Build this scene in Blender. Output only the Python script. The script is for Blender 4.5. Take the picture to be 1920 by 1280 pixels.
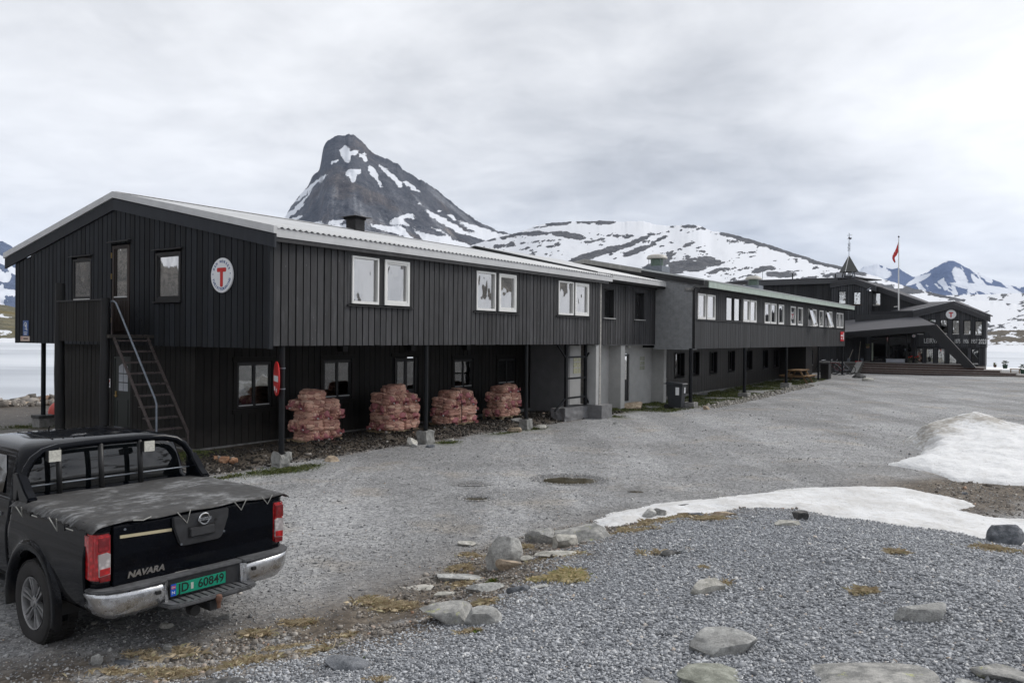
import bpy, bmesh, math, random
import numpy as np
from mathutils import Vector, Matrix
from mathutils import noise as mnoise
random.seed(11)
np.random.seed(11)
R = math.radians
scene = bpy.context.scene
for _o in list(bpy.data.objects):
    bpy.data.objects.remove(_o)
COL = scene.collection

# ------------------------------------------------------------------ camera
# eye 2.64 m above the driveway, looking along +Y
FOC = 1505.0; EYE = 2.64
_roll = math.atan(0.0085); _pitch = math.atan(-8.0 / FOC)
def ray(px, py):
    """direction of a point of the 1920x1280 picture, in world axes"""
    x = px - 960.0; y = 640.0 - py
    c, s = math.cos(_roll), math.sin(_roll)
    a = c * x - s * y; b = s * x + c * y
    cp, sp = math.cos(_pitch), math.sin(_pitch)
    return Vector((a, FOC * cp - b * sp, FOC * sp + b * cp))
cam_data = bpy.data.cameras.new('camera')
cam_data.sensor_width = 36.0
cam_data.lens = 36.0 * FOC / 1920.0
cam_data.clip_start = 0.05
cam_data.clip_end = 40000.0
cam = bpy.data.objects.new('camera', cam_data)
COL.objects.link(cam)
_f = ray(960, 640).normalized(); _r = (ray(961, 640) - ray(959, 640)).normalized(); _u = _r.cross(_f)
cam.matrix_world = Matrix(((_r.x, _u.x, -_f.x, 0), (_r.y, _u.y, -_f.y, 0), (_r.z, _u.z, -_f.z, EYE), (0, 0, 0, 1)))
scene.camera = cam

# ------------------------------------------------------------------ world, sun, exposure
SUN_EL = R(42); SUN_ROT = R(62)          # light veil of sun, high on the right
world = bpy.data.worlds.new('World'); scene.world = world
world.use_nodes = True
wn = world.node_tree; wn.nodes.clear()
def wnode(t, **kw):
    n = wn.nodes.new(t)
    for k, v in kw.items(): setattr(n, k, v)
    return n
sky = wnode('ShaderNodeTexSky', sky_type='NISHITA', sun_disc=False)
sky.sun_elevation = SUN_EL; sky.sun_rotation = SUN_ROT
tc = wnode('ShaderNodeTexCoord')
sep = wnode('ShaderNodeSeparateXYZ'); wn.links.new(tc.outputs['Generated'], sep.inputs[0])
def wmath(op, a, b=None, c=None, clamp=False):
    n = wnode('ShaderNodeMath', operation=op); n.use_clamp = clamp
    for i, v in enumerate((a, b, c)):
        if v is None: continue
        if isinstance(v, (int, float)): n.inputs[i].default_value = v
        else: wn.links.new(v, n.inputs[i])
    return n.outputs[0]
# clouds lie on a flat layer: project the direction on it
zz = wmath('ADD', wmath('MAXIMUM', sep.outputs[2], 0.0), 0.16)
cu = wmath('DIVIDE', sep.outputs[0], zz); cv = wmath('DIVIDE', sep.outputs[1], zz)
cmb = wnode('ShaderNodeCombineXYZ'); wn.links.new(cu, cmb.inputs[0]); wn.links.new(cv, cmb.inputs[1])
def wnoise(scale, detail, rough, dist, off):
    m = wnode('ShaderNodeMapping'); m.inputs['Location'].default_value = off
    wn.links.new(cmb.outputs[0], m.inputs[0])
    n = wnode('ShaderNodeTexNoise'); n.inputs['Scale'].default_value = scale; n.inputs['Detail'].default_value = detail
    n.inputs['Roughness'].default_value = rough; n.inputs['Distortion'].default_value = dist
    wn.links.new(m.outputs[0], n.inputs['Vector'])
    return n.outputs['Fac']
n1 = wnoise(0.55, 5, 0.5, 0.4, (3.1, 1.7, 0))
n2 = wnoise(1.7, 6, 0.55, 0.5, (7.3, 2.2, 0))
n3 = wnoise(5.0, 5, 0.55, 0.3, (1.3, 9.2, 0))
def lobe(d, k):
    """soft brightening of the cloud layer around a direction"""
    v = Vector(d).normalized()
    n = wnode('ShaderNodeVectorMath', operation='DOT_PRODUCT'); wn.links.new(tc.outputs['Generated'], n.inputs[0])
    n.inputs[1].default_value = v
    return wmath('POWER', wmath('MAXIMUM', n.outputs['Value'], 0.0), k)
s = wmath('MULTIPLY_ADD', n1, 0.52, 0.0)
s = wmath('MULTIPLY_ADD', n2, 0.58, s)
s = wmath('MULTIPLY_ADD', n3, 0.30, s)                      # about 0.62 on average
s = wmath('MULTIPLY_ADD', lobe(ray(2000, 180), 45), 0.32, s)    # thin bright cloud on the right
s = wmath('MULTIPLY_ADD', lobe(ray(1300, 330), 40), -0.13, s)   # heavy grey bank
s = wmath('MULTIPLY_ADD', lobe(ray(60, 280), 40), 0.13, s)
ramp = wnode('ShaderNodeValToRGB'); wn.links.new(s, ramp.inputs[0])
e = ramp.color_ramp.elements
e[0].position = 0.40; e[0].color = (0.305, 0.314, 0.332, 1)
e[1].position = 1.02; e[1].color = (0.74, 0.745, 0.755, 1)
m = ramp.color_ramp.elements.new(0.56); m.color = (0.430, 0.439, 0.456, 1)
m = ramp.color_ramp.elements.new(0.74); m.color = (0.580, 0.586, 0.598, 1)
bg1 = wnode('ShaderNodeBackground'); wn.links.new(sky.outputs[0], bg1.inputs[0]); bg1.inputs[1].default_value = 0.08
bg2 = wnode('ShaderNodeBackground'); wn.links.new(ramp.outputs[0], bg2.inputs[0]); bg2.inputs[1].default_value = 1.0
mixw = wnode('ShaderNodeMixShader'); mixw.inputs[0].default_value = 0.95
wn.links.new(bg1.outputs[0], mixw.inputs[1]); wn.links.new(bg2.outputs[0], mixw.inputs[2])
wo = wnode('ShaderNodeOutputWorld'); wn.links.new(mixw.outputs[0], wo.inputs['Surface'])

sun_d = bpy.data.lights.new('sun', 'SUN'); sun_d.energy = 1.5; sun_d.angle = R(24); sun_d.color = (1.0, 0.965, 0.92)
sun = bpy.data.objects.new('sun', sun_d); COL.objects.link(sun)
# Nishita: rotation 0 is +Y, growing clockwise seen from above
_sd = Vector((math.sin(SUN_ROT) * math.cos(SUN_EL), math.cos(SUN_ROT) * math.cos(SUN_EL), math.sin(SUN_EL)))
sun.rotation_euler = _sd.to_track_quat('Z', 'Y').to_euler()
sun.location = (20, -20, 40)
scene.view_settings.view_transform = 'Standard'
scene.view_settings.look = 'None'
scene.view_settings.gamma = 1.0
scene.view_settings.use_curve_mapping = False
scene.view_settings.exposure = 0.68
scene.render.engine = 'CYCLES'
scene.cycles.max_bounces = 6; scene.cycles.diffuse_bounces = 3; scene.cycles.glossy_bounces = 3
scene.cycles.transparent_max_bounces = 10; scene.cycles.volume_bounces = 0
scene.cycles.use_denoising = True
scene.cycles.caustics_reflective = False; scene.cycles.caustics_refractive = False

# ------------------------------------------------------------------ material helpers
class NT:
    def __init__(s, name):
        s.m = bpy.data.materials.new(name); s.m.use_nodes = True
        s.t = s.m.node_tree; s.t.nodes.clear()
        s.out = s.n('ShaderNodeOutputMaterial')
    def n(s, t, **kw):
        n = s.t.nodes.new(t)
        for k, v in kw.items(): setattr(n, k, v)
        return n
    def put(s, sock, v):
        if v is None: return
        if isinstance(v, bpy.types.NodeSocket): s.t.links.new(v, sock)
        elif isinstance(v, (int, float)): sock.default_value = v
        else: sock.default_value = tuple(v) + ((1,) if len(v) == 3 and len(sock.default_value) == 4 else ())
    def math(s, op, a, b=None, c=None, clamp=False):
        n = s.n('ShaderNodeMath', operation=op); n.use_clamp = clamp
        for i, v in enumerate((a, b, c)): s.put(n.inputs[i], v)
        return n.outputs[0]
    def coord(s, kind='Object'):
        return s.n('ShaderNodeTexCoord').outputs[kind]
    def geo(s, k='Position'):
        return s.n('ShaderNodeNewGeometry').outputs[k]
    def map(s, v, sc=(1, 1, 1), loc=(0, 0, 0), rot=(0, 0, 0)):
        n = s.n('ShaderNodeMapping'); s.put(n.inputs[0], v); n.inputs['Scale'].default_value = sc
        n.inputs['Location'].default_value = loc; n.inputs['Rotation'].default_value = rot
        return n.outputs[0]
    def noise(s, v, scale, detail=4, rough=0.55, dist=0.0, out='Fac'):
        n = s.n('ShaderNodeTexNoise'); s.put(n.inputs['Vector'], v); n.inputs['Scale'].default_value = scale
        n.inputs['Detail'].default_value = detail; n.inputs['Roughness'].default_value = rough; n.inputs['Distortion'].default_value = dist
        return n.outputs[out]
    def vor(s, v, scale, out='Color', feature='F1', rnd=1.0):
        n = s.n('ShaderNodeTexVoronoi', feature=feature); s.put(n.inputs['Vector'], v); n.inputs['Scale'].default_value = scale
        n.inputs['Randomness'].default_value = rnd
        return n.outputs[out]
    def ramp(s, f, stops, interp='LINEAR'):
        n = s.n('ShaderNodeValToRGB'); s.put(n.inputs[0], f); cr = n.color_ramp; cr.interpolation = interp
        while len(cr.elements) > 1: cr.elements.remove(cr.elements[-1])
        cr.elements[0].position = stops[0][0]; cr.elements[0].color = tuple(stops[0][1]) + (1,)
        for p, c in stops[1:]:
            e = cr.elements.new(p); e.color = tuple(c) + (1,)
        return n.outputs[0]
    def mix(s, f, a, b, mode='MIX'):
        n = s.n('ShaderNodeMix', data_type='RGBA', blend_type=mode)
        s.put(n.inputs[0], f); s.put(n.inputs[6], a); s.put(n.inputs[7], b)
        return n.outputs[2]
    def step(s, f, a, b):
        n = s.n('ShaderNodeMapRange', interpolation_type='SMOOTHSTEP'); s.put(n.inputs[0], f)
        n.inputs[1].default_value = a; n.inputs[2].default_value = b
        return n.outputs[0]
    def attr(s, name, out='Fac'):
        n = s.n('ShaderNodeAttribute'); n.attribute_name = name
        return n.outputs[out]
    def bump(s, h, strength=0.3, dist=0.01, normal=None):
        n = s.n('ShaderNodeBump'); s.put(n.inputs['Height'], h); n.inputs['Strength'].default_value = strength
        n.inputs['Distance'].default_value = dist
        if normal is not None: s.put(n.inputs['Normal'], normal)
        return n.outputs[0]
    def bsdf(s, color, rough=0.8, metal=0.0, spec=0.5, normal=None, coat=0.0, alpha=None, coat_rough=0.03, finish=True):
        b = s.n('ShaderNodeBsdfPrincipled')
        s.put(b.inputs['Base Color'], color); s.put(b.inputs['Roughness'], rough); s.put(b.inputs['Metallic'], metal)
        s.put(b.inputs['Specular IOR Level'], spec)
        if normal is not None: s.put(b.inputs['Normal'], normal)
        if coat: b.inputs['Coat Weight'].default_value = coat; b.inputs['Coat Roughness'].default_value = coat_rough
        if alpha is not None: s.put(b.inputs['Alpha'], alpha)
        if finish: s.t.links.new(b.outputs[0], s.out.inputs['Surface'])
        return b.outputs[0]

def mat_plain(name, col, rough=0.7, metal=0.0, var=0.12, scale=9.0, spec=0.4, bump=0.05, coat=0.0):
    t = NT(name); p = t.coord()
    f = t.noise(p, scale, 5, 0.6)
    lo = tuple(c * (1 - var) for c in col); hi = tuple(min(1, c * (1 + var)) for c in col)
    c = t.ramp(f, [(0.3, lo), (0.7, hi)])
    r = t.math('MULTIPLY_ADD', f, 0.2, rough - 0.1)
    t.bsdf(c, r, metal, spec, t.bump(t.noise(p, scale * 6, 3), bump, 0.003), coat)
    return t.m

def mat_boards(name, col, var=0.35, rough=0.62, pale=0.0, spec=0.35):
    """dark stained sawn board: grain runs along z, each board its own tone"""
    t = NT(name); p = t.coord()
    rnd = t.n('ShaderNodeObjectInfo').outputs['Random']
    isl = t.geo('Random Per Island')
    off = t.n('ShaderNodeCombineXYZ'); t.put(off.inputs[0], t.math('MULTIPLY', rnd, 37.0)); t.put(off.inputs[2], t.math('MULTIPLY', isl, 53.0))
    add = t.n('ShaderNodeVectorMath', operation='ADD'); t.put(add.inputs[0], p); t.put(add.inputs[1], off.outputs[0])
    v = add.outputs[0]
    grain = t.noise(t.map(v, (60, 60, 2.2)), 1.0, 5, 0.6, 0.6)
    blot = t.noise(t.map(v, (6, 6, 1.6)), 1.0, 4, 0.6)
    knots = t.vor(t.map(v, (7, 7, 3.2)), 1.0, 'Distance')
    k = t.math('ADD', t.math('MULTIPLY', grain, 0.45), t.math('MULTIPLY', blot, 0.55))
    c = t.ramp(k, [(0.30, tuple(x * (1 - var) for x in col)), (0.52, col), (0.72, tuple(x * (1 + var * 1.5) + pale * 0.02 for x in col))])
    tone = t.math('MULTIPLY_ADD', t.math('FRACT', t.math('ADD', rnd, isl)), 0.60, 0.58)
    c = t.mix(1.0, c, t.n('ShaderNodeCombineColor').outputs[0], 'MULTIPLY') if False else c
    vm = t.n('ShaderNodeVectorMath', operation='SCALE'); t.put(vm.inputs[0], c); t.put(vm.inputs[3], tone)
    ring = t.math('MULTIPLY', t.step(knots, 0.10, 0.05), pale * 0.6)
    c2 = t.mix(ring, vm.outputs[0], tuple(min(1, x * 2.6) for x in col))
    wz = t.n('ShaderNodeSeparateXYZ'); t.put(wz.inputs[0], t.geo()); spl = t.math('MULTIPLY', t.step(t.math('ADD', wz.outputs[2], t.math('MULTIPLY', t.noise(t.geo(), 5, 4), .5)), .95, .25), .40)
    c2 = t.mix(spl, c2, (.075, .070, .062))
    streak = t.noise(t.map(t.geo(), (9, 9, .35)), 1.0, 4, .6)
    c2 = t.mix(t.math('MULTIPLY', t.step(streak, .55, .75), .35), c2, t.mix(1.0, c2, (1.7, 1.68, 1.65), 'MULTIPLY'))
    t.bsdf(c2, t.math('MULTIPLY_ADD', grain, 0.3, rough - 0.12), 0, spec, t.bump(grain, 0.35, 0.003))
    return t.m

def mat_glass(name, tint=(0.8, 0.85, 0.85), refl=0.16, wav=0.25):
    t = NT(name); p = t.coord()
    tr = t.n('ShaderNodeBsdfTransparent'); tr.inputs[0].default_value = tint + (1,)
    gl = t.n('ShaderNodeBsdfGlossy'); gl.inputs[0].default_value = (1, 1, 1, 1); gl.inputs['Roughness'].default_value = 0.015
    nb = t.bump(t.noise(t.map(p, (1.6, 1.6, 1.1)), 1.0, 2, 0.5), wav, 0.02)
    t.put(gl.inputs['Normal'], nb)
    fr = t.n('ShaderNodeFresnel'); fr.inputs[0].default_value = 1.5
    f = t.math('MULTIPLY_ADD', fr.outputs[0], 1.5, refl, clamp=True)
    mx = t.n('ShaderNodeMixShader'); t.put(mx.inputs[0], f)
    t.t.links.new(tr.outputs[0], mx.inputs[1]); t.t.links.new(gl.outputs[0], mx.inputs[2])
    t.t.links.new(mx.outputs[0], t.out.inputs['Surface'])
    return t.m

# ------------------------------------------------------------------ mesh helpers
def box_pts(x0, x1, y0, y1, z0, z1):
    return [(x0, y0, z0), (x1, y0, z0), (x1, y1, z0), (x0, y1, z0), (x0, y0, z1), (x1, y0, z1), (x1, y1, z1), (x0, y1, z1)]
BOXF = [(0, 3, 2, 1), (4, 5, 6, 7), (0, 1, 5, 4), (1, 2, 6, 5), (2, 3, 7, 6), (3, 0, 4, 7)]
class MB:
    def __init__(s, xf=None): s.v = []; s.f = []; s.xf = xf
    def add(s, pts, faces):
        b = len(s.v)
        if s.xf: pts = [s.xf(*p) for p in pts]
        s.v += [tuple(p) for p in pts]; s.f += [tuple(b + i for i in f) for f in faces]
        return s
    def box(s, x0, x1, y0, y1, z0, z1):
        return s.add(box_pts(x0, x1, y0, y1, z0, z1), BOXF)
    def hexa(s, pts): return s.add(pts, BOXF)
    def prism(s, poly, a0, a1, axis=1):
        """poly of 2-D points extruded along axis (0: poly is y,z; 1: poly is x,z; 2: poly is x,y)"""
        n = len(poly); P = []
        for a in (a0, a1):
            for (p, q) in poly:
                P.append((a, p, q) if axis == 0 else (p, a, q) if axis == 1 else (p, q, a))
        F = [tuple(range(n))[::-1], tuple(range(n, 2 * n))] + [(i, (i + 1) % n, n + (i + 1) % n, n + i) for i in range(n)]
        return s.add(P, F)
    def tube(s, pts, r, n=8, cap=True):
        pts = [Vector(p) for p in pts]; rs = r if isinstance(r, (list, tuple)) else [r] * len(pts)
        P = []; F = []
        prev = None
        for i, p in enumerate(pts):
            d = (pts[min(i + 1, len(pts) - 1)] - pts[max(i - 1, 0)]).normalized()
            if prev is None:
                a = d.orthogonal().normalized()
            else:
                a = (prev - d * prev.dot(d)).normalized()
            prev = a; b = d.cross(a)
            for k in range(n):
                t = 2 * math.pi * k / n
                P.append(tuple(p + (a * math.cos(t) + b * math.sin(t)) * rs[i]))
        for i in range(len(pts) - 1):
            for k in range(n):
                F.append((i * n + k, i * n + (k + 1) % n, (i + 1) * n + (k + 1) % n, (i + 1) * n + k))
        if cap:
            F.append(tuple(range(n))[::-1]); F.append(tuple(range((len(pts) - 1) * n, len(pts) * n)))
        return s.add(P, F)
    def lathe(s, prof, c=(0, 0, 0), n=24, axis='z', caps=True):
        """prof: (radius, height) pairs"""
        P = []; F = []
        for (r, h) in prof:
            for k in range(n):
                t = 2 * math.pi * k / n; a, b = r * math.cos(t), r * math.sin(t)
                q = (a, b, h) if axis == 'z' else (h, a, b) if axis == 'x' else (b, h, a)
                P.append((c[0] + q[0], c[1] + q[1], c[2] + q[2]))
        for i in range(len(prof) - 1):
            for k in range(n):
                F.append((i * n + k, i * n + (k + 1) % n, (i + 1) * n + (k + 1) % n, (i + 1) * n + k))
        if caps:
            F.append(tuple(range(n))[::-1]); F.append(tuple(range((len(prof) - 1) * n, len(prof) * n)))
        return s.add(P, F)
    def mesh(s, name, mat, smooth=False):
        me = bpy.data.meshes.new(name); me.from_pydata(s.v, [], s.f); me.validate()
        bm = bmesh.new(); bm.from_mesh(me)
        bmesh.ops.recalc_face_normals(bm, faces=bm.faces); bm.to_mesh(me); bm.free()
        if mat: me.materials.append(mat)
        if smooth:
            me.shade_smooth()
            if smooth != 'all':
                try: me.set_sharp_from_angle(angle=R(smooth if isinstance(smooth, (int, float)) and smooth is not True else 38))
                except Exception: pass
        return me
    def build(s, name, mat, parent=None, smooth=False, bevel=0.0, loc=None):
        me = s.mesh(name, mat, smooth)
        if bevel:
            bm = bmesh.new(); bm.from_mesh(me)
            bmesh.ops.bevel(bm, geom=[e for e in bm.edges if len(e.link_faces) == 2 and e.calc_face_angle(0) > 0.5], offset=bevel, segments=2, affect='EDGES', clamp_overlap=True)
            bm.to_mesh(me); bm.free()
        return link(name, me, parent, loc)
def link(name, me, parent=None, loc=None):
    o = bpy.data.objects.new(name, me); COL.objects.link(o)
    if loc is not None: o.location = loc
    if parent is not None: o.parent = parent
    return o
def tag(o, label=None, cat=None, group=None, kind=None):
    if label: o['label'] = label
    if cat: o['category'] = cat
    if group: o['group'] = group
    if kind: o['kind'] = kind
    return o
def empty(name, loc, rz=0.0, label=None, cat=None, group=None):
    o = bpy.data.objects.new(name, None); COL.objects.link(o); o.empty_display_size = 0.3
    o.location = loc; o.rotation_euler = (0, 0, rz)
    return tag(o, label, cat, group)
def np_mesh(name, V, Fc, mat=None, smooth=False):
    """V (n,3), Fc (m,k) numpy arrays"""
    me = bpy.data.meshes.new(name); k = Fc.shape[1]
    me.vertices.add(len(V)); me.vertices.foreach_set('co', np.asarray(V, np.float32).ravel())
    me.loops.add(Fc.size); me.loops.foreach_set('vertex_index', np.asarray(Fc, np.int32).ravel())
    me.polygons.add(len(Fc)); me.polygons.foreach_set('loop_start', np.arange(0, Fc.size, k, dtype=np.int32))
    me.polygons.foreach_set('loop_total', np.full(len(Fc), k, np.int32))
    if smooth: me.polygons.foreach_set('use_smooth', np.ones(len(Fc), bool))
    me.update(calc_edges=True)
    if mat: me.materials.append(mat)
    return me
def set_attr(me, name, vals):
    a = me.attributes.new(name, 'FLOAT', 'POINT'); a.data.foreach_set('value', np.asarray(vals, np.float32).ravel())
def text_mesh(txt, size, extrude=0.004, align='CENTER', xs=1.0, bold=0.0):
    cu = bpy.data.curves.new('lettering', 'FONT'); cu.body = txt; cu.size = size; cu.extrude = extrude
    cu.align_x = align; cu.align_y = 'CENTER'; cu.offset = bold; cu.resolution_u = 3
    o = bpy.data.objects.new('lettering', cu); COL.objects.link(o)
    dg = bpy.context.evaluated_depsgraph_get()
    me = bpy.data.meshes.new_from_object(o.evaluated_get(dg))
    bpy.data.objects.remove(o); 
    for v in me.vertices: v.co.x *= xs
    return me
def join_meshes(name, items, mat):
    """items: (mesh, matrix) pairs -> one mesh"""
    V = []; F = []
    for me, M in items:
        b = len(V); V += [tuple(M @ v.co) for v in me.vertices]
        F += [tuple(b + i for i in p.vertices) for p in me.polygons]
    me = bpy.data.meshes.new(name); me.from_pydata(V, [], F); me.materials.append(mat)
    return me

# ------------------------------------------------------------------ numpy noise
def _hash(ix, iy, seed):
    h = (ix.astype(np.int64) * 374761393 + iy.astype(np.int64) * 668265263 + seed * 974634777) & 0xffffffff
    h = ((h ^ (h >> 13)) * 1274126177) & 0xffffffff
    return ((h ^ (h >> 16)) & 0xffff) / 65535.0
def vnoise(x, y, seed=0):
    x = np.asarray(x, float); y = np.asarray(y, float)
    ix = np.floor(x); iy = np.floor(y); fx = x - ix; fy = y - iy
    fx = fx * fx * (3 - 2 * fx); fy = fy * fy * (3 - 2 * fy)
    a = _hash(ix, iy, seed); b = _hash(ix + 1, iy, seed); c = _hash(ix, iy + 1, seed); d = _hash(ix + 1, iy + 1, seed)
    return (a + (b - a) * fx) * (1 - fy) + (c + (d - c) * fx) * fy
def fbm(x, y, seed=0, octs=5, rough=0.5):
    x = np.asarray(x, float); y = np.asarray(y, float)
    t = 0; amp = 1; tot = 0; c, s = math.cos(0.7), math.sin(0.7)
    for o in range(octs):
        t = t + amp * vnoise(x, y, seed + o * 17); tot += amp; amp *= rough
        x, y = 2.03 * (c * x - s * y), 2.03 * (s * x + c * y)
    return t / tot
def sstep(x, a, b):
    t = np.clip((np.asarray(x, float) - a) / (b - a), 0, 1); return t * t * (3 - 2 * t)

# ------------------------------------------------------------------ the lodge's own axes: u along the long front, v away from it
TH = R(34.4)
D1 = (math.sin(TH), math.cos(TH)); D2 = (-math.cos(TH), math.sin(TH))
OX, OY = -4.83, 16.0
LODGE_RZ = R(90 - 34.4)
def UV(u, v, z=0.0):
    return Vector((OX + D1[0] * u + D2[0] * v, OY + D1[1] * u + D2[1] * v, z))
def to_uv(x, y):
    return ((x - OX) * D1[0] + (y - OY) * D1[1], (x - OX) * D2[0] + (y - OY) * D2[1])

# ------------------------------------------------------------------ terrain height
MOUND = np.array([(-6, 3), (-3.6, 5.4), (-2.4, 6.1), (-1.7, 6.7), (-.9, 7.5), (-.35, 8.4), (.3, 9.8), (1.8, 11.3), (3.2, 12.0), (4.3, 11.9),
                  (5.4, 11.0), (6.5, 9.8), (8.5, 8.0), (12, 5), (16, -5), (0, -14), (-10, -5)], float)
def poly_sdf(x, y, P):
    """signed distance to a polygon, positive inside"""
    x = np.asarray(x, float); y = np.asarray(y, float)
    d = np.full(x.shape, 1e9); ins = np.zeros(x.shape, bool); n = len(P)
    for i in range(n):
        ax, ay = P[i]; bx, by = P[(i + 1) % n]; ex, ey = bx - ax, by - ay
        t = np.clip(((x - ax) * ex + (y - ay) * ey) / (ex * ex + ey * ey), 0, 1)
        d = np.minimum(d, np.hypot(x - ax - t * ex, y - ay - t * ey))
        c = ((ay > y) != (by > y)) & (x < (bx - ax) * (y - ay) / (by - ay + 1e-12) + ax)
        ins ^= c
    return np.where(ins, d, -d)
LAKE_Z = -1.5
PUDDLES = [(1.10, 15.15, 0.60, 0.42), (-0.58, 13.3, 0.24, 0.16), (2.25, 14.2, 0.26, 0.14), (1.9, 14.75, 0.12, 0.06), (-0.75, 14.6, 0.38, 0.14)]
def shore_r(az):
    return np.interp(az, [R(-180), R(-60), R(-25), R(0), R(20), R(35), R(60), R(180)], [900, 46, 44, 90, 125, 122, 900, 900])
def gz(x, y):
    x = np.asarray(x, float); y = np.asarray(y, float)
    r = np.hypot(x, y); az = np.arctan2(x, y)
    u = (x - OX) * D1[0] + (y - OY) * D1[1]; v = (x - OX) * D2[0] + (y - OY) * D2[1]
    z = -0.03 - 0.07 * sstep(u, 4, 12) * (1 - sstep(u, 18, 30)) * sstep(v, -6, 0)
    z = z + 0.31 * sstep(u, 24, 48)
    z = z + 0.10 * sstep(-v, 2, 14) * sstep(u, 38, 50)
    # bank of dug earth along the near wing
    inb = sstep(u, -1.6, 0.2) * (1 - sstep(u, 15.5, 18.5))
    nb = fbm(x * 1.3, y * 1.3, 5, 4)
    prof = sstep(v, 0.25 + 0.35 * (nb - .5), 1.15 + 0.35 * (nb - .5))
    z = z + inb * prof * (0.13 + 0.06 * (nb - .5)) * (1 - 0.3 * sstep(v, 2, 3)) + inb * 0.10 * sstep(fbm(x * 2.2, y * 2.2, 8, 4), .5, .8) * prof * (1 - sstep(v, 1.2, 1.8))
    z = z + 0.09 * sstep(v, 0.5, 4) * (1 - inb) * (1 - sstep(u, 30, 45))
    # gravel mound the photographer stands on
    d = poly_sdf(x, y, MOUND) + 0.45 * (fbm(x * 1.1, y * 1.1, 3, 4) - 0.5)
    z = z + 0.27 * sstep(d, -0.35, 0.8) + np.minimum(0.11 * np.maximum(d - 0.5, 0), 0.66)
    # low ridge of earth and stones along its foot
    z = z + 0.05 * np.exp(-((d - 0.1) / 0.45) ** 2) * sstep(fbm(x * 1.7, y * 1.7, 21, 4), .35, .7)
    # unevenness
    z = z + 0.05 * (fbm(x * .35, y * .35, 1, 3) - .5) + 0.016 * (fbm(x * 2.4, y * 2.4, 2, 4) - .5) * np.clip(14 / (r + 1), 0.2, 1)
    # wheel tracks and puddle hollows
    for (px, py, rx, ry) in PUDDLES:
        q = np.hypot((x - px) / (rx * 1.5), (y - py) / (ry * 1.5)); z = z - 0.035 * (1 - sstep(q, 0.3, 1.0))
    # shore
    sr = shore_r(az) * (1 + 0.06 * (fbm(az * 22 + 5, az * 3, 9, 4) - .5))
    z = z - 0.9 * sstep(r, sr - 10, sr) - 2.6 * sstep(r, sr - 1.5, sr + 14)
    z = z - 0.8 * sstep(r, 60, 120) * (az > 0)
    return z
def gz1(x, y): return float(gz(np.array([x]), np.array([y]))[0])
def at(px, py, zoff=0.0):
    """where the line of sight of a picture point meets the ground"""
    d = ray(px, py); h = math.hypot(d.x, d.y); d = d / h
    t = np.concatenate([np.arange(2.5, 30, 0.03), np.arange(30, 120, .3)])
    g = gz(d.x * t, d.y * t) + zoff; zl = EYE + d.z * t
    k = np.argmax(zl < g)
    tt = t[k] if zl[k] < g[k] else t[-1]
    return Vector((d.x * tt, d.y * tt, float(g[k] - zoff)))

# tufts and flat cushions of dry grass: picture point, width, depth
drylist = [(300, 1230, 110, 28), (330, 1262, 130, 18), (470, 1240, 170, 18), (540, 1215, 110, 14), (640, 1195, 60, 10), (700, 1130, 60, 14), (735, 1140, 100, 14), (580, 1222, 70, 12), (395, 1262, 160, 16), (240, 1262, 120, 14),
       (1250, 975, 100, 12), (1200, 985, 70, 9), (1290, 965, 60, 6), (1340, 974, 70, 7), (1180, 996, 80, 7), (985, 1028, 40, 9), (890, 1042, 55, 8), (865, 1068, 50, 12), (862, 1098, 40, 22), (1040, 1042, 90, 8), (905, 1135, 44, 12), (1220, 1038, 34, 8), (1290, 1028, 16, 4),
       (1868, 1030, 90, 12), (1678, 1038, 32, 6), (1620, 1112, 40, 8), (1360, 1097, 14, 8), (1588, 970, 28, 5), (1700, 978, 20, 4), (1320, 1064, 18, 4), (1320, 964, 90, 6), (560, 1170, 70, 12), (480, 1190, 60, 10), (840, 1150, 60, 10), (880, 1186, 50, 8), (716, 1275, 40, 12)]
yel = [(1060, 1083, 90, 16), (1075, 1090, 50, 10), (1010, 1086, 50, 8)]

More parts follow.
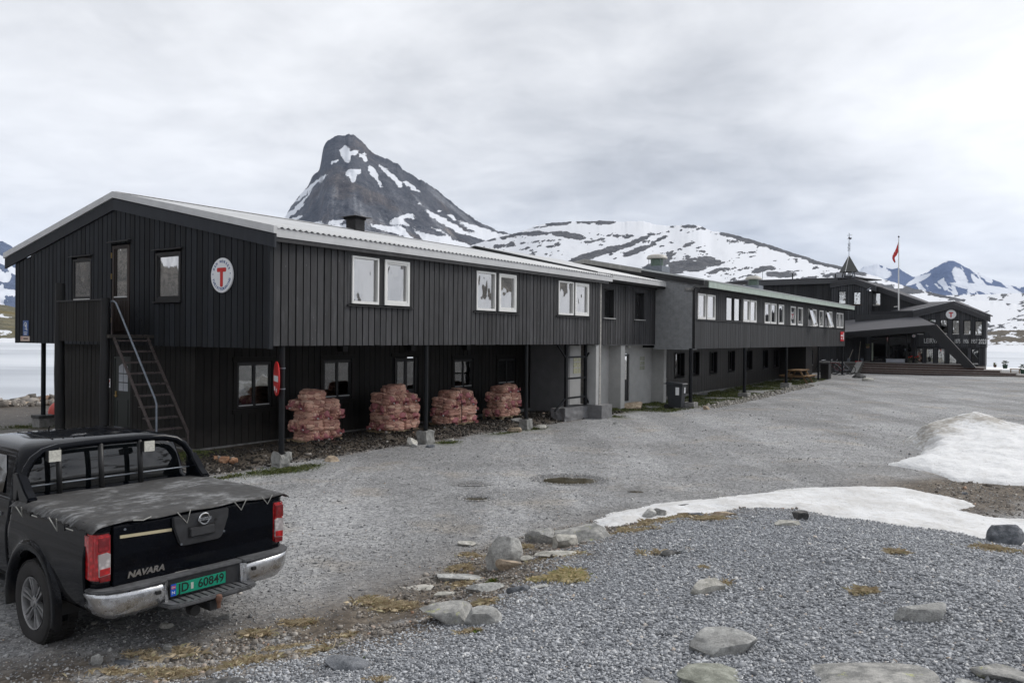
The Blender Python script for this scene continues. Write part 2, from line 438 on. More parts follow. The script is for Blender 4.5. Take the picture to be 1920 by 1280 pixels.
# ------------------------------------------------------------------ ground sheet
def build_ground():
    az = np.concatenate([np.arange(-180, -44, 3.0), np.arange(-44, 44, 0.22), np.arange(44, 180, 3.0)])
    az = np.radians(az); na = len(az)
    rr = [0.6]
    while rr[-1] < 520: rr.append(rr[-1] * (1.0165 if rr[-1] < 90 else 1.05) + 0.004)
    rr = np.array(rr); nr = len(rr)
    A, Rr = np.meshgrid(az, rr)
    X = Rr * np.sin(A); Y = Rr * np.cos(A)
    Z = gz(X, Y)
    V = np.stack([X.ravel(), Y.ravel(), Z.ravel()], 1)
    i = np.arange(nr - 1)[:, None] * na; j = np.arange(na)[None, :]; j2 = (j + 1) % na
    F = np.stack([(i + j).ravel(), (i + na + j).ravel(), (i + na + j2).ravel(), (i + j2).ravel()], 1)[:, ::-1]
    c = len(V); V = np.vstack([V, [[0, 0, gz1(0, .001)]]])
    me = np_mesh('ground', V, F, None, True)
    x, y = V[:, 0], V[:, 1]
    u = (x - OX) * D1[0] + (y - OY) * D1[1]; v = (x - OX) * D2[0] + (y - OY) * D2[1]
    d = poly_sdf(x, y, MOUND) + 0.45 * (fbm(x * 1.1, y * 1.1, 3, 4) - 0.5)
    r = np.hypot(x, y); a = np.arctan2(x, y)
    nz = fbm(x * .9, y * .9, 31, 5); nf = fbm(x * 3, y * 3, 33, 4)
    coarse = sstep(d + .5 * (nf - .5), 0.5, 1.0)
    band = np.where(d < .1, np.exp(-((d - .1) / (.75 + .5 * sstep(-x, 0, 3))) ** 2), np.exp(-((d - .1) / .8) ** 2))
    earth = np.clip(band * sstep(nz + .5 * (nf - .5), .22, .46) * 1.6, 0, 1)
    earth *= 1 - sstep(x, 3.4, 4.8)
    # dug bank by the near wing
    inb = sstep(u, -1.9, -0.4) * (1 - sstep(u, 16, 19)) * sstep(v + 0.5 * (nz - .5), 0.10, 0.45)
    earth = np.maximum(earth, inb)
    # brown soil between the two drifts on the right
    br = np.exp(-(((x - 7.6 - (y - 13.6) * .9) / 2.6) ** 2)) * sstep(y, 11.6, 12.8) * (1 - sstep(y, 15.0, 16.4)) * sstep(x, 5.2, 7.4)
    br = np.maximum(br, sstep(x - y * .2, 4.7, 6.6) * sstep(y, 10.2, 11.2) * (1 - sstep(y + nz, 14.6, 15.6)))
    earth = np.maximum(earth, np.clip(br * 1.2 * sstep(nz, .2, .5), 0, 1))
    # shore belt beyond the lodge on the left
    sh = shore_r(a); earth = np.maximum(earth, sstep(r, sh - 10, sh - 6) * (a < 0) * sstep(nf, .3, .55))
    # moss and grass
    g = sstep(v + .8 * (nz - .5), -1.15, -0.7) * (1 - sstep(v, 0.7, 1.4)) * sstep(u, 17.2, 19) * (1 - sstep(u, 38, 44)) * sstep(nz, .3, .52)
    g = np.maximum(g, np.exp(-((u - 0.1) / .75) ** 2 - ((v + .35) / .32) ** 2) * 1.3)
    g = np.maximum(g, np.exp(-((u + 0.6) / .8) ** 2 - ((v - 2.2) / .5) ** 2) * 1.2)
    for (gu, gv, ru, rv) in [(5.2, -.3, .35, .3), (9.6, -.1, .5, .25), (8.2, -.05, .7, .2), (18.0, 1.0, .7, .35), (10.6, 10.6, .6, .5), (14.5, -.4, .3, .4), (.4, 10.4, .8, .6), (17, .6, 1.2, .5), (20.5, 1.0, .8, .6)]:
        g = np.maximum(g, np.exp(-((u - gu) / ru) ** 2 - ((v - gv) / rv) ** 2))
    g = np.clip(g * (0.4 + 1.2 * nf), 0, 1)
    # dry yellow grass along the mound foot
    dry = np.clip(np.exp(-((d - .15) / 0.55) ** 2) * sstep(fbm(x * 1.6, y * 1.6, 41, 4), .60, .74), 0, 1) * (1 - sstep(x, 3.6, 4.6)) * .35
    for (px, py, wx, wy) in drylist:
        c = at(px, py); rx = wx / FOC * c.y * .5; ry = max(.06, wy / FOC * c.y ** 2 / max(.6, EYE - c.z) * .5)
        q = ((x - c.x) / rx) ** 2 + ((y - c.y) / ry) ** 2; dry = np.maximum(dry, np.exp(-q * .9) * sstep(nf, .2, .45))
    snow = sstep(r + 12 * (nz - .5), 80, 92) * (a > R(27)) * sstep(fbm(x * .05, y * .05, 51, 5), .25, .42)
    snow = np.maximum(snow, (r > 300) * 1.0)
    wet = np.zeros(len(x))
    for (px, py, rx, ry) in PUDDLES:
        q = np.hypot((x - px) / (rx * 1.35), (y - py) / (ry * 1.6)); wet = np.maximum(wet, 1 - sstep(q, .6, 1.1))
    wet = np.maximum(wet, 0.75 * np.exp(-((d + 1.5) / 1.5) ** 2) * sstep(x, -2.5, 1) * sstep(nz, .30, .62))
    wet = np.maximum(wet, 0.7 * np.exp(-((y - 16.2 - .1 * x) / 1.0) ** 2) * sstep(x, 3.5, 6.5) * sstep(nz, .3, .6))
    wet = np.maximum(wet, inb * .9)
    for nme, val in (('coarse', coarse), ('earth', earth), ('green', g), ('dry', dry), ('snow', snow), ('wet', wet)): set_attr(me, nme, val)
    # material
    t = NT('gravel_ground'); p = t.geo()
    vc = t.vor(p, 26, 'Color'); vcs = t.n('ShaderNodeSeparateColor'); t.put(vcs.inputs[0], vc)
    vc2 = t.vor(p, 75, 'Color'); vs2 = t.n('ShaderNodeSeparateColor'); t.put(vs2.inputs[0], vc2)
    big = t.noise(p, 0.28, 5, 0.6); mid = t.noise(p, 2.2, 6, 0.62)
    k = t.math('ADD', t.math('MULTIPLY', vcs.outputs[0], 0.42), t.math('MULTIPLY', vs2.outputs[0], 0.36))
    k = t.math('ADD', k, t.math('MULTIPLY', mid, 0.30))
    cg = t.ramp(k, [(0.16, (0.12, 0.122, 0.126)), (0.48, (0.285, 0.289, 0.297)), (0.70, (0.40, 0.404, 0.41)), (0.96, (0.60, 0.60, 0.595))])
    cg = t.mix(t.step(big, 0.42, 0.66), cg, t.mix(1.0, cg, (0.76, 0.755, 0.75), 'MULTIPLY'))
    warm = t.noise(p, 0.6, 4, 0.6)
    cg = t.mix(t.math('MULTIPLY', t.step(warm, 0.52, 0.7), 0.55), cg, t.mix(1.0, cg, (1.05, 0.93, 0.78), 'MULTIPLY'))
    cc = t.ramp(k, [(0.16, (0.05, 0.055, 0.062)), (0.5, (0.17, 0.18, 0.20)), (0.9, (0.36, 0.375, 0.40))])
    trk = t.noise(t.map(p, (0.55, 0.07, 1), rot=(0, 0, R(34.4))), 1.0, 5, .6, .5)
    cg = t.mix(t.step(trk, .44, .56), cg, t.mix(1.0, cg, (.80, .80, .80), 'MULTIPLY'))
    trk2 = t.noise(t.map(p, (2.6, 0.16, 1), rot=(0, 0, R(22))), 1.0, 4, .6, .8)
    cg = t.mix(t.math('MULTIPLY', t.step(trk2, .52, .66), .6), cg, t.mix(1.0, cg, (1.10, 1.10, 1.10), 'MULTIPLY'))
    col = t.mix(t.attr('coarse'), cg, cc)
    ce = t.ramp(t.math('ADD', t.math('MULTIPLY', mid, 0.7), t.math('MULTIPLY', vcs.outputs[1], 0.3)),
                [(0.25, (0.040, 0.033, 0.027)), (0.5, (0.105, 0.085, 0.066)), (0.72, (0.20, 0.17, 0.135)), (0.85, (0.34, 0.32, 0.29))])
    col = t.mix(t.attr('earth'), col, ce)
    cd = t.ramp(mid, [(0.3, (0.22, 0.175, 0.12)), (0.7, (0.44, 0.38, 0.28))])
    col = t.mix(t.math('MULTIPLY', t.attr('dry'), t.step(vs2.outputs[1], .1, .5)), col, cd)
    cm = t.ramp(t.noise(p, 9, 5, .65), [(0.3, (0.028, 0.040, 0.012)), (0.6, (0.085, 0.105, 0.030)), (0.8, (0.16, 0.14, 0.06))])
    col = t.mix(t.math('MULTIPLY', t.attr('green'), t.step(t.noise(p, 14, 3), .34, .5)), col, cm)
    w = t.attr('wet'); col = t.mix(t.math('MULTIPLY', w, 0.75), col, t.mix(1.0, col, (0.40, 0.39, 0.37), 'MULTIPLY'))
    sn = t.step(t.math('ADD', t.attr('snow'), t.math('MULTIPLY_ADD', t.noise(p, .5, 5), .6, -.3)), .45, .6)
    col = t.mix(sn, col, (0.82, 0.84, 0.87))
    hb = t.math('ADD', t.math('MULTIPLY', vcs.outputs[2], 0.6), t.math('MULTIPLY', vs2.outputs[2], 0.4))
    rgh = t.math('MULTIPLY_ADD', w, -0.35, 0.9)
    t.bsdf(col, rgh, 0, 0.35, t.bump(hb, 0.75, 0.02))
    me.materials.append(t.m)
    o = link('ground', me); tag(o, kind='structure')
build_ground()

# ------------------------------------------------------------------ loose stones on the ground (uncountable)
def pebbles(name, pts, size, mat, label=None, cat=None, flat=0.62, cube=False):
    n = len(pts)
    if cube:
        base = np.array(box_pts(-.72, .72, -.72, .72, -.72, .72), float); fo = np.array(BOXF)
    else:
        base = np.array([(1, 0, 0), (0, 1, 0), (-1, 0, 0), (0, -1, 0), (0, 0, 1), (0, 0, -1)], float)
        fo = np.array([(0, 1, 4), (1, 2, 4), (2, 3, 4), (3, 0, 4), (1, 0, 5), (2, 1, 5), (3, 2, 5), (0, 3, 5)])
    nv = len(base); jit = base[None] + np.random.uniform(-.42, .42, (n, nv, 3))
    # flatten the top into a facet by pulling the pole sideways
    sc = np.stack([np.random.uniform(.7, 1.3, n), np.random.uniform(.6, 1.0, n), np.random.uniform(.4, .9, n) * flat / .62], 1) * size[:, None] * .5
    q = jit * sc[:, None, :]
    a = np.random.uniform(0, 2 * np.pi, n); b = np.random.uniform(-.5, .5, n)
    ca, sa, cb, sb = np.cos(a), np.sin(a), np.cos(b), np.sin(b)
    x = q[..., 0]; y = q[..., 1]; z = q[..., 2]
    y, z = y * cb[:, None] - z * sb[:, None], y * sb[:, None] + z * cb[:, None]
    x, y = x * ca[:, None] - y * sa[:, None], x * sa[:, None] + y * ca[:, None]
    P = np.stack([x, y, z], -1) + pts[:, None, :]
    F = (fo[None] + (np.arange(n) * nv)[:, None, None]).reshape(-1, fo.shape[1])
    me = np_mesh(name, P.reshape(-1, 3), F, mat)
    return tag(link(name, me), label, cat, kind='stuff')
def mat_pebble(name, stops):
    t = NT(name); isl = t.geo('Random Per Island'); p = t.geo()
    c = t.ramp(isl, stops)
    c = t.mix(t.math('MULTIPLY', t.noise(p, 160, 2), 0.5), c, t.mix(1.0, c, (0.6, 0.6, 0.6), 'MULTIPLY'))
    t.bsdf(c, 0.82, 0, 0.35)
    return t.m
M_peb_mound = mat_pebble('crushed_stone', [(0.0, (0.14, 0.147, 0.16)), (0.35, (0.29, 0.302, 0.322)), (0.7, (0.43, 0.444, 0.466)), (0.93, (0.58, 0.595, 0.62)), (0.99, (0.70, 0.70, 0.69)), (1.0, (0.52, 0.42, 0.33))])
M_peb_drive = mat_pebble('fine_gravel', [(0.0, (0.14, 0.142, 0.148)), (0.4, (0.29, 0.293, 0.30)), (0.8, (0.43, 0.43, 0.43)), (0.96, (0.62, 0.615, 0.60)), (1.0, (0.46, 0.35, 0.25))])
def scatter(n, amin, amax, rmin, rmax, power):
    az = np.random.uniform(R(amin), R(amax), n)
    q = np.random.uniform(0, 1, n) ** power
    rr = rmin * (rmax / rmin) ** q
    return rr * np.sin(az), rr * np.cos(az)
x, y = scatter(175000, -38, 46, 3.7, 12.6, 0.80)
d = poly_sdf(x, y, MOUND) + 0.45 * (fbm(x * 1.1, y * 1.1, 3, 4) - 0.5)
k = np.random.uniform(0, 1, len(x)) < sstep(d + .5 * (fbm(x * 3, y * 3, 33, 4) - .5), 0.38, 0.95) * (1 - .0 * d)
x, y = x[k], y[k]; sz = np.random.uniform(.013, .033, len(x)) * np.where(np.random.uniform(0, 1, len(x)) < .03, 1.7, 1) * (.8 + .5 * fbm(x * 1.2, y * 1.2, 66, 3))
pebbles('crushed_stone', np.stack([x, y, gz(x, y) + sz * .12], 1), sz, M_peb_mound, 'bluish grey crushed stone covering the mound in the foreground', 'gravel')
x, y = scatter(95000, -37, 36, 5.5, 34, 0.9)
d = poly_sdf(x, y, MOUND); u, v = to_uv(x, y)
pr = np.where(d > 0.6, 0, 1) * np.where(v > 1.0, 0.15, 1) * (0.25 + 0.9 * sstep(fbm(x * .8, y * .8, 61, 4), .35, .65))
k = np.random.uniform(0, 1, len(x)) < pr
x, y = x[k], y[k]
sz = np.random.uniform(.008, .022, len(x)) * np.where(np.random.uniform(0, 1, len(x)) < .03, 2.2, 1) * (1 + np.hypot(x, y) / 40)
pebbles('fine_gravel', np.stack([x, y, gz(x, y) + sz * .1], 1), sz, M_peb_drive, 'fine grey gravel lying loose on the driveway', 'gravel')

# ------------------------------------------------------------------ lake
t = NT('lake_water'); p = t.geo()
f = t.noise(t.map(p, (0.012, 0.03, 1)), 1.0, 5, .55, .6)
c = t.ramp(f, [(0.35, (0.30, 0.325, 0.36)), (0.5, (0.50, 0.53, 0.57)), (0.7, (0.62, 0.645, 0.68))])
t.bsdf(c, 0.3, 0, 0.5)
me = np_mesh('lake', np.array([(-900, 20, LAKE_Z), (900, 20, LAKE_Z), (900, 900, LAKE_Z), (-900, 900, LAKE_Z)]), np.array([[0, 1, 2, 3]]), t.m)
tag(link('lake', me), kind='structure')

# ------------------------------------------------------------------ mountains and hills: relief sheets that rise from the far shore to a crest and fall off behind
def mat_mountain(name, rock, rock2, brown=None, snow=(0.66, 0.68, 0.72), nsc=0.02, scree=False, bstr=0.6):
    t = NT(name); p = t.geo()
    f = t.noise(p, nsc, 8, 0.66); g = t.noise(t.map(p, (1, 1, .35)), nsc * 3.2, 6, 0.68)
    h = t.math('ADD', t.math('MULTIPLY', f, .5), t.math('MULTIPLY', g, .5))
    c = t.ramp(h, [(0.36, rock), (0.62, rock2)])
    if brown: c = t.mix(t.step(t.noise(p, nsc * .7, 5), .50, .66), c, t.mix(1.0, c, brown, 'MULTIPLY'))
    fine = t.noise(t.map(p, (1, 1, 1.3)), nsc * 17, 6, .75)
    if scree: c = t.mix(t.attr('scree'), c, t.mix(1.0, c, (2.1, 2.1, 2.0), 'MULTIPLY'))
    c = t.mix(t.step(fine, .40, .62), t.mix(1.0, c, (.62, .62, .64), 'MULTIPLY'), t.mix(1.0, c, (1.3, 1.3, 1.3), 'MULTIPLY'))
    a = t.math('ADD', t.math('MULTIPLY_ADD', t.math('SUBTRACT', fine, .5), .56, t.attr('snow')), t.math('MULTIPLY', t.math('SUBTRACT', t.noise(t.map(p, (1, 1, 1.6)), nsc * 4.5, 7, 0.72), 0.5), 0.5))
    sn = t.step(a, 0.49, 0.53)
    c = t.mix(sn, c, snow)
    hb = t.math('MULTIPLY', h, t.math('SUBTRACT', 1.0, t.math('MULTIPLY', sn, .85)))
    t.bsdf(c, t.math('MULTIPLY_ADD', sn, -.2, .95), 0, .2, t.bump(hb, bstr, 0.35 / nsc))
    return t.m
def relief(name, crest, base_py, r0, r1, mat, snowf, step=2.0, rows=90, prof=1.0, rough=0.006, seed=0, back=0.25, px_range=None, jag=1.2):
    cx = np.array([c[0] for c in crest], float); cy = np.array([c[1] for c in crest], float)
    pxs = np.arange(cx[0], cx[-1] + step, step)
    top = np.interp(pxs, cx, cy); ker = np.ones(5) / 5; top = np.convolve(np.pad(top, 2, mode='edge'), ker, 'valid')
    jg = jag * 2.6 * (fbm(pxs / 9.0, pxs * 0 + seed, seed + 3, 4) - .5) + jag * 1.8 * (fbm(pxs / 2.5, pxs * 0, seed + 4, 2) - .5)
    t = np.linspace(0, 1, rows)
    PX, T = np.meshgrid(pxs, t); TOP = np.meshgrid(top, t)[0]
    BASE = base_py if np.isscalar(base_py) else np.meshgrid(np.interp(pxs, [b[0] for b in base_py], [b[1] for b in base_py]), t)[0]
    PY = BASE + (TOP - BASE) * T ** prof + np.meshgrid(jg, t)[0] * T ** 14
    rad = r0 + (r1 - r0) * T
    # relief: ribs and gullies move the surface towards or away from the eye
    nn = fbm(PX / 38.0, PY / 24.0, seed + 7, 4, .5) - .5
    rad = rad * (1 + rough * 9 * nn * np.sin(np.pi * np.clip(T, 0, 1)))
    c, s = math.cos(_roll), math.sin(_roll); cp, sp = math.cos(_pitch), math.sin(_pitch)
    x = PX - 960.0; y = 640.0 - PY
    a = c * x - s * y; b = s * x + c * y
    dx, dy, dz = a, FOC * cp - b * sp, FOC * sp + b * cp
    h = np.hypot(dx, dy)
    X = dx / h * rad; Y = dy / h * rad; Z = EYE + dz / h * rad
    # behind the crest the ground falls away
    kb = 6
    for i in range(1, kb + 1):
        q = i / kb; f = 1 + back * q
        X = np.vstack([X, X[rows - 1] * f]); Y = np.vstack([Y, Y[rows - 1] * f]); Z = np.vstack([Z, (Z[rows - 1] - EYE) * (1 - .9 * q ** 1.3) + EYE])
    SN = snowf(PX, PY, T)
    SN = np.vstack([SN] + [SN[-1]] * kb)
    nr, na = X.shape
    V = np.stack([X.ravel(), Y.ravel(), Z.ravel()], 1)
    i = np.arange(nr - 1)[:, None] * na; j = np.arange(na - 1)[None, :]
    F = np.stack([(i + j).ravel(), (i + j + 1).ravel(), (i + na + j + 1).ravel(), (i + na + j).ravel()], 1)
    me = np_mesh(name, V, F, mat, True); set_attr(me, 'snow', SN)
    if name == 'mountain':
        ang = (PX - 655) / np.maximum(PY - 215, 12); sc_ = sstep(fbm(ang * 16 + 4, PY / 70.0, 77, 5, .6), .50, .70) * sstep(PY, 320, 372)
        sc_ = np.vstack([sc_] + [sc_[-1]] * kb); set_attr(me, 'scree', sc_)
    return tag(link(name, me), kind='structure')
def blob(PX, PY, x, y, rx, ry, ang=0.0):
    a = R(ang); dx = PX - x; dy = PY - y
    q = ((dx * math.cos(a) + dy * math.sin(a)) / rx) ** 2 + ((-dx * math.sin(a) + dy * math.cos(a)) / ry) ** 2
    return np.clip(1.25 - .75 * q, -1, 1)
# the steep dark peak
KY = [(430, 520), (500, 447), (533, 408), (545, 388), (558, 372), (575, 352), (582, 344), (582, 335), (600, 318), (603, 300), (603, 281), (613, 266), (628, 255), (648, 254), (652, 250), (665, 254), (680, 266),
      (690, 280), (705, 290), (735, 302), (750, 310), (755, 317), (800, 344), (820, 356), (870, 398), (905, 420), (930, 432), (965, 440), (1000, 446), (1060, 452), (1200, 470)]
def ky_snow(PX, PY, T):
    wx = 9 * (fbm(PX / 7, PY / 7, 72, 4, .65) - .5); wy = 8 * (fbm(PX / 9, PY / 5, 73, 4, .65) - .5); OPY = PY; PX = PX + wx; PY = PY + wy
    s = np.full(PX.shape, -0.2)
    for b in [(647, 283, 9, 5, 0), (650, 290, 9, 13, -15), (660, 287, 11, 4, -10), (656, 325, 8, 6, 0), (663, 322, 13, 5, 0), (662, 333, 6, 8, 20), (682, 296, 9, 3.2, 38), (684, 289, 3, 2, 0),
              (627, 304, 6, 2.2, -30), (699, 322, 12, 5.5, 52), (708, 338, 16, 2.2, 55), (733, 328, 27, 4, 42), (747, 344, 10, 2.6, 35), (772, 351, 16, 3, 30), (765, 344, 8, 1.5, 30),
              (589, 345, 28, 2.4, -36), (573, 360, 24, 3, -42), (560, 386, 34, 2.2, -50), (548, 398, 26, 4, -36), (558, 408, 10, 2, -15),
              (596, 419, 9, 2, 0), (632, 416, 14, 4, -8), (640, 424, 14, 3, 5), (755, 412, 22, 7, -14), (740, 432, 40, 5, 12), (768, 440, 34, 8, 25), (762, 422, 6, 3, 60),
              (820, 440, 44, 9, 22), (848, 424, 52, 5, 30), (858, 462, 60, 14, 10), (800, 452, 40, 12, 20), (905, 434, 40, 6, 22), (930, 455, 60, 12, 14), (960, 446, 60, 5, 8), (893, 405, 0.1, .1, 0), (905, 428, 3, 1.5, 0), (848, 408, 10, 3, 30), (788, 382, 3, 1.2, 0), (824, 396, 4, 1.5, 10)]:
        s = np.maximum(s, blob(PX, PY, *b))
    for b in [(790, 425, 24, 6, 25), (776, 440, 22, 4, 40), (925, 462, 36, 5, 14), (886, 452, 40, 6, 18), (820, 436, 12, 3.5, 20), (855, 447, 6, 3, 10)]:
        s = np.minimum(s, -blob(PX, PY, *b) * .9 + .1)
    base = sstep(PY, 452, 468) * sstep(PX, 690, 760) * 0.8
    s = np.maximum(s, base - .1)
    return s * .46 + .38 + 0.34 * (fbm(PX / 6 + PY / 14, PY / 3.2, 71, 5, .68) - .5)
relief('mountain', KY, 655, 1500, 2600, mat_mountain('peak_rock', (0.040, 0.043, 0.052), (0.115, 0.118, 0.130), (1.15, 1.0, .86), nsc=0.011, scree=True), ky_snow, 1.5, 170, .85, .005, 1, jag=1.5)
# the broad snowy ridge behind the lodge
RD = [(860, 470), (920, 448), (965, 438), (975, 434), (1010, 422), (1040, 417), (1090, 414.5), (1130, 414), (1165, 416), (1205, 414), (1228, 421), (1260, 424), (1290, 421), (1312, 423), (1332, 433), (1365, 437),
      (1400, 447), (1450, 461), (1500, 478), (1535, 490), (1580, 500), (1620, 511), (1660, 524), (1700, 537), (1740, 547), (1800, 560), (1960, 575), (2120, 590)]
def rd_snow(PX, PY, T):
    n = fbm(PX / 34 + PY / 60, PY / 7.5 + PX / 70, 81, 5, .58)
    n2 = fbm(PX / 11, PY / 4.2 + PX / 40, 82, 5, .68)
    PX = PX + 14 * (fbm(PX / 10, PY / 5, 83, 4, .65) - .5); PY = PY + 7 * (fbm(PX / 12, PY / 4, 84, 4, .65) - .5)
    s = 0.80 - 1.05 * sstep(.55 * n + .45 * n2, .56, .66)
    for b in [(1275, 500, 30, 12, -18), (1300, 500, 26, 10, 0), (1330, 490, 25, 8, 10), (1225, 500, 36, 8, -22), (1180, 458, 44, 5, -22), (1110, 478, 60, 6, -18), (1065, 441, 34, 6, 8), (1000, 438, 32, 4, -4), (1240, 447, 16, 3, -20),
              (1290, 458, 12, 4, -30), (1195, 470, 30, 5, -20), (1430, 505, 22, 5, -12), (1465, 515, 30, 6, 0), (1700, 545, 26, 5, 6), (1640, 535, 40, 5, 8), (1590, 520, 30, 5, 4), (1385, 530, 30, 6, -10), (1350, 507, 20, 4, -15)]:
        s = np.minimum(s, 1.0 - blob(PX, PY, *b) * (1.15 - .35 * n2))
    top = np.interp(PX, [c[0] for c in RD], [c[1] for c in RD])
    e = PY - top
    cr = (1 - sstep(e, 2, 7)) * (sstep(fbm(PX / 40, PX * 0, 91, 3), .42, .6))
    cr = np.maximum(cr, (1 - sstep(e, 3, 9)) * sstep(PX, 1340, 1370) * (1 - sstep(PX, 1600, 1640)))
    s = s - 1.0 * cr
    return s
relief('hill', RD, 662, 420, 1500, mat_mountain('ridge_rock', (0.050, 0.053, 0.062), (0.14, 0.143, 0.152), nsc=0.02), rd_snow, 2.0, 130, .9, .004, 2, jag=.8)
# low brown and snowy foreland across the lake, right side
FR = [(1600, 655), (1700, 640), (1780, 628), (1845, 623), (1880, 619), (1912, 618), (1940, 624), (2000, 618), (2140, 610)]
def fr_snow(PX, PY, T):
    n = fbm(PX / 26, PY / 6, 95, 5, .6)
    s = .62 - 1.0 * sstep(PY, 655, 617) * sstep(n, .36, .5)
    return np.where(PY > 648, .9, s)
relief('far_shore', FR, 663, 360, 520, mat_mountain('shore_rock', (0.060, 0.052, 0.042), (0.16, 0.14, 0.11), (1.15, .95, .7), nsc=0.07), fr_snow, 2.0, 40, 1, .004, 3, jag=1.0)
# snow slope between, right edge
FS = [(1560, 560), (1700, 556), (1800, 553), (1870, 551), (1960, 548), (2140, 540)]
def fs_snow(PX, PY, T):
    n = fbm(PX / 22 + PY / 30, PY / 9, 97, 5, .6)
    return 1.0 - 1.1 * sstep(n, .60, .70)
relief('snowfield', FS, 655, 500, 2200, mat_mountain('snowfield_rock', (0.06, 0.062, 0.07), (0.15, 0.15, 0.155), nsc=0.025), fs_snow, 3.0, 80, 1, .004, 4, jag=.5)
# far mountains on the right, the blue of the haze put into their rock colour
FB = [(1560, 540), (1600, 520), (1616, 502), (1630, 498), (1643, 495), (1655, 499), (1672, 504), (1684, 502), (1692, 507), (1700, 512), (1712, 519), (1727, 516), (1745, 506), (1765, 495), (1776, 488.5), (1790, 490), (1810, 501),
      (1840, 515), (1870, 527), (1890, 535), (1915, 538), (1960, 530), (2100, 545)]
def fb_snow(PX, PY, T):
    n = fbm(PX / 13 - PY / 16, PY / 30 + PX / 60, 101, 5, .6)
    s = 1.0 - 1.1 * sstep(n, .44, .54)
    s = np.where((PX > 1655) & (PX < 1716) & (PY > 503 + (PX - 1684) ** 2 * .012 + .0 * PX), .0, s)
    s = np.maximum(s, blob(PX, PY, 1640, 512, 32, 12, 5))
    s = np.minimum(s, 1 - blob(PX, PY, 1755, 515, 26, 12, -30) * 1.05)
    s = np.minimum(s, 1 - blob(PX, PY, 1785, 498, 12, 10, 0))
    s = np.maximum(s, blob(PX, PY, 1800, 520, 12, 24, -30) * .8)
    s = np.maximum(s, blob(PX, PY, 1850, 541, 70, 7, 8))
    s = np.maximum(s, blob(PX, PY, 1722, 524, 26, 5, -25))
    return s * .8 + .1
relief('far_mountain', FB, 580, 6200, 7000, mat_mountain('hazy_far_rock', (0.035, 0.055, 0.13), (0.07, 0.10, 0.20), nsc=0.006), fb_snow, 1.5, 90, .9, .003, 5, jag=1.0)
# far mountain with distance haze put into its blue rock colour, and brown hillside on the left edge
FL = [(-260, 380), (-140, 410), (-60, 432), (0, 451), (12, 456), (25, 463), (45, 480), (80, 500), (140, 520), (240, 545), (420, 575), (520, 590)]
def fl_snow(PX, PY, T):
    n = fbm(PX / 15 + PY / 40, PY / 15 - PX / 26, 111, 5, .58)
    s = 1.0 - 1.0 * sstep(n, .44, .54)
    for b in [(3, 487, 16, 7, 35), (22, 505, 16, 5, 45), (6, 520, 14, 9, 25), (15, 548, 26, 6, 5), (20, 468, 8, 3, 30)]:
        s = np.maximum(s, blob(PX, PY, *b))
    s = np.minimum(s, np.where(PY < 482, 1 - blob(PX, PY, 12, 470, 30, 12, 25), 9))
    return s * .8 + .1
relief('far_mountain', FL, 640, 4200, 5200, mat_mountain('hazy_far_rock_left', (0.045, 0.060, 0.105), (0.10, 0.12, 0.18), nsc=0.008), fl_snow, 2.0, 80, 1, .003, 6, jag=1.2)
HL = [(-300, 560), (-100, 566), (0, 571), (40, 577), (140, 592), (300, 610), (480, 625), (620, 634)]
def hl_snow(PX, PY, T):
    n = fbm(PX / 40, PY / 5, 115, 5, .6)
    return np.where(PY > 634, .8, .9 * sstep(n, .62, .72))
relief('far_shore', HL, 650, 345, 900, mat_mountain('heath_rock', (0.085, 0.078, 0.045), (0.19, 0.175, 0.115), (1.1, .95, .6), nsc=0.03), hl_snow, 3.0, 60, 1, .003, 7, jag=1.0)
# the rest of the valley round and behind the camera (what the windows mirror)
def ring():
    az = np.radians(np.arange(35, 322, 0.5)); t = np.linspace(0, 1, 90)
    A, T = np.meshgrid(az, t)
    steep = sstep(A, R(228), R(252)) * (1 - sstep(A, R(292), R(312)))
    hgt = 210 + 260 * fbm(A * 3.2, A * 0 + 2, 121, 5, .5) - 60 * np.cos(A * 3) + 330 * steep
    edge = sstep(A, R(34), R(47)) * (1 - sstep(A, R(296), R(321)))
    rad = 240 + 1150 * T + 60 * (fbm(A * 20, T * 5, 123, 5) - .5)
    Z = -1.8 + hgt * edge * T ** 1.15 + 26 * (fbm(A * 26, T * 9, 125, 5) - .5) * np.sin(np.pi * T)
    X = rad * np.sin(A); Y = rad * np.cos(A)
    n = fbm(A * 30 + T * 3, T * 20, 131, 5, .62)
    brown = sstep(A, R(200), R(255)) * .9
    S = 1.05 - 1.05 * sstep(n + .10 * (fbm(A * 60, T * 40, 137, 4) - .5), .555 - .20 * brown, .615 - .18 * brown)
    S = S - .42 * steep
    S = np.maximum(S, .9 * sstep(fbm(A * 9, T * 22, 133, 4), .62, .68))
    nr, na = X.shape
    V = np.stack([X.ravel(), Y.ravel(), Z.ravel()], 1)
    i = np.arange(nr - 1)[:, None] * na; j = np.arange(na - 1)[None, :]
    F = np.stack([(i + j).ravel(), (i + na + j).ravel(), (i + na + j + 1).ravel(), (i + j + 1).ravel()], 1)
    me = np_mesh('hill', V, F, mat_mountain('valley_rock', (0.085, 0.085, 0.086), (0.19, 0.18, 0.165), (1.1, .95, .75), nsc=0.03), True); set_attr(me, 'snow', S)
    tag(link('valley_side', me), kind='structure')
ring()

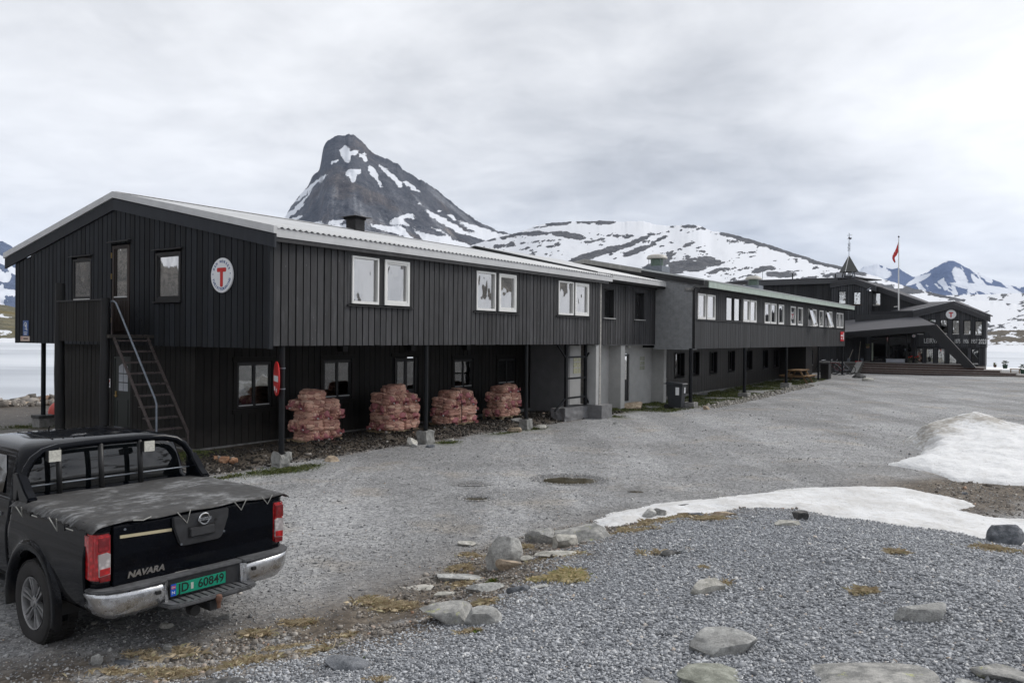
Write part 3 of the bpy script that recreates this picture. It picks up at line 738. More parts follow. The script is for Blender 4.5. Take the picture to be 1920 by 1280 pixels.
# ================================================================== THE LODGE
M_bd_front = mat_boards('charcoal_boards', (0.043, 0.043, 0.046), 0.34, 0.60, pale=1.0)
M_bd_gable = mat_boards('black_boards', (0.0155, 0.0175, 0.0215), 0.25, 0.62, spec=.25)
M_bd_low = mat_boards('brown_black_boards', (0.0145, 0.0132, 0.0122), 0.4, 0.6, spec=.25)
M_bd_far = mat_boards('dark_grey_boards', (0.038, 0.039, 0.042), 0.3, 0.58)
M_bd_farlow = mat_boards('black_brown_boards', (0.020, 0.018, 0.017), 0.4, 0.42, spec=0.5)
M_backing = mat_plain('black_backing', (0.006, 0.006, 0.007), 0.9, var=.2)
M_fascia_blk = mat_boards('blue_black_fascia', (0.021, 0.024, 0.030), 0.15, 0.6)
M_white = mat_plain('white_window_paint', (0.78, 0.78, 0.76), 0.45, var=.05)
M_blackpaint = mat_plain('black_paint', (0.016, 0.016, 0.017), 0.5, var=.2)
M_steel_blk = mat_plain('black_steel', (0.011, 0.012, 0.014), 0.6, 0.0, var=.2, spec=.2)
M_zinc = mat_plain('zinc_sheet', (0.56, 0.565, 0.57), 0.5, 0.0, var=.08, scale=3)
M_galv = mat_plain('galvanised_steel', (0.20, 0.22, 0.25), 0.4, 0.6, var=.15)
M_green_copper = mat_plain('pale_green_fascia', (0.40, 0.47, 0.42), 0.6, var=.12, scale=4)
M_conc = mat_plain('concrete', (0.22, 0.217, 0.21), 0.9, var=.4, scale=7, bump=.5)
M_conc_pale = mat_plain('pale_concrete', (0.24, 0.24, 0.23), 0.9, var=.35, scale=9, bump=.6)
M_render_grey = mat_plain('grey_render', (0.40, 0.40, 0.395), 0.85, var=.10, scale=3, bump=.3)
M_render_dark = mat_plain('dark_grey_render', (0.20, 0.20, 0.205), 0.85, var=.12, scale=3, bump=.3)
M_render_base = mat_plain('dark_base_render', (0.17, 0.17, 0.175), 0.85, var=.2, scale=6, bump=.4)
M_brickgrey = mat_plain('painted_brick', (0.25, 0.257, 0.264), 0.75, var=.16, scale=5, bump=.4)
M_mortar = mat_plain('painted_mortar', (0.225, 0.23, 0.238), 0.85, var=.2, scale=5)
M_glass = mat_glass('window_glass', refl=.46)
M_glass_dim = mat_glass('dim_window_glass', (0.7, 0.72, 0.72), 0.08)
M_curtain = mat_plain('cream_curtain', (0.50, 0.46, 0.38), 0.9, var=.12, scale=6)
M_curtain_w = mat_plain('white_curtain', (0.66, 0.65, 0.66), 0.9, var=.08, scale=6)
M_room = mat_plain('dark_room', (0.030, 0.028, 0.026), 0.9, var=.3)
M_brass = mat_plain('brass', (0.35, 0.24, 0.09), 0.35, 0.9, var=.2)
def mat_roof(name, c, metal=.1, rough=.6):
    t = NT(name); p = t.coord()
    f = t.noise(t.map(p, (.8, .8, .8)), 1.2, 6, .6); g = t.noise(t.map(p, (9, .6, .6)), 1.0, 5, .6)
    h = t.math('ADD', t.math('MULTIPLY', f, .6), t.math('MULTIPLY', g, .4))
    col = t.ramp(h, [(.3, tuple(x * .78 for x in c)), (.55, c), (.8, tuple(min(1, x * 1.15) for x in c))])
    t.bsdf(col, t.math('MULTIPLY_ADD', h, .3, rough - .1), metal, .5, t.bump(h, .1, .01))
    return t.m
M_roof = mat_roof('corrugated_zinc', (0.56, 0.57, 0.58))
M_felt = mat_roof('grey_roof_felt', (0.085, 0.085, 0.095), 0, .9)

def XF(plane, c, o):
    """wall frame (h, d, z) -> coordinates of the wing; d grows inwards; o = the wing's own origin (u, v)"""
    if plane == 'v': return lambda h, d, z: (h - o[0], c + d - o[1], z)
    return lambda h, d, z: (c + d - o[0], h - o[1], z)
def wing(name, u0, v0, z0, label):
    r = empty(name, UV(u0, v0, 0), LODGE_RZ, label, 'building'); r['o'] = (u0, v0)
    return r
def ro(r): return (r['o'][0], r['o'][1])
def top_at(top, h):
    if callable(top): return top(h)
    return top
def cut(h0, h1, z0, top, holes, peak=None):
    """rectangles (as h0,h1,z0,zt0,zt1) left of a strip after the openings are taken out"""
    br = {h0, h1}
    for (a, b, c, d) in holes:
        for q in (a, b):
            if h0 + 1e-4 < q < h1 - 1e-4: br.add(q)
    if peak is not None and h0 < peak < h1: br.add(peak)
    br = sorted(br); out = []
    for a, b in zip(br[:-1], br[1:]):
        mid = (a + b) / 2; segs = [(z0, None)]
        for (ha, hb, za, zb) in sorted([q for q in holes if q[0] < mid < q[1]], key=lambda q: q[2]):
            s0 = segs.pop()[0]
            if za > s0 + .01: segs.append((s0, za))
            segs.append((zb, None))
        for (s0, s1) in segs:
            if s1 is None:
                t0, t1 = top_at(top, a), top_at(top, b)
                if min(t0, t1) > s0 + .01: out.append((a, b, s0, t0, t1))
            else: out.append((a, b, s0, s1, s1))
    return out
_bcache = {}
def boards(parent, plane, c, h0, h1, z0, top, holes, mat, pitch=.19, w=.165, th=.022, peak=None, jit=.004, joined=None, bot=0.0, name='board', round_=0.0):
    """board cladding, outer face at c - th; every board its own object unless joined"""
    o = ro(parent); n = max(1, int(round((h1 - h0) / pitch))); p = (h1 - h0) / n
    J = MB(XF(plane, c, o)) if joined else None
    for i in range(n):
        a = h0 + i * p + (p - w * p / pitch) / 2; b = h0 + (i + 1) * p - (p - w * p / pitch) / 2
        zz = z0 + random.uniform(-bot, bot); dd = random.uniform(-jit, jit)
        rects = cut(a, b, zz, top, holes, peak)
        if not rects: continue
        if joined:
            for (a_, b_, s0, t0, t1) in rects:
                J.hexa([(a_, -th - dd, s0), (b_, -th - dd, s0), (b_, .004, s0), (a_, .004, s0), (a_, -th - dd, t0), (b_, -th - dd, t1), (b_, .004, t1), (a_, .004, t0)])
            continue
        groups = []
        for rc in rects:
            for g_ in groups:
                if any(abs(rc[0] - q[1]) < 1e-6 and rc[2] < max(q[3], q[4]) and q[2] < max(rc[3], rc[4]) for q in g_): g_.append(rc); break
            else: groups.append([rc])
        for rects in groups:
          key = (plane, mat.name, tuple((round(a_ - a, 3), round(b_ - a, 3), round(s0, 2), round(t0, 2), round(t1, 2)) for (a_, b_, s0, t0, t1) in rects))
          me = _bcache.get(key)
          if me is None:
            m = MB(XF(plane, 0, (0, 0)))
            for (a_, b_, s0, t0, t1) in rects:
                m.hexa([(a_ - a, -th, s0), (b_ - a, -th, s0), (b_ - a, .004, s0), (a_ - a, .004, s0), (a_ - a, -th, t0), (b_ - a, -th, t1), (b_ - a, .004, t1), (a_ - a, .004, t0)])
            me = m.mesh(name, mat); _bcache[key] = me
          q = XF(plane, c, o)(a, -dd, 0)
          link(name, me, parent, q)
    if joined:
        ob = J.build(joined, mat, parent); ob['kind'] = 'stuff'
def backing(parent, plane, c, h0, h1, z0, top, holes, mat, th=.12, peak=None, name='wall'):
    m = MB(XF(plane, c, ro(parent)))
    for (a_, b_, s0, t0, t1) in cut(h0, h1, z0, top, holes, peak):
        m.hexa([(a_, 0, s0), (b_, 0, s0), (b_, th, s0), (a_, th, s0), (a_, 0, t0), (b_, 0, t1), (b_, th, t1), (a_, th, t0)])
    return m.build(name, mat, parent)
def window(parent, plane, c, h0, h1, z0, z1, fmat, fw=.055, out=.03, pane=None, curtain=None, cmat=None, mull=(), bars=(), sill=None, trim=None, head=None, deep=.0, name='window', sash=True, trimw=.10, room=True):
    """a window: frame with pane, curtains, sill as its sub-parts; c = wall face, deep = how far the frame sits back"""
    xf = XF(plane, c + deep, ro(parent)); m = MB(xf)
    m.box(h0, h0 + fw, -out, .06, z0, z1); m.box(h1 - fw, h1, -out, .06, z0, z1)
    m.box(h0 + fw, h1 - fw, -out, .06, z0, z0 + fw * 1.3); m.box(h0 + fw, h1 - fw, -out, .06, z1 - fw, z1)
    if sash:
        g = .012; q = fw * .55
        a, b, s0, s1 = h0 + fw + g * .3, h1 - fw - g * .3, z0 + fw * 1.3 + g * .3, z1 - fw - g * .3
        m.box(a, a + q, -out + .014, .05, s0, s1); m.box(b - q, b, -out + .014, .05, s0, s1)
        m.box(a + q, b - q, -out + .014, .05, s0, s0 + q); m.box(a + q, b - q, -out + .014, .05, s1 - q, s1)
    for x in mull: m.box(x - fw * .7, x + fw * .7, -out, .055, z0 + fw * 1.3, z1 - fw)
    w = m.build(name, fmat, parent)
    g = MB(xf).box(h0 + fw * .9, h1 - fw * .9, .012, .018, z0 + fw, z1 - fw * .9).build('pane', pane or M_glass, w)
    if bars:
        mb = MB(xf)
        for k in bars:
            if k[0] == 'h': mb.box(h0 + fw, h1 - fw, -.012, .010, k[1] - .014, k[1] + .014)
            else: mb.box(k[1] - .014, k[1] + .014, -.014, .008, z0 + fw, z1 - fw)
        mb.build('glazing_bar', fmat, w)
    if curtain:
        for (a, b, za, zb) in curtain:
            cm = MB(xf); n = max(6, int((b - a) / .035)); P = []
            for i in range(n + 1):
                h = a + (b - a) * i / n; dd = .10 + .022 * math.sin(i * 2.1 + a * 9) + .012 * math.sin(i * 5.3)
                P += [(h, dd, za), (h, dd, zb)]
            cm.add(P, [(2 * i, 2 * i + 2, 2 * i + 3, 2 * i + 1) for i in range(n)])
            cm.build('curtain', cmat or M_curtain, w, smooth=True)
    if room:
        # the dark room seen through the glass: a shallow niche
        rm = MB(xf); a, b, s0, s1, dp = h0 - .02, h1 + .02, z0 - .02, z1 + .02, .55
        rm.add([(a, .07, s0), (b, .07, s0), (b, .07, s1), (a, .07, s1), (a, dp, s0), (b, dp, s0), (b, dp, s1), (a, dp, s1)], [(4, 5, 6, 7), (0, 1, 5, 4), (3, 2, 6, 7), (0, 3, 7, 4), (1, 2, 6, 5)])
        rm.build('room', M_room, w)
    if sill: MB(xf).box(h0 - .05, h1 + .05, -out - .05, .0, z0 - .035, z0 - .002).build('sill', sill, w)
    if trim:
        tm = MB(XF(plane, c, ro(parent))); q = trimw
        tm.box(h0 - q, h0 - .002, -.045, 0, z0 - .02, z1 + .02); tm.box(h1 + .002, h1 + q, -.045, 0, z0 - .02, z1 + .02)
        tm.box(h0 - q - .02, h1 + q + .02, -.05, 0, z1 + .022, z1 + .022 + q); tm.box(h0 - q - .02, h1 + q + .02, -.055, 0, z0 - .022 - q, z0 - .022)
        tm.build('casing', trim, w)
    if head:
        MB(XF(plane, c, ro(parent))).hexa([(h0 - .09, -.09, z1 + .05), (h1 + .09, -.09, z1 + .05), (h1 + .09, 0, z1 + .075), (h0 - .09, 0, z1 + .075),
                                          (h0 - .09, -.09, z1 + .065), (h1 + .09, -.09, z1 + .065), (h1 + .09, 0, z1 + .10), (h0 - .09, 0, z1 + .10)]).build('drip_board', head, w)
    return w
def corrugated(parent, name, mat, u0, u1, prof, period=.155, amp=.018, th=.004, seg=8):
    """roof sheet; prof = list of (v, z) from eave to eave, waves run along u"""
    o = ro(parent); n = int((u1 - u0) / period * seg); m = MB(); k = len(prof)
    for i in range(n + 1):
        u = u0 + (u1 - u0) * i / n; w = amp * math.cos((u - u0) / period * 2 * math.pi)
        for (v, z) in prof: m.v.append((u - o[0], v - o[1], z + w))
    for i in range(n):
        for j in range(k - 1): m.f.append((i * k + j, (i + 1) * k + j, (i + 1) * k + j + 1, i * k + j + 1))
    b = m.build(name, mat, parent, smooth='all')
    sm = b.modifiers.new('thickness', 'SOLIDIFY'); sm.thickness = th * 2
    return b

# ------------------------------------------------------------------ near wing: box of two storeys, the upper one overhanging
A = wing('lodge_wing', 0, 0, 0, 'two storey black timber wing nearest the pickup, gable end with round white emblem')
AW = 10.58; AP = 5.62; AE = 4.50; APK = 5.60        # width, ridge position, underside heights at eave and peak
LA = 13.87; ZB = 2.42
gt = lambda v: AE + (APK - AE) * (1 - abs(v - AP) / (AP + .1) if v < AP else 1 - abs(v - AP) / (AW - AP + .1))
gh = [(6.69, 7.65, 3.42, 4.55), (4.98, 5.80, 2.62, 4.78), (2.94, 3.98, 3.33, 4.55)]
backing(A, 'u', 0, 0.0, AW, 2.40, gt, gh, M_backing, peak=AP)
boards(A, 'u', 0, 0.0, AW, 2.375, gt, gh, M_bd_gable, pitch=.2, w=.172, peak=AP)
holes = [(2.08, 4.21, 3.30, 9), (6.67, 8.80, 3.30, 9), (10.93, 13.10, 3.30, 9)]
backing(A, 'v', 0, .13, LA, 2.46, 4.60, [(2.2, 3.04, 3.36, 4.42), (3.24, 4.09, 3.36, 4.42), (6.79, 7.66, 3.36, 4.42), (7.83, 8.68, 3.36, 4.42), (11.05, 11.97, 3.36, 4.42), (12.08, 12.98, 3.36, 4.42)], M_backing)
boards(A, 'v', 0, 0.06, LA - .02, 2.43, 4.56, holes, M_bd_front, pitch=.192, w=.160, jit=.005, bot=.006)
for (a, b) in [(2.08, 4.21), (6.67, 8.80), (10.93, 13.10)]:
    m = MB(XF('v', 0, (0, 0))); wz = {2.08: [(2.20, 3.04), (3.24, 4.09)], 6.67: [(6.79, 7.66), (7.83, 8.68)], 10.93: [(11.05, 11.97), (12.08, 12.98)]}[a]
    m.box(a + .005, b - .005, -.026, -.001, 4.43, 4.56)
    xs = [a + .005] + [q for w_ in wz for q in w_] + [b - .005]
    for i in (0, 2, 4): m.box(xs[i], xs[i + 1], -.024, -.001, 3.345, 4.428)
    m.build('window_surround', M_bd_front, A)
cur = {2.20: [(2.26, 2.36, 3.4, 4.4)], 3.24: [(3.62, 3.74, 3.4, 4.2)], 6.79: [], 7.83: [(8.1, 8.6, 3.4, 4.4)], 11.05: [(11.5, 11.9, 3.4, 4.4)], 12.08: [(12.1, 12.5, 3.4, 4.4)]}
for (a, b) in [(2.20, 3.04), (3.24, 4.09), (6.79, 7.66), (7.83, 8.68), (11.05, 11.97), (12.08, 12.98)]:
    sec = a in (3.24, 7.83, 12.08)
    window(A, 'v', 0, a, b, 3.36, 4.42, M_white, fw=.045 if not sec else .06, out=.055, curtain=cur[a], cmat=M_curtain if a == 3.24 else M_curtain_w, sash=sec)
for (a, b) in [(2.08, 4.21), (6.67, 8.80), (10.93, 13.10)]:
    MB(XF('v', 0, (0, 0))).box(a - .02, b + .04, -.075, -.002, 3.30, 3.325).build('window_ledge', M_blackpaint, A)
window(A, 'u', 0, 6.73, 7.61, 3.47, 4.50, M_blackpaint, fw=.05, out=.01, head=M_blackpaint, sill=None, curtain=[(6.8, 7.05, 3.5, 4.5), (7.35, 7.58, 3.5, 4.5)])
window(A, 'u', 0, 2.98, 3.94, 3.38, 4.47, M_blackpaint, fw=.06, out=.03, head=M_blackpaint, sill=M_blackpaint, curtain=[(3.05, 3.36, 3.4, 4.4), (3.62, 3.85, 3.4, 4.4)])
MB(XF('u', 0, (0, 0))).box(6.79, 7.55, -.02, 0, 3.475, 3.50).build('window_ledge', M_white, A)
# upper door
d = MB(XF('u', 0, (0, 0)))
d.box(5.02, 5.10, -.02, .06, 2.64, 4.74); d.box(5.68, 5.76, -.02, .06, 2.64, 4.74); d.box(5.10, 5.68, -.02, .06, 4.66, 4.74)
d.box(5.10, 5.68, .0, .05, 2.64, 3.52); d.box(5.10, 5.15, .0, .05, 3.52, 4.66); d.box(5.63, 5.68, .0, .05, 3.52, 4.66)
for k in range(8): d.box(5.13 + k * .068, 5.18 + k * .068, -.012, 0, 2.70, 3.44)
d = d.build('door', mat_boards('brown_door', (.030, .021, .018), .3, .5), A)
MB(XF('u', 0, (0, 0))).box(5.15, 5.63, .02, .026, 3.52, 4.66).build('pane', M_glass, d)
MB(XF('u', 0, (0, 0))).box(5.12, 5.66, -.03, 0, 3.50, 3.53).build('sill', M_zinc, d)
m = MB(XF('u', 0, (0, 0)))
for z in (2.9, 3.95, 4.45): m.box(5.775, 5.80, -.03, 0, z, z + .13)
m.build('hinge', M_brass, d)
MB(XF('u', 0, (0, 0))).box(5.15, 5.63, .3, .31, 2.6, 4.7).build('room', M_room, d)
MB(XF('u', 0, (0, 0))).hexa([(4.93, -.12, 4.80), (5.86, -.12, 4.80), (5.86, 0, 4.83), (4.93, 0, 4.83), (4.93, -.12, 4.82), (5.86, -.12, 4.82), (5.86, 0, 4.87), (4.93, 0, 4.87)]).build('drip_board', M_blackpaint, d)
# corner board, underside, far end wall
MB().box(-.03, .05, -.03, .05, 2.36, 4.56).build('corner_board', M_bd_gable, A)
MB().box(-.032, .05, AW - .03, AW + .03, 2.37, 4.56).build('corner_board', M_bd_gable, A)
MB().box(.10, LA, .12, AW, 2.45, 2.55).build('soffit', M_backing, A)
MB().box(.1, LA, AW - .12, AW, 2.4, 4.56).build('wall', M_bd_gable, A)
# raking fascia: dark board and grey metal edge over it
def rake(parent, u, th, v0, z0, vp, zp, v1, z1, drop0, drop1, mat, name, o=(0, 0)):
    for (a, za, b, zb) in ((v0, z0, vp, zp), (vp, zp, v1, z1)):
        MB().hexa([(u - o[0], a - o[1], za - drop1), (u + th - o[0], a - o[1], za - drop1), (u + th - o[0], b - o[1], zb - drop1), (u - o[0], b - o[1], zb - drop1),
                   (u - o[0], a - o[1], za - drop0), (u + th - o[0], a - o[1], za - drop0), (u + th - o[0], b - o[1], zb - drop0), (u - o[0], b - o[1], zb - drop0)]).build(name, mat, parent)
rake(A, -.06, .05, -.20, 4.77, AP + .03, 5.99, 11.17, 4.82, .13, .40, M_fascia_blk, 'barge_board')
rake(A, -.09, .09, -.21, 4.80, AP + .03, 6.03, 11.20, 4.85, .0, .15, M_zinc, 'roof_edge')
# gutter-side fascia
MB().box(.02, 14.45, -.165, -.145, 4.59, 4.76).build('eave_fascia', M_zinc, A)
MB().box(.02, 14.2, -.15, -.12, 4.50, 4.595).build('eave_board', M_bd_front, A)
MB().box(.0, LA, -.14, .12, 4.555, 4.59).build('soffit', M_backing, A)
MB().box(0, LA, AW - .1, AW + .55, 4.56, 4.7).build('eave_board', M_fascia_blk, A)
corrugated(A, 'roof', M_roof, -.02, 14.45, [(-.19, 4.782), (AP + .03, 6.005), (11.18, 4.83)])
MB().hexa([(0, AP - .16, 6.00), (14.4, AP - .16, 6.00), (14.4, AP + .22, 6.0), (0, AP + .22, 6.0), (0, AP + .02, 6.045), (14.4, AP + .02, 6.045), (14.4, AP + .04, 6.045), (0, AP + .04, 6.045)]).build('ridge_cap', M_zinc, A)
# sheet metal chimney
c = MB().box(7.66, 8.06, 5.42, 5.84, 5.75, 6.38)
c = c.build('chimney', mat_plain('chimney_sheet', (.030, .029, .030), .4, .5, var=.3), A)
MB().hexa([(7.46, 5.24, 6.41), (8.26, 5.24, 6.41), (8.26, 6.02, 6.41), (7.46, 6.02, 6.41), (7.50, 5.3, 6.43), (8.22, 5.3, 6.43), (7.87, 5.67, 6.47), (7.83, 5.63, 6.47)]).build('chimney_cap', M_blackpaint, c)
MB().box(7.6, 8.1, 5.4, 5.9, 6.34, 6.42).build('chimney_collar', M_backing, c)
# lower storey
LW0, LW1 = 2.80, 8.86
gl = [(5.36, 6.14, .13, 2.10)]
backing(A, 'u', .25, LW0, LW1, .02, 2.45, gl, M_backing)
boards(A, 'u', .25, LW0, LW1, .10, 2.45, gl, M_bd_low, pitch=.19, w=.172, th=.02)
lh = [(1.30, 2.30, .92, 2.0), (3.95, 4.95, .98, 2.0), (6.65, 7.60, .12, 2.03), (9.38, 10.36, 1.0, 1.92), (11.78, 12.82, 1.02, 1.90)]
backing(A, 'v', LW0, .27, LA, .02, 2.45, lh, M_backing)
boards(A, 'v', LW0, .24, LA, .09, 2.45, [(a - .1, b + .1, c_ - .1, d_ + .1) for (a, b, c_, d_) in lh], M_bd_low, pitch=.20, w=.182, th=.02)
MB().box(.24, LA, LW0 - .03, LW0 + .1, -.2, .10).build('footing', M_conc, A)
MB().box(.20, .4, LW0 - .03, LW1, -.2, .10).build('footing', M_conc, A)
MB().box(.3, LA, LW1 - .1, LW1, 0, 2.45).build('wall', M_bd_low, A)
for i, (a, b, c_, d_) in enumerate(lh):
    if i == 2: continue
    mid = (a + b) / 2
    w = window(A, 'v', LW0, a, b, c_, d_, M_blackpaint, fw=.05, out=.012, pane=M_glass_dim, mull=(mid,), trim=M_bd_low, curtain=[(a + .08, a + .3, c_ + .1, d_ - .1)] if i > 2 else None)
    MB(XF('v', LW0, (0, 0))).box(a + .07, mid - .05, -.03, 0, c_ + .055, c_ + .075).build('weather_bar', M_zinc, w)
    MB(XF('v', LW0, (0, 0))).box(mid + .05, b - .07, -.03, 0, c_ + .055, c_ + .075).build('weather_bar', M_zinc, w)
# doorway behind the second pile
d = MB(XF('v', LW0, (0, 0))); d.box(6.70, 7.55, .0, .05, .14, 2.0); d.box(6.66, 6.72, -.03, .05, .14, 2.02); d.box(7.53, 7.59, -.03, .05, .14, 2.02); d.box(7.10, 7.15, -.01, 0, .14, 2.0)
d = d.build('door', M_blackpaint, A)
MB(XF('v', LW0, (0, 0))).box(6.78, 7.04, -.008, 0, 1.1, 1.9).build('pane', M_glass_dim, d)
MB(XF('v', LW0, (0, 0))).box(7.2, 7.46, -.008, 0, 1.1, 1.9).build('pane', M_glass_dim, d)
MB(XF('v', LW0, (0, 0))).box(6.5, 7.75, -.06, 0, 2.05, 2.15).build('casing', M_bd_low, d)
# gable door with arched six-pane light
d = MB(XF('u', .25, (0, 0))); d.box(5.42, 6.08, .0, .05, .15, 2.04); d.box(5.38, 5.42, -.015, .05, .13, 2.09); d.box(6.08, 6.12, -.015, .05, .13, 2.09); d.box(5.42, 6.08, -.015, .05, 2.04, 2.09)
d.box(5.50, 6.0, -.01, 0, .35, .40); d.box(5.50, 6.0, -.01, 0, 1.02, 1.06)
for (a, b) in ((5.50, 5.53), (5.97, 6.0)): d.box(a, b, -.01, 0, .40, 1.02)
d = d.build('door', mat_plain('dark_green_door', (.020, .024, .022), .45, var=.2), A)
m = MB(XF('u', .25, (0, 0)))
for i in range(2):
    for j in range(3):
        a = 5.515 + i * .205; z = 1.26 + j * .215; zt = z + .19 + (.04 if j == 2 else 0)
        if j < 2: m.prism([(a, z), (a + .185, z), (a + .185, zt), (a, zt)], -.006, -.001, 1)
        else: m.prism([(a, z), (a + .185, z), (a + .185, zt - (.07 if i == 1 else 0)), (a + .09, zt - .02), (a, zt - (.07 if i == 0 else 0))], -.006, -.001, 1)
m.build('pane', mat_plain('curtained_panes', (.36, .38, .42), .15, var=.1), d)
m = MB(XF('u', .25, (0, 0))); m.box(6.0, 6.05, -.02, 0, 1.10, 1.25); m.box(5.92, 6.04, -.05, -.03, 1.13, 1.15); m.box(6.02, 6.05, -.05, 0, 1.13, 1.15)
m.build('handle', M_brass, d)
MB().box(.252, .256, 5.3, 6.2, 0, .1).build('threshold', M_conc, d)
# black outdoor lamps under the overhang
for u in (4.55, 7.25, 9.9):
    MB().box(u - .09, u + .09, LW0 - .20, LW0 - .02, 2.22, 2.36).build('lamp_housing', M_blackpaint, A)
# round posts with concrete feet
def rough_block(parent, name, cx, cy, z0, z1, w, d_, mat, seed, rag=.02, taper=.0):
    rnd = random.Random(seed); bm = bmesh.new(); bmesh.ops.create_cube(bm, size=1.0)
    bmesh.ops.subdivide_edges(bm, edges=bm.edges[:], cuts=4, use_grid_fill=True)
    for v in bm.verts:
        k = 1 - taper * (v.co.z + .5)
        p = Vector((v.co.x * w * k, v.co.y * d_ * k, z0 + (v.co.z + .5) * (z1 - z0)))
        nz = mnoise.noise_vector(Vector((p.x * 6 + seed, p.y * 6, p.z * 6))); p += nz * rag * 1.5
        nz = mnoise.noise_vector(Vector((p.x * 17 + seed, p.y * 17, p.z * 17))); p += nz * rag * .6
        v.co = p
    me = bpy.data.meshes.new(name); bm.to_mesh(me); bm.free(); me.materials.append(mat)
    return link(name, me, parent, (cx, cy, 0))
def post(parent, u, v, zt, zf, zg, r=.05, fw=.38, seed=1, mat=None, rag=.02, taper=.1, fmat=None):
    o = ro(parent)
    p = MB().lathe([(r, zf - .02), (r, zt)], (u - o[0], v - o[1], 0), 16).build('post', mat or M_steel_blk, parent, smooth=True)
    MB().box(u - o[0] - r * 1.5, u - o[0] + r * 1.5, v - o[1] - r * 1.5, v - o[1] + r * 1.5, zf - .005, zf + .008).build('foot_plate', M_steel_blk, p)
    rough_block(p, 'footing', u - o[0], v - o[1], zg - .12, zf, fw, fw, fmat or M_conc_pale, seed, rag, taper)
    return p
post(A, .36, .06, 2.44, .25, -.05, .058, .34, 3, rag=.045, taper=.25)
post(A, 4.85, .06, 2.44, .29, -.08, .055, .34, 5, rag=.02)
post(A, 9.40, .06, 2.44, .22, -.12, .052, .32, 8, rag=.015)
post(A, .50, 10.15, 2.40, .38, .05, .06, .40, 9, rag=.006, taper=0, fmat=M_conc)
MB().box(.28, .72, 9.93, 10.37, .31, .39).build('footing_cap', mat_plain('dark_cap', (.06, .06, .06), .8, var=.3), A)
# rough log posts carrying the balcony
def logpost(u, v, z0, z1, r, seed):
    n = 16; m = MB(); pts = []; rs = []
    for i in range(n):
        z = z0 + (z1 - z0) * i / (n - 1)
        pts.append((u + .012 * math.sin(z * 2 + seed), v + .012 * math.cos(z * 1.7 + seed), z)); rs.append(r * (1.06 - .1 * i / n + .05 * math.sin(z * 5.1 + seed * 3) * math.sin(z * 2.3)))
    m.tube(pts, rs, 14); m.build('log_post', mat_boards('tarred_log', (.013, .013, .014), .4, .6), A, smooth=True)
logpost(-1.06, 6.10, .02, 3.80, .105, 1.0)
logpost(-1.06, 4.16, .05, 3.42, .095, 2.4)
# balcony parapet, deck
backing(A, 'u', -1.10, 4.20, 6.02, 2.50, 3.36, [], M_backing, .03, name='parapet')
boards(A, 'u', -1.10, 4.20, 6.02, 2.47, 3.36, [], M_bd_low, pitch=.105, w=.095, th=.015, joined='parapet_cladding')
MB().box(-1.15, -1.03, 4.14, 6.12, 3.36, 3.395).build('handrail_board', M_blackpaint, A)
MB().box(-1.07, 0, 3.98, 6.10, 2.55, 2.62).build('balcony_deck', mat_boards('deck', (.05, .045, .04), .3, .8), A)
MB().box(-1.08, 0, 6.02, 6.06, 2.5, 3.36).build('parapet', M_bd_low, A)
# small cornice of board ends under the balcony
boards(A, 'u', .20, LW0 + 1.2, LW1 - .4, 2.36, 2.44, [], M_bd_low, pitch=.19, w=.16, th=.03, joined='board_ends')

# ------------------------------------------------------------------ outside stair of steel
S = empty('steel_staircase', UV(-.58, 2.35, 0), LODGE_RZ, 'narrow brown steel staircase with one handrail rising to the balcony door', 'staircase')
so = (-.58, 2.35)
M_rust = mat_plain('rusty_brown_steel', (.075, .060, .058), .6, .1, var=.4, scale=14)
M_rail = mat_plain('worn_grey_rail', (.16, .18, .21), .42, .4, var=.3, scale=12)
vt, zt_, vb, zb_ = 4.00, 2.62, 2.42, .12
for uu in (-.97, -.19):
    m = MB(); m.prism([(vt + .02, zt_ + .0), (vt + .02, zt_ - .09), (vb + .03, zb_ + .37), (vb + .03, zb_ + .46)], uu, uu + .035, 0)
    m.v = [(a - so[0], b - so[1], c) for (a, b, c) in m.v]
    m.build('stringer', M_rust, S)
    MB().tube([(uu + .02 - so[0], 2.45 - so[1], .55), (uu + .02 - so[0], 2.44 - so[1], -.02)], .018, 8).build('leg', M_rust, S)
for i in range(10):
    q = (i + .5) / 10.5; v_ = vt - (vt - vb) * q - .02; z = zt_ - (zt_ - zb_ - .05) * q
    m = MB(); m.box(-.94 - so[0], -.19 - so[0], v_ - .07 - so[1], v_ + .07 - so[1], z - .012, z + .0)
    m.box(-.94 - so[0], -.19 - so[0], v_ - .075 - so[1], v_ - .065 - so[1], z - .03, z + .004)
    m.build('tread', M_rust, S)
    m = MB()
    for k in range(9): m.box(-.92 + k * .085 - so[0], -.88 + k * .085 - so[0], v_ - .065 - so[1], v_ + .065 - so[1], z + .001, z + .006)
    m.build('tread_grip', M_rust, S)
m = MB().box(-.95 - so[0], -.19 - so[0], 3.98 - so[1], 4.10 - so[1], zt_ - .02, zt_ + .005); m.build('top_plate', M_rust, S)
P = [(-.97, 4.14, 3.20), (-.97, 4.17, 3.25), (-.97, 4.15, 3.31), (-.97, 4.08, 3.345), (-.97, 3.98, 3.35), (-.97, 3.88, 3.30), (-.97, 2.40, 1.32), (-.97, 2.34, 1.2), (-.97, 2.335, .1)]
MB().tube([(a - so[0], b - so[1], c) for a, b, c in P], .021, 10).build('handrail', M_rail, S, smooth=True)
MB().tube([(-.97 - so[0], 4.06 - so[1], 3.33), (-.97 - so[0], 4.06 - so[1], 2.55)], .014, 8).build('baluster', M_rust, S)
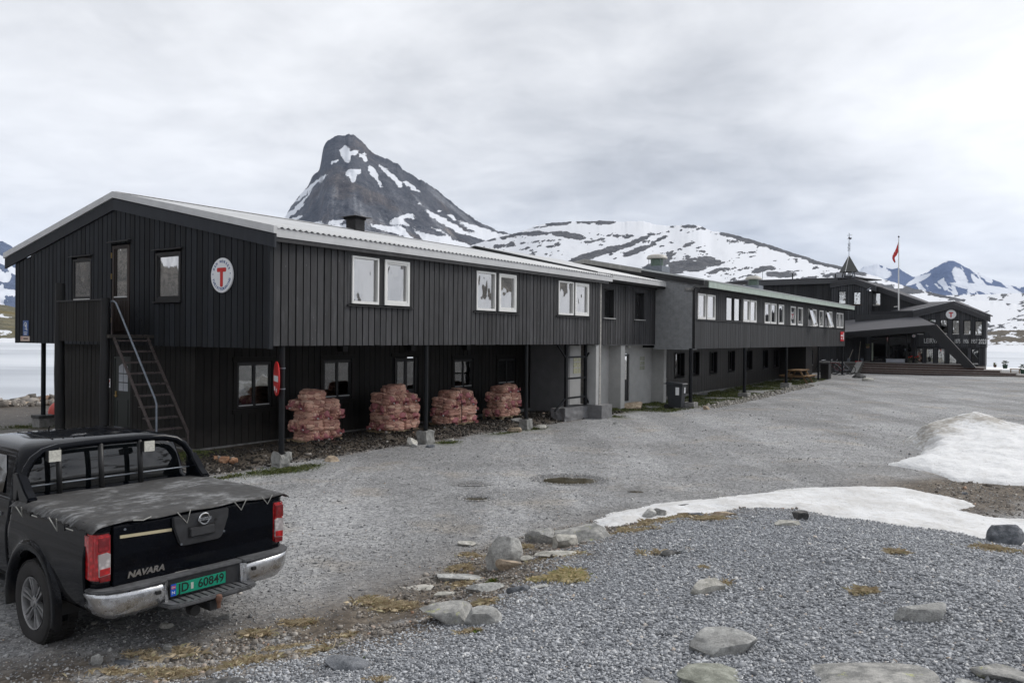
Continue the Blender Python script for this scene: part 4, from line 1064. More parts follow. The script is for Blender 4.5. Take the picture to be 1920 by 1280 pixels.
# two hanging chains beside the flight
for (dv) in (.0, .16):
    m = MB()
    for k in range(56):
        q = k / 55; vv = 3.98 - dv - 1.55 * q; z = 3.22 - dv * .5 - 2.75 * q
        m.lathe([(.004, -.014), (.012, -.006), (.012, .006), (.004, .014)], (-.5 - so[0], vv - so[1], z), 5)
    m.build('chain', M_steel_blk, S)

# ------------------------------------------------------------------ middle wing: rendered ground floor, board-clad floor above
B = wing('lodge_wing', 13.9, .77, 0, 'short middle wing with grey rendered ground floor and dark boards above')
bo = ro(B)
def MBo(o): 
    return MB(lambda x, y, z: (x - o[0], y - o[1], z))
bh = [(15.50, 16.33, 3.38, 4.43), (18.10, 18.93, 3.38, 4.43)]
backing(B, 'v', .77, 13.95, 21.30, 2.42, 4.85, bh, M_backing)
boards(B, 'v', .77, 14.05, 20.15, 2.40, 4.74, [(a - .1, b + .1, c_, 4.62) for (a, b, c_, d_) in bh], M_bd_front, pitch=.2, w=.172)
for (a, b, c_, d_) in bh:
    m = MBo(bo); m.box(a - .1, b + .1, .74, .768, 4.44, 4.62); m.box(a - .1, a, .74, .768, c_, 4.44); m.box(b, b + .1, .74, .768, c_, 4.44); m.build('window_surround', M_bd_front, B)
    w = window(B, 'v', .77, a, b, c_, d_, M_blackpaint, fw=.06, out=0, deep=.16, mull=((a + b) / 2,), sash=False, curtain=[(a + .1, a + .3, c_ + .05, d_ - .05)], room=False)
    MBo(bo).box(a - .04, b + .06, .68, .78, c_ - .035, c_ - .005).build('sill', M_render_grey, w)
    m = MBo(bo); m.box(a - .001, a + .012, .775, .93, c_, d_); m.box(b - .012, b + .001, .775, .93, c_, d_); m.box(a, b, .775, .93, d_ - .012, d_); m.box(a, b, .775, .93, c_ - .004, c_ + .012); m.build('reveal', M_blackpaint, w)
    MBo(bo).box(a, b, 1.5, 1.51, c_ - .3, d_ + .3).build('room', M_room, w)
MBo(bo).box(13.86, 13.96, .0, .74, .35, 4.50).build('brick_edge', mat_plain('whitewashed_brick', (.34, .33, .31), .85, var=.3, scale=14, bump=.8), B)
MBo(bo).box(14.45, 20.66, .28, .31, 4.74, 4.91).build('eave_fascia', M_zinc, B)
MBo(bo).box(13.9, 20.4, .31, .80, 4.66, 4.745).build('eave_board', M_backing, B)
MBo(bo).box(14.0, 20.35, .70, .745, 4.60, 4.74).build('eave_board', M_bd_front, B)
MBo(bo).tube([(14.45, -.12, 4.83), (14.52, -.1, 4.78), (14.52, .0, 4.52)], .03, 8).build('gutter_hook', M_blackpaint, B)
corrugated(B, 'roof', M_roof, 14.15, 20.66, [(.26, 4.93), (5.62, 6.13), (10.8, 4.9)])
MBo(bo).hexa([(14.08, .22, 4.76), (14.15, .22, 4.76), (14.15, 5.62, 5.96), (14.08, 5.62, 5.96), (14.08, .22, 4.90), (14.15, .22, 4.90), (14.15, 5.62, 6.11), (14.08, 5.62, 6.11)]).build('verge_board', M_blackpaint, B)
MBo(bo).box(13.95, 20.4, 5.5, 5.9, 5.95, 6.05).build('ridge_beam', M_backing, B)
for wall_args in (('wall', M_render_grey, 13.9, 21.35, 1.33, 1.45, -.2, 2.44),):
    n_, mm, u0, u1, v0, v1, z0, z1 = wall_args
    m = MB(lambda x, y, z: (x - bo[0], y - bo[1], z))
    for (a_, b_, s0, t0, t1) in cut(u0, u1, z0, z1, [(18.02, 18.88, .12, 2.01)]):
        m.box(a_, b_, v0, v1, s0, t0)
    m.build('wall', M_render_grey, B)
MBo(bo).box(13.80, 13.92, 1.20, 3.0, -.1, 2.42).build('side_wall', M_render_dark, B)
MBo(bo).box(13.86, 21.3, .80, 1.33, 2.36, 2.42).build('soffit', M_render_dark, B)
for (a, b, v0, z0) in [(13.26, 13.95, .02, .36), (16.30, 17.45, .80, -.1), (20.30, 21.33, .85, -.15)]:
    m = MBo(bo)
    if a < 14: m.box(13.64, 13.98, .02, .42, z0, 2.41)
    elif a < 17: m.box(17.10, 17.45, .82, 1.34, z0, 2.41)
    else: m.box(21.05, 21.33, .80, 1.34, z0, 2.41)
    m.build('pier', M_render_grey, B, bevel=.01)
rough_block(B, 'pier_base', 13.95 - bo[0], .15 - bo[1], -.25, .36, .75, .8, M_render_base, 21, .006)
rough_block(B, 'pier_base', 12.9 - bo[0], .55 - bo[1], -.25, .33, 1.7, .55, M_render_base, 22, .03)
# door in the rendered wall
d = MBo(bo); d.box(18.04, 18.12, 1.36, 1.42, .12, 1.99); d.box(18.78, 18.86, 1.36, 1.42, .12, 1.99); d.box(18.12, 18.78, 1.36, 1.42, 1.92, 1.99); d.box(18.12, 18.78, 1.37, 1.41, .12, .95); d.box(18.12, 18.78, 1.36, 1.42, .93, .98)
d = d.build('door', M_blackpaint, B)
MBo(bo).box(18.12, 18.78, 1.385, 1.39, .98, 1.92).build('pane', M_glass, d)
MBo(bo).box(18.0, 18.9, 2.0, 2.01, .1, 2.1).build('room', M_room, d)
MBo(bo).box(18.12, 18.4, 1.5, 1.51, 1.0, 1.9).build('curtain', M_curtain_w, d)
# painted-over small windows of glass blocks
M_gb = mat_plain('glass_block', (.27, .28, .22), .25, var=.12, scale=9)
def glass_blocks(u0, u1, z0, z1, v, col):
    w = MBo(bo).box(u0, u1, v - .004, v + .02, z0, z1).build('glass_block_window', M_render_grey, B)
    for i in range(2):
        for j in range(3):
            a = u0 + (u1 - u0) * i / 2; zz_ = z0 + (z1 - z0) * j / 3
            MBo(bo).box(a + .02, a + (u1 - u0) / 2 - .02, v - .012, v - .003, zz_ + .015, zz_ + (z1 - z0) / 3 - .015).build('glass_block', col, w)
glass_blocks(19.82, 20.30, 1.32, 1.90, 1.33, M_gb)
M_gb2 = mat_plain('glass_block_pale', (.42, .41, .28), .25, var=.25, scale=16)
glass_blocks(14.35, 15.02, 1.35, 1.98, 1.33, M_gb2)
MBo(bo).box(17.47, 17.53, 1.29, 1.33, 1.2, 1.5).build('meter_bracket', M_steel_blk, B)
MBo(bo).lathe([(.04, 2.26), (.07, 2.30), (.05, 2.38)], (18.55, 1.2, 0), 12).build('ceiling_lamp', M_white, B)
# steel strut frame in the passage
SF = empty('ladder_prop', UV(12.8, .35, 0), LODGE_RZ, 'black steel ladder-like prop under the overhang beside the grey pier', 'steel prop')
fo = (12.8, .35)
for u in (12.12, 13.41): MBo(fo).box(u - .05, u + .05, .26, .34, .38, 2.42).build('upright', M_steel_blk, SF)
for z in (.66, 1.30, 2.0): MBo(fo).box(12.17, 13.36, .27, .33, z - .03, z + .03).build('crossbar', M_steel_blk, SF)
for P in ([(12.1, .3, 1.98), (11.56, .3, 2.42)], [(13.43, .3, 1.98), (14.1, .3, 2.42)], [(12.1, .3, .66), (11.45, .3, .30)], [(13.43, .3, .66), (13.72, .3, .36)]):
    MBo(fo).tube(P, .035, 4).build('brace', M_steel_blk, SF)

# ------------------------------------------------------------------ long wing with the green eave
Cw = wing('lodge_wing', 20.05, -.9, 0, 'long dark wing with pale green eave and a row of white windows')
co = ro(Cw)
cwin = [(20.43, 21.32, 3.44, 4.48, 1), (21.44, 22.39, 3.44, 4.48, 1), (23.72, 24.66, 3.44, 4.48, 0), (24.74, 25.66, 3.44, 4.48, 0), (26.02, 26.92, 3.44, 4.48, 1), (27.0, 27.95, 3.44, 4.48, 1),
        (29.25, 30.17, 3.43, 4.46, 1), (30.28, 31.22, 3.43, 4.46, 1), (31.60, 32.57, 3.43, 4.46, 1), (33.85, 34.83, 3.43, 4.45, 1), (35.27, 36.28, 3.43, 4.45, 1), (37.45, 38.38, 3.42, 4.44, 2), (38.46, 39.36, 3.42, 4.44, 1),
        (40.09, 41.06, 3.42, 4.43, 1), (41.50, 42.36, 3.42, 4.43, 2), (42.46, 43.32, 3.42, 4.43, 1), (44.60, 45.43, 3.42, 4.42, 1), (45.55, 46.50, 3.42, 4.42, 1)]
CE = 46.85
ch = [(a, b, c_, d_) for (a, b, c_, d_, k) in cwin]
backing(Cw, 'v', -.9, 20.1, CE, 2.30, 4.66, ch, M_backing)
boards(Cw, 'v', -.9, 20.22, CE, 3.44, 4.64, [(a - .03, b + .03, c_ - .05, d_ + .03) for (a, b, c_, d_) in ch], M_bd_far, pitch=.135, w=.112, th=.02, joined='upper_cladding')
boards(Cw, 'v', -.93, 20.16, CE, 2.24, 3.385, [], M_bd_far, pitch=.10, w=.083, th=.02, joined='lower_cladding')
MBo(co).box(20.1, CE + .02, -.99, -.9, 3.39, 3.425).build('ledge', M_blackpaint, Cw)
MBo(co).box(20.05, CE, -.93, -.90, 2.26, 3.39).build('wall', M_backing, Cw)
MBo(co).box(20.02, 20.15, -.97, -.86, 2.24, 4.66).build('corner_board', M_blackpaint, Cw)
MBo(co).box(CE - .06, CE + .02, -.96, -.86, 2.24, 4.66).build('corner_board', M_bd_far, Cw)
for i, (a, b, c_, d_, k) in enumerate(cwin):
    if k < 2:
        window(Cw, 'v', -.9, a, b, c_, d_, M_white if k else M_bd_far, fw=.075 if k else .03, out=.035, sash=False, pane=M_glass, curtain=[(a + .1, a + .35, c_ + .05, d_)] if i % 3 == 1 else None, cmat=M_curtain_w)
    else:
        # top-hung sash tilted open
        w = window(Cw, 'v', -.9, a, b, c_, d_, M_white, fw=.05, out=.02, sash=False, pane=M_glass)
        m = MBo(co); e_ = .30
        def sl(z): return -.94 - e_ * (d_ - z) / (d_ - c_)
        for (p, q) in ((a + .03, a + .11), (b - .11, b - .03)):
            m.hexa([(p, sl(c_) - .03, c_ + .03), (q, sl(c_) - .03, c_ + .03), (q, sl(c_), c_ + .03), (p, sl(c_), c_ + .03), (p, sl(d_) - .03, d_), (q, sl(d_) - .03, d_), (q, sl(d_), d_), (p, sl(d_), d_)])
        m.box(a + .11, b - .11, sl(c_) - .03, sl(c_), c_ + .03, c_ + .10)
        m.build('open_sash', M_white, w)
        MBo(co).add([(a + .1, sl(c_) - .01, c_ + .05), (b - .1, sl(c_) - .01, c_ + .05), (b - .1, sl(d_) - .01, d_), (a + .1, sl(d_) - .01, d_)], [(0, 1, 2, 3)]).build('pane', M_glass, w)
MBo(co).box(20.55, 47.95, -1.34, -1.30, 4.70, 4.97).build('eave_fascia', M_green_copper, Cw)
MBo(co).box(20.55, 47.9, -1.31, -.88, 4.66, 4.70).build('soffit', M_backing, Cw)
MBo(co).box(20.2, 46.9, -.96, -.90, 4.62, 4.70).build('eave_board', M_bd_far, Cw)
# roof: low gable; grey metal skin
PKV, PKZ = 4.07, 6.03
M_roofC = mat_roof('pale_metal_roof', (.46, .48, .48), .3, .45)
def slab(parent, pts, th, mat, name, o=(0, 0)):
    m = MB(); n = len(pts)
    for dz in (0, -th): m.v += [(p[0] - o[0], p[1] - o[1], p[2] + dz) for p in pts]
    m.f = [tuple(range(n)), tuple(range(n, 2 * n))[::-1]] + [(i, (i + 1) % n, n + (i + 1) % n, n + i) for i in range(n)]
    return m.build(name, mat, parent)
slab(Cw, [(20.0, -1.36, 5.0), (48.0, -1.36, 4.97), (48.0, PKV, PKZ - .05), (20.0, PKV, PKZ + .03)], .04, M_roofC, 'roof', co)
slab(Cw, [(20.0, PKV, PKZ + .03), (48.0, PKV, PKZ - .05), (48.0, 9.5, 4.95), (20.0, 9.5, 4.95)], .04, M_roofC, 'roof', co)
# gable verge: weathered grey board on the upper half, black on the lower half, dark wall under it
vz = lambda v: 5.0 + (PKZ - 5.0) * (v + 1.36) / (PKV + 1.36)
def verge(v0, v1, d0, d1, mat, name, u=19.93, th=.06):
    MBo(co).hexa([(u, v0, vz(v0) - d1), (u + th, v0, vz(v0) - d1), (u + th, v1, vz(v1) - d1), (u, v1, vz(v1) - d1), (u, v0, vz(v0) - d0), (u + th, v0, vz(v0) - d0), (u + th, v1, vz(v1) - d0), (u, v1, vz(v1) - d0)]).build(name, mat, Cw)
M_weath = mat_boards('weathered_pale_board', (.27, .265, .25), .25, .8)
verge(1.35, PKV, .0, .17, M_weath, 'barge_board')
verge(1.35, PKV + .4, .17, .55, M_blackpaint, 'gable_wall', 20.0)
verge(-1.36, 1.35, .0, .06, M_roofC, 'roof_edge')
verge(-1.36, 1.35, .06, .27, M_blackpaint, 'barge_board')
MBo(co).hexa([(19.93, PKV, PKZ - .17), (19.99, PKV, PKZ - .17), (19.99, 9.3, 4.8), (19.93, 9.3, 4.8), (19.93, PKV, PKZ), (19.99, PKV, PKZ), (19.99, 9.3, 4.97), (19.93, 9.3, 4.97)]).build('barge_board', M_weath, Cw)
MBo(co).prism([(.8, 2.4), (9.2, 2.4), (9.2, 4.85), (PKV, 5.8), (.8, 5.2)], 20.06, 20.12, 0).build('gable_wall', M_blackpaint, Cw)
# painted brick end wall: courses of real bricks, slightly uneven
bz0, bv0, bv1 = 2.25, -.86, .78
MBo(co).prism([(bv0, bz0), (bv1, bz0), (bv1, vz(bv1) - .24), (bv0, vz(bv0) - .28)], 20.05, 20.30, 0).build('end_wall', M_mortar, Cw)
m = MBo(co); row = 0; z = bz0 + .01; nb_ = 0
while z < 5.0:
    v = bv0 + .003 - (row % 2) * .12
    while v < bv1 - .02:
        a, b = max(v, bv0 + .004), min(v + .225, bv1 - .004); v += .237
        if b - a < .03 or z + .07 > vz(a) - .29: continue
        dd = random.uniform(-.003, .002)
        MBB = MBo(co).box(a * 0 + 20.045 - .006 - dd, 20.06, a, b, z, z + .066); nb_ += 1
        m.v_off = 0
        for p in MBB.v: m.v.append(p)
        base = len(m.v) - 8; m.f += [tuple(base + i for i in f) for f in BOXF]
    z += .0775; row += 1
o_ = m.build('brick_courses', M_brickgrey, Cw); o_['kind'] = 'stuff'
MBo(co).box(19.96, 20.3, -.9, -.55, 4.58, 4.68).build('coping_stone', M_conc, Cw)
MBo(co).box(19.99, 20.4, -.9, .8, 2.2, 2.25).build('lintel', M_brickgrey, Cw)
MBo(co).box(20.1, CE, -.86, 1.5, 2.26, 2.34).build('soffit', M_backing, Cw)
# ground floor of the long wing
lw = [(21.92, 22.84, .92, 1.95), (23.86, 24.9, .92, 1.97), (25.85, 26.75, .94, 2.0), (28.24, 29.20, .94, 1.98), (30.94, 31.90, .97, 1.99), (33.90, 34.82, .97, 1.98), (36.92, 37.80, .98, 1.98), (39.05, 39.98, .98, 1.97),
      (43.95, 44.85, .85, 1.93), (45.85, 46.7, .9, 1.92), (47.6, 48.3, .95, 1.9)]
backing(Cw, 'v', 1.5, 21.35, 50.3, -.1, 2.36, lw, M_backing)
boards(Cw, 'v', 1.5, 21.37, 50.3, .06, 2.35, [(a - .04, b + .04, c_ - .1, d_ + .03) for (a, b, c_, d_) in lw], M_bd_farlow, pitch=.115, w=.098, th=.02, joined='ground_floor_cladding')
for i, (a, b, c_, d_) in enumerate(lw):
    w = window(Cw, 'v', 1.5, a, b, c_, d_, M_blackpaint, fw=.05, out=0, deep=.14, sash=False, mull=((a + b) / 2 + .12,), curtain=[(a + .1, a + .32, c_ + .02, d_)], pane=M_glass, room=False)
    m = MBo(co); m.box(a - .012, a, 1.44, 1.65, c_, d_); m.box(b, b + .012, 1.44, 1.65, c_, d_); m.box(a - .012, b + .012, 1.44, 1.65, d_, d_ + .012); m.build('reveal', M_blackpaint, w)
    MBo(co).hexa([(a - .06, 1.40, c_ - .10), (b + .06, 1.40, c_ - .10), (b + .06, 1.64, c_ - .06), (a - .06, 1.64, c_ - .06), (a - .06, 1.40, c_ - .08), (b + .06, 1.40, c_ - .08), (b + .06, 1.64, c_ - .01), (a - .06, 1.64, c_ - .01)]).build('sill', M_bd_farlow, w)
    MBo(co).box(a, b, 2.2, 2.21, c_ - .2, d_ + .2).build('room', M_room, w)
MBo(co).box(21.35, 50.3, 1.42, 1.5, -.25, .07).build('footing', M_conc, Cw)
MBo(co).box(40.3, 41.8, -.1, 1.47, -.1, 2.3).build('entrance_box', M_bd_farlow, Cw)
MBo(co).box(CE - .1, CE, -.85, 8, 2.3, 4.6).build('wall', M_bd_far, Cw)
for i, (u, zg) in enumerate([(19.85, -.12), (26.4, -.08), (33.25, .08), (40.15, .12), (46.6, .22)]):
    post(Cw, u, -.88, 2.26, zg + .24 if i < 3 else zg + .1, zg, .075 if i < 3 else .06, .46, 30 + i, rag=.006, taper=0, fmat=M_conc)
# mushroom ventilators on the ridge
M_vent_g = mat_plain('green_grey_vent', (.13, .18, .15), .5, .2, var=.25)
def vent(u, v, z, r, label):
    q = empty('roof_ventilator', UV(u, v, z), LODGE_RZ, label, 'ventilator', 'mushroom ventilators on the long wing')
    MB().box(-r * 1.1, r * 1.1, -r * 1.1, r * 1.1, -.25, .02).build('curb', M_galv, q)
    MB().lathe([(r * .72, 0), (r * .72, r * .95)], (0, 0, 0), 20).build('drum', M_vent_g, q, smooth=True)
    MB().lathe([(r * 1.15, r * .92), (r * 1.2, r * 1.02), (r * 1.05, r * 1.28), (r * .7, r * 1.42), (.02, r * 1.46)], (0, 0, 0), 24).build('cap', M_conc_pale if False else mat_plain('pale_cap', (.46, .44, .40), .5, var=.12), q, smooth=True)
    for a in (.8, 2.4, 4.0, 5.5):
        MB().tube([(r * 1.0 * math.cos(a), r * 1.0 * math.sin(a), 0), (r * 1.0 * math.cos(a), r * 1.0 * math.sin(a), r)], .012, 5).build('stay', M_galv, q)
vent(23.6, 2.3, 5.90, .40, 'mushroom shaped roof ventilator nearest the grey brick end wall')
vent(38.5, 2.6, 5.90, .42, 'mushroom shaped roof ventilator farther back on the long roof')

# ------------------------------------------------------------------ main lodge with the entrance
D = wing('main_lodge', 55.0, -4.2, 0, 'main black timber lodge with slanting porch beam, letters and years on its front gable')
do = ro(D)
M_bd_D = mat_boards('lodge_boards', (0.056, 0.058, 0.064), 0.28, 0.6)
M_bd_Dd = mat_boards('lodge_dark_boards', (0.032, 0.033, 0.036), 0.25, 0.6)
M_trimD = mat_plain('lodge_fascia', (0.062, 0.063, 0.069), .6, var=.12)
M_trimDd = mat_plain('porch_beam_paint', (0.018, 0.018, 0.020), .55, var=.2)
uD = 55.0
fl = lambda v: (5.46 - .26 - (5.46 - 4.82) * (abs(v + 6.6)) / 2.55) if v > -6.6 else (5.46 - .26 - (5.46 - 4.47) * (-6.6 - v) / 2.25)
upw = [(-4.70, -4.25, 3.12, 4.15), (-5.47, -5.03, 3.17, 4.18), (-6.22, -5.78, 3.17, 4.17), (-6.98, -6.54, 3.14, 4.13), (-7.69, -7.25, 3.13, 4.10), (-8.38, -7.95, 3.11, 4.05)]
low = [(-4.62, -4.21, 1.03, 2.07), (-5.33, -4.86, 1.02, 2.06), (-6.07, -5.61, 1.02, 2.07), (-6.83, -6.35, 1.02, 2.07), (-7.50, -7.05, 1.04, 2.06), (-8.19, -7.76, 1.05, 2.08)]
backing(D, 'u', uD, -8.55, -4.12, .93, fl, upw + low, M_backing, peak=-6.6)
for nm, z0, tp, wn_ in (('upper_cladding', 2.20, fl, upw), ('lower_cladding', .97, 2.17, low)):
    boards(D, 'u', uD - (.03 if nm[0] == 'u' else 0), -8.62 if nm[0] == 'u' else -8.55, -4.15, z0, tp, [(a - .02, b + .02, c_ - .02, d_ + .02) for (a, b, c_, d_) in wn_], M_bd_D, pitch=.118, w=.098, th=.02, joined=nm, peak=-6.6)
for i, (a, b, c_, d_) in enumerate(upw + low):
    w = window(D, 'u', uD, a, b, c_, d_, M_trimDd, fw=.035, out=.0, deep=.05, sash=False, room=True, curtain=[(a + .03, a + .2, c_, d_)] if i in (3, 7) else None, cmat=M_curtain_w)
    MBo(do).box(uD - .045, uD + .02, a + .02, b - .02, c_ - .03, c_ + .015).build('sill', M_white, w)
# right side wall, stone base
MBo(do).box(uD, uD + 1.3, -8.60, -8.52, .93, 4.1).build('side_wall', M_bd_D, D)
MBo(do).box(uD - .03, uD + 1.3, -8.64, -8.50, 2.2, 4.3).build('side_wall', M_bd_D, D)
MBo(do).box(uD + .02, uD + 1.3, -8.58, -4.2, .2, .95).build('foundation', mat_plain('foundation_mortar', (.12, .115, .105), .9, var=.3), D)
MBo(do).box(uD - .05, uD + .02, -8.58, -4.2, .93, .965).build('base_board', M_trimD, D)
M_stone = mat_plain('base_stone', (.17, .16, .15), .9, var=.45, scale=5, bump=.6)
v = -8.56
while v < -6.9:
    for (z0, z1) in ((.50, .71), (.72, .91)):
        w_ = random.uniform(.16, .30)
        s_ = rough_block(D, 'stone', uD - .0 - do[0], v + w_ / 2 - do[1], z0, z1, .12, w_ - .03, M_stone, int(v * 100) % 97, .02)
    v += .24
# gable fascia of three stepped boards, roof planes
def rakeD(v0, z0, vp, zp, v1, z1, u, steps, mat, name):
    for k, (d0, d1, th) in enumerate(steps):
        for (a, za, b, zb) in ((v0, z0, vp, zp), (vp, zp, v1, z1)):
            uu = u - th
            MBo(do).hexa([(uu, a, za - d1), (u + .05, a, za - d1), (u + .05, b, zb - d1), (uu, b, zb - d1), (uu, a, za - d0), (u + .05, a, za - d0), (u + .05, b, zb - d0), (uu, b, zb - d0)]).build(name, mat, D)
ST = ((0, .16, .12), (.163, .33, .08), (.333, .50, .04))
rakeD(-4.0, 4.83, -6.62, 5.47, -8.90, 4.47, uD - .15, ST, M_trimD, 'barge_board')
MBo(do).hexa([(uD - .3, -4.0, 4.83), (uD - .1, -4.0, 4.83), (uD - .1, -6.62, 5.47), (uD - .3, -6.62, 5.47), (uD - .3, -4.0, 4.86), (uD - .1, -4.0, 4.86), (uD - .1, -6.62, 5.50), (uD - .3, -6.62, 5.50)]).build('verge_flashing', M_zinc, D)
slab(D, [(uD - .28, -4.0, 4.84), (62, 0.2, 5.03), (62, -1.93, 5.50), (62, -4.09, 5.77), (62, -6.3, 5.78), (uD - .28, -6.62, 5.48)], .10, M_felt, 'roof', do)
slab(D, [(uD - .28, -6.62, 5.48), (62, -6.3, 5.78), (57, -8.9, 4.5), (uD - .28, -8.9, 4.48)], .10, M_felt, 'roof', do)
# porch roof
slab(D, [(51.4, .9, 3.14), (51.4, -5.90, 3.75), (55.9, -3.86, 4.60), (55.9, -.7, 4.317), (55.9, .9, 4.173)], .08, M_felt, 'porch_roof', do)
MBo(do).hexa([(55.85, -.9, 4.25), (56.0, -.9, 4.25), (54.9, -4.02, 4.3), (54.75, -4.02, 4.3), (55.85, -.9, 4.86), (56.0, -.9, 4.86), (54.9, -4.02, 4.83), (54.75, -4.02, 4.83)]).build('roof_upstand', mat_plain('upstand_felt', (.030, .030, .034), .85), D)
for (dz0, dz1, uu) in ((.0, .14, 51.30), (.143, .28, 51.34), (.283, .42, 51.38)):
    MBo(do).hexa([(uu, .95, 3.13 - dz1), (uu + .2, .95, 3.13 - dz1), (uu + .2, -5.66, 3.72 - dz1), (uu, -5.66, 3.72 - dz1), (uu, .95, 3.13 - dz0), (uu + .2, .95, 3.13 - dz0), (uu + .2, -5.80 - .1, 3.755 - dz0), (uu, -5.80 - .1, 3.755 - dz0)]).build('porch_fascia', M_trimDd, D)
for k, (a, b) in enumerate(((0, .14), (.143, .28), (.283, .43))):
    # slanting beam: three stepped boards thick
    p0 = Vector((-5.92, 3.75)); p1 = Vector((-8.30, .88)); q0 = Vector((-5.30, 3.28)); q1 = Vector((-7.62, .86))
    A0 = p0.lerp(q0, k / 3 + .005); A1 = p1.lerp(q1, k / 3 + .005); B0 = p0.lerp(q0, (k + 1) / 3); B1 = p1.lerp(q1, (k + 1) / 3)
    MBo(do).prism([tuple(A0), tuple(A1), tuple(B1), tuple(B0)], 51.28 + .04 * k, 51.75, 0).build('slanting_beam', M_trimDd, D)
slab(D, [(51.5, -5.88, 3.70), (51.5, -8.2, .95), (51.72, -8.2, .95), (51.72, -5.88, 3.70)], .05, M_trimDd, 'beam_top', do)
slab(D, [(51.5, .9, 2.72), (51.5, -5.3, 3.28), (54.95, -4.1, 3.3), (54.95, .9, 2.95)], .05, mat_boards('porch_ceiling', (.03, .028, .026), .3, .6), 'porch_ceiling', do)
# entrance glazing
MBo(do).box(54.75, 54.85, -.75, 3.0, .9, 3.4).build('entrance_wall', M_backing, D)
boards(D, 'u', 54.74, -.78, 2.8, 1.0, 3.2, [], M_bd_Dd, pitch=.15, w=.13, joined='entrance_cladding')
boards(D, 'u', 54.6, -1.17, -.80, 1.0, 3.3, [], M_bd_D, pitch=.12, w=.10, joined='pilaster_cladding')
MBo(do).box(54.62, 54.8, -1.18, -.79, 1.0, 3.3).build('pilaster', M_backing, D)
gf = MBo(do)
xs = [-1.18, -2.42, -3.62, -3.98]
for x in xs: gf.box(54.6, 54.72, x - .05, x + .05, 1.02, 3.3)
for z in (1.02, 2.86): gf.box(54.62, 54.70, -3.98, -1.2, z, z + .07)
gf.box(54.62, 54.70, -3.98, -3.62, 1.75, 1.81)
gf = gf.build('entrance_frame', M_trimDd, D)
M_glass_ent = mat_glass('entrance_glass', (.5, .5, .5), .05)
for a, b in zip(xs[:-1], xs[1:]): MBo(do).box(54.65, 54.66, b + .05, a - .05, 1.09, 2.86).build('pane', M_glass_ent, gf)
MBo(do).box(54.65, 54.66, -3.98, -1.2, 2.93, 3.3).build('pane', M_glass_ent, gf)
MBo(do).box(54.58, 54.60, -3.5, -3.56, 1.9, 2.05).build('door_handle', M_galv, gf)
MBo(do).box(57.5, 57.6, -4.5, 0, .9, 3.4).build('hall', M_room, D)
MBo(do).box(54.7, 57.6, -4.5, 0, .98, 1.0).build('hall_floor', M_room, D)
MBo(do).box(54.62, 54.66, -1.34, -1.24, 1.1, 2.45).build('curtain', mat_plain('pale_green_strip', (.40, .44, .36), .8), D)
MBo(do).box(54.9, 55.0, -4.1, .0, 3.2, 4.6).build('upper_wall', M_bd_Dd, D)
boards(D, 'u', 54.6, -4.16, -4.02, 1.0, 3.3, [], M_bd_Dd, pitch=.15, w=.14, joined='pillar_cladding')
MBo(do).box(54.61, 55.0, -4.2, -4.0, 1.0, 3.4).build('pillar', M_trimDd, D)
# upper floor, left part
uM = 58.0
MBo(do).box(uM, uM + .1, 2.2, 11.0, 3.0, 7.3).build('wall', M_bd_Dd, D)
boards(D, 'u', uM, 2.3, 11.0, 4.2, 7.2, [], M_bd_Dd, pitch=.18, w=.16, joined='rear_wall_cladding')
MBo(do).hexa([(uM - .30, 1.9, 7.20), (uM + .1, 1.9, 7.20), (uM + .1, 9.2, 7.20), (uM - .30, 9.2, 7.20), (uM - .3, 1.9, 7.63), (uM + .1, 1.9, 7.63), (uM + .1, 9.2, 7.66), (uM - .3, 9.2, 7.66)]).build('eave_fascia', mat_plain('grey_fascia', (.075, .077, .083), .6), D)
slab(D, [(uM - .32, 11.2, 7.55), (uM - .32, 9.2, 7.68), (uM - .32, .4, 7.66), (68, .4, 8.1), (68, 11.2, 7.9)], .08, M_felt, 'roof', do)
# projecting bay with two windows
uB = 57.0
bt = lambda v: (7.18 - (6.98 - 6.84) * (v - .5) / 1.7) if v > .5 else (7.18 - (6.98 - 6.47) * (.5 - v) / 1.08)
bw = [(1.14, 1.66, 5.5, 6.50), (.04, .54, 5.43, 6.42)]
backing(D, 'u', uB, -.56, 2.22, 4.0, bt, bw, M_backing, peak=.5)
boards(D, 'u', uB, -.56, 2.22, 3.2, bt, [(a - .02, b + .02, c_ - .02, d_ + .02) for (a, b, c_, d_) in bw], M_bd_D, pitch=.175, w=.14, th=.025, joined='bay_cladding', peak=.5)
MBo(do).box(uB + .02, uM + .3, 2.12, 2.21, 3.5, 6.8).build('wall', M_bd_Dd, D)
MBo(do).box(uB + .02, uM + .6, -.56, -.48, 3.5, 6.5).build('wall', M_bd_D, D)
for i, (a, b, c_, d_) in enumerate(bw):
    window(D, 'u', uB, a, b, c_, d_, M_trimDd, fw=.035, out=.0, deep=.06, sash=False, curtain=[(a + .16, b, c_, d_)] if i == 0 else None, cmat=M_curtain_w)
MBo(do).box(uB - .08, uB, -.10, 2.2, 5.38, 5.42).build('ledge', mat_boards('brown_ledge', (.10, .07, .05), .2, .7), D)
rakeD(2.30, 7.25, .52, 7.50, -1.10, 6.86, uB - .1, ((0, .14, .12), (.143, .29, .08), (.293, .44, .04)), M_trimD, 'barge_board')
slab(D, [(uB - .22, 2.3, 7.27), (uB - .22, .52, 7.52), (68, .52, 7.7), (68, 2.3, 7.6)], .06, M_felt, 'roof', do)
slab(D, [(uB - .22, .52, 7.52), (uB - .22, -1.1, 6.88), (60, -1.1, 6.95), (68, .52, 7.7)], .06, M_felt, 'roof', do)
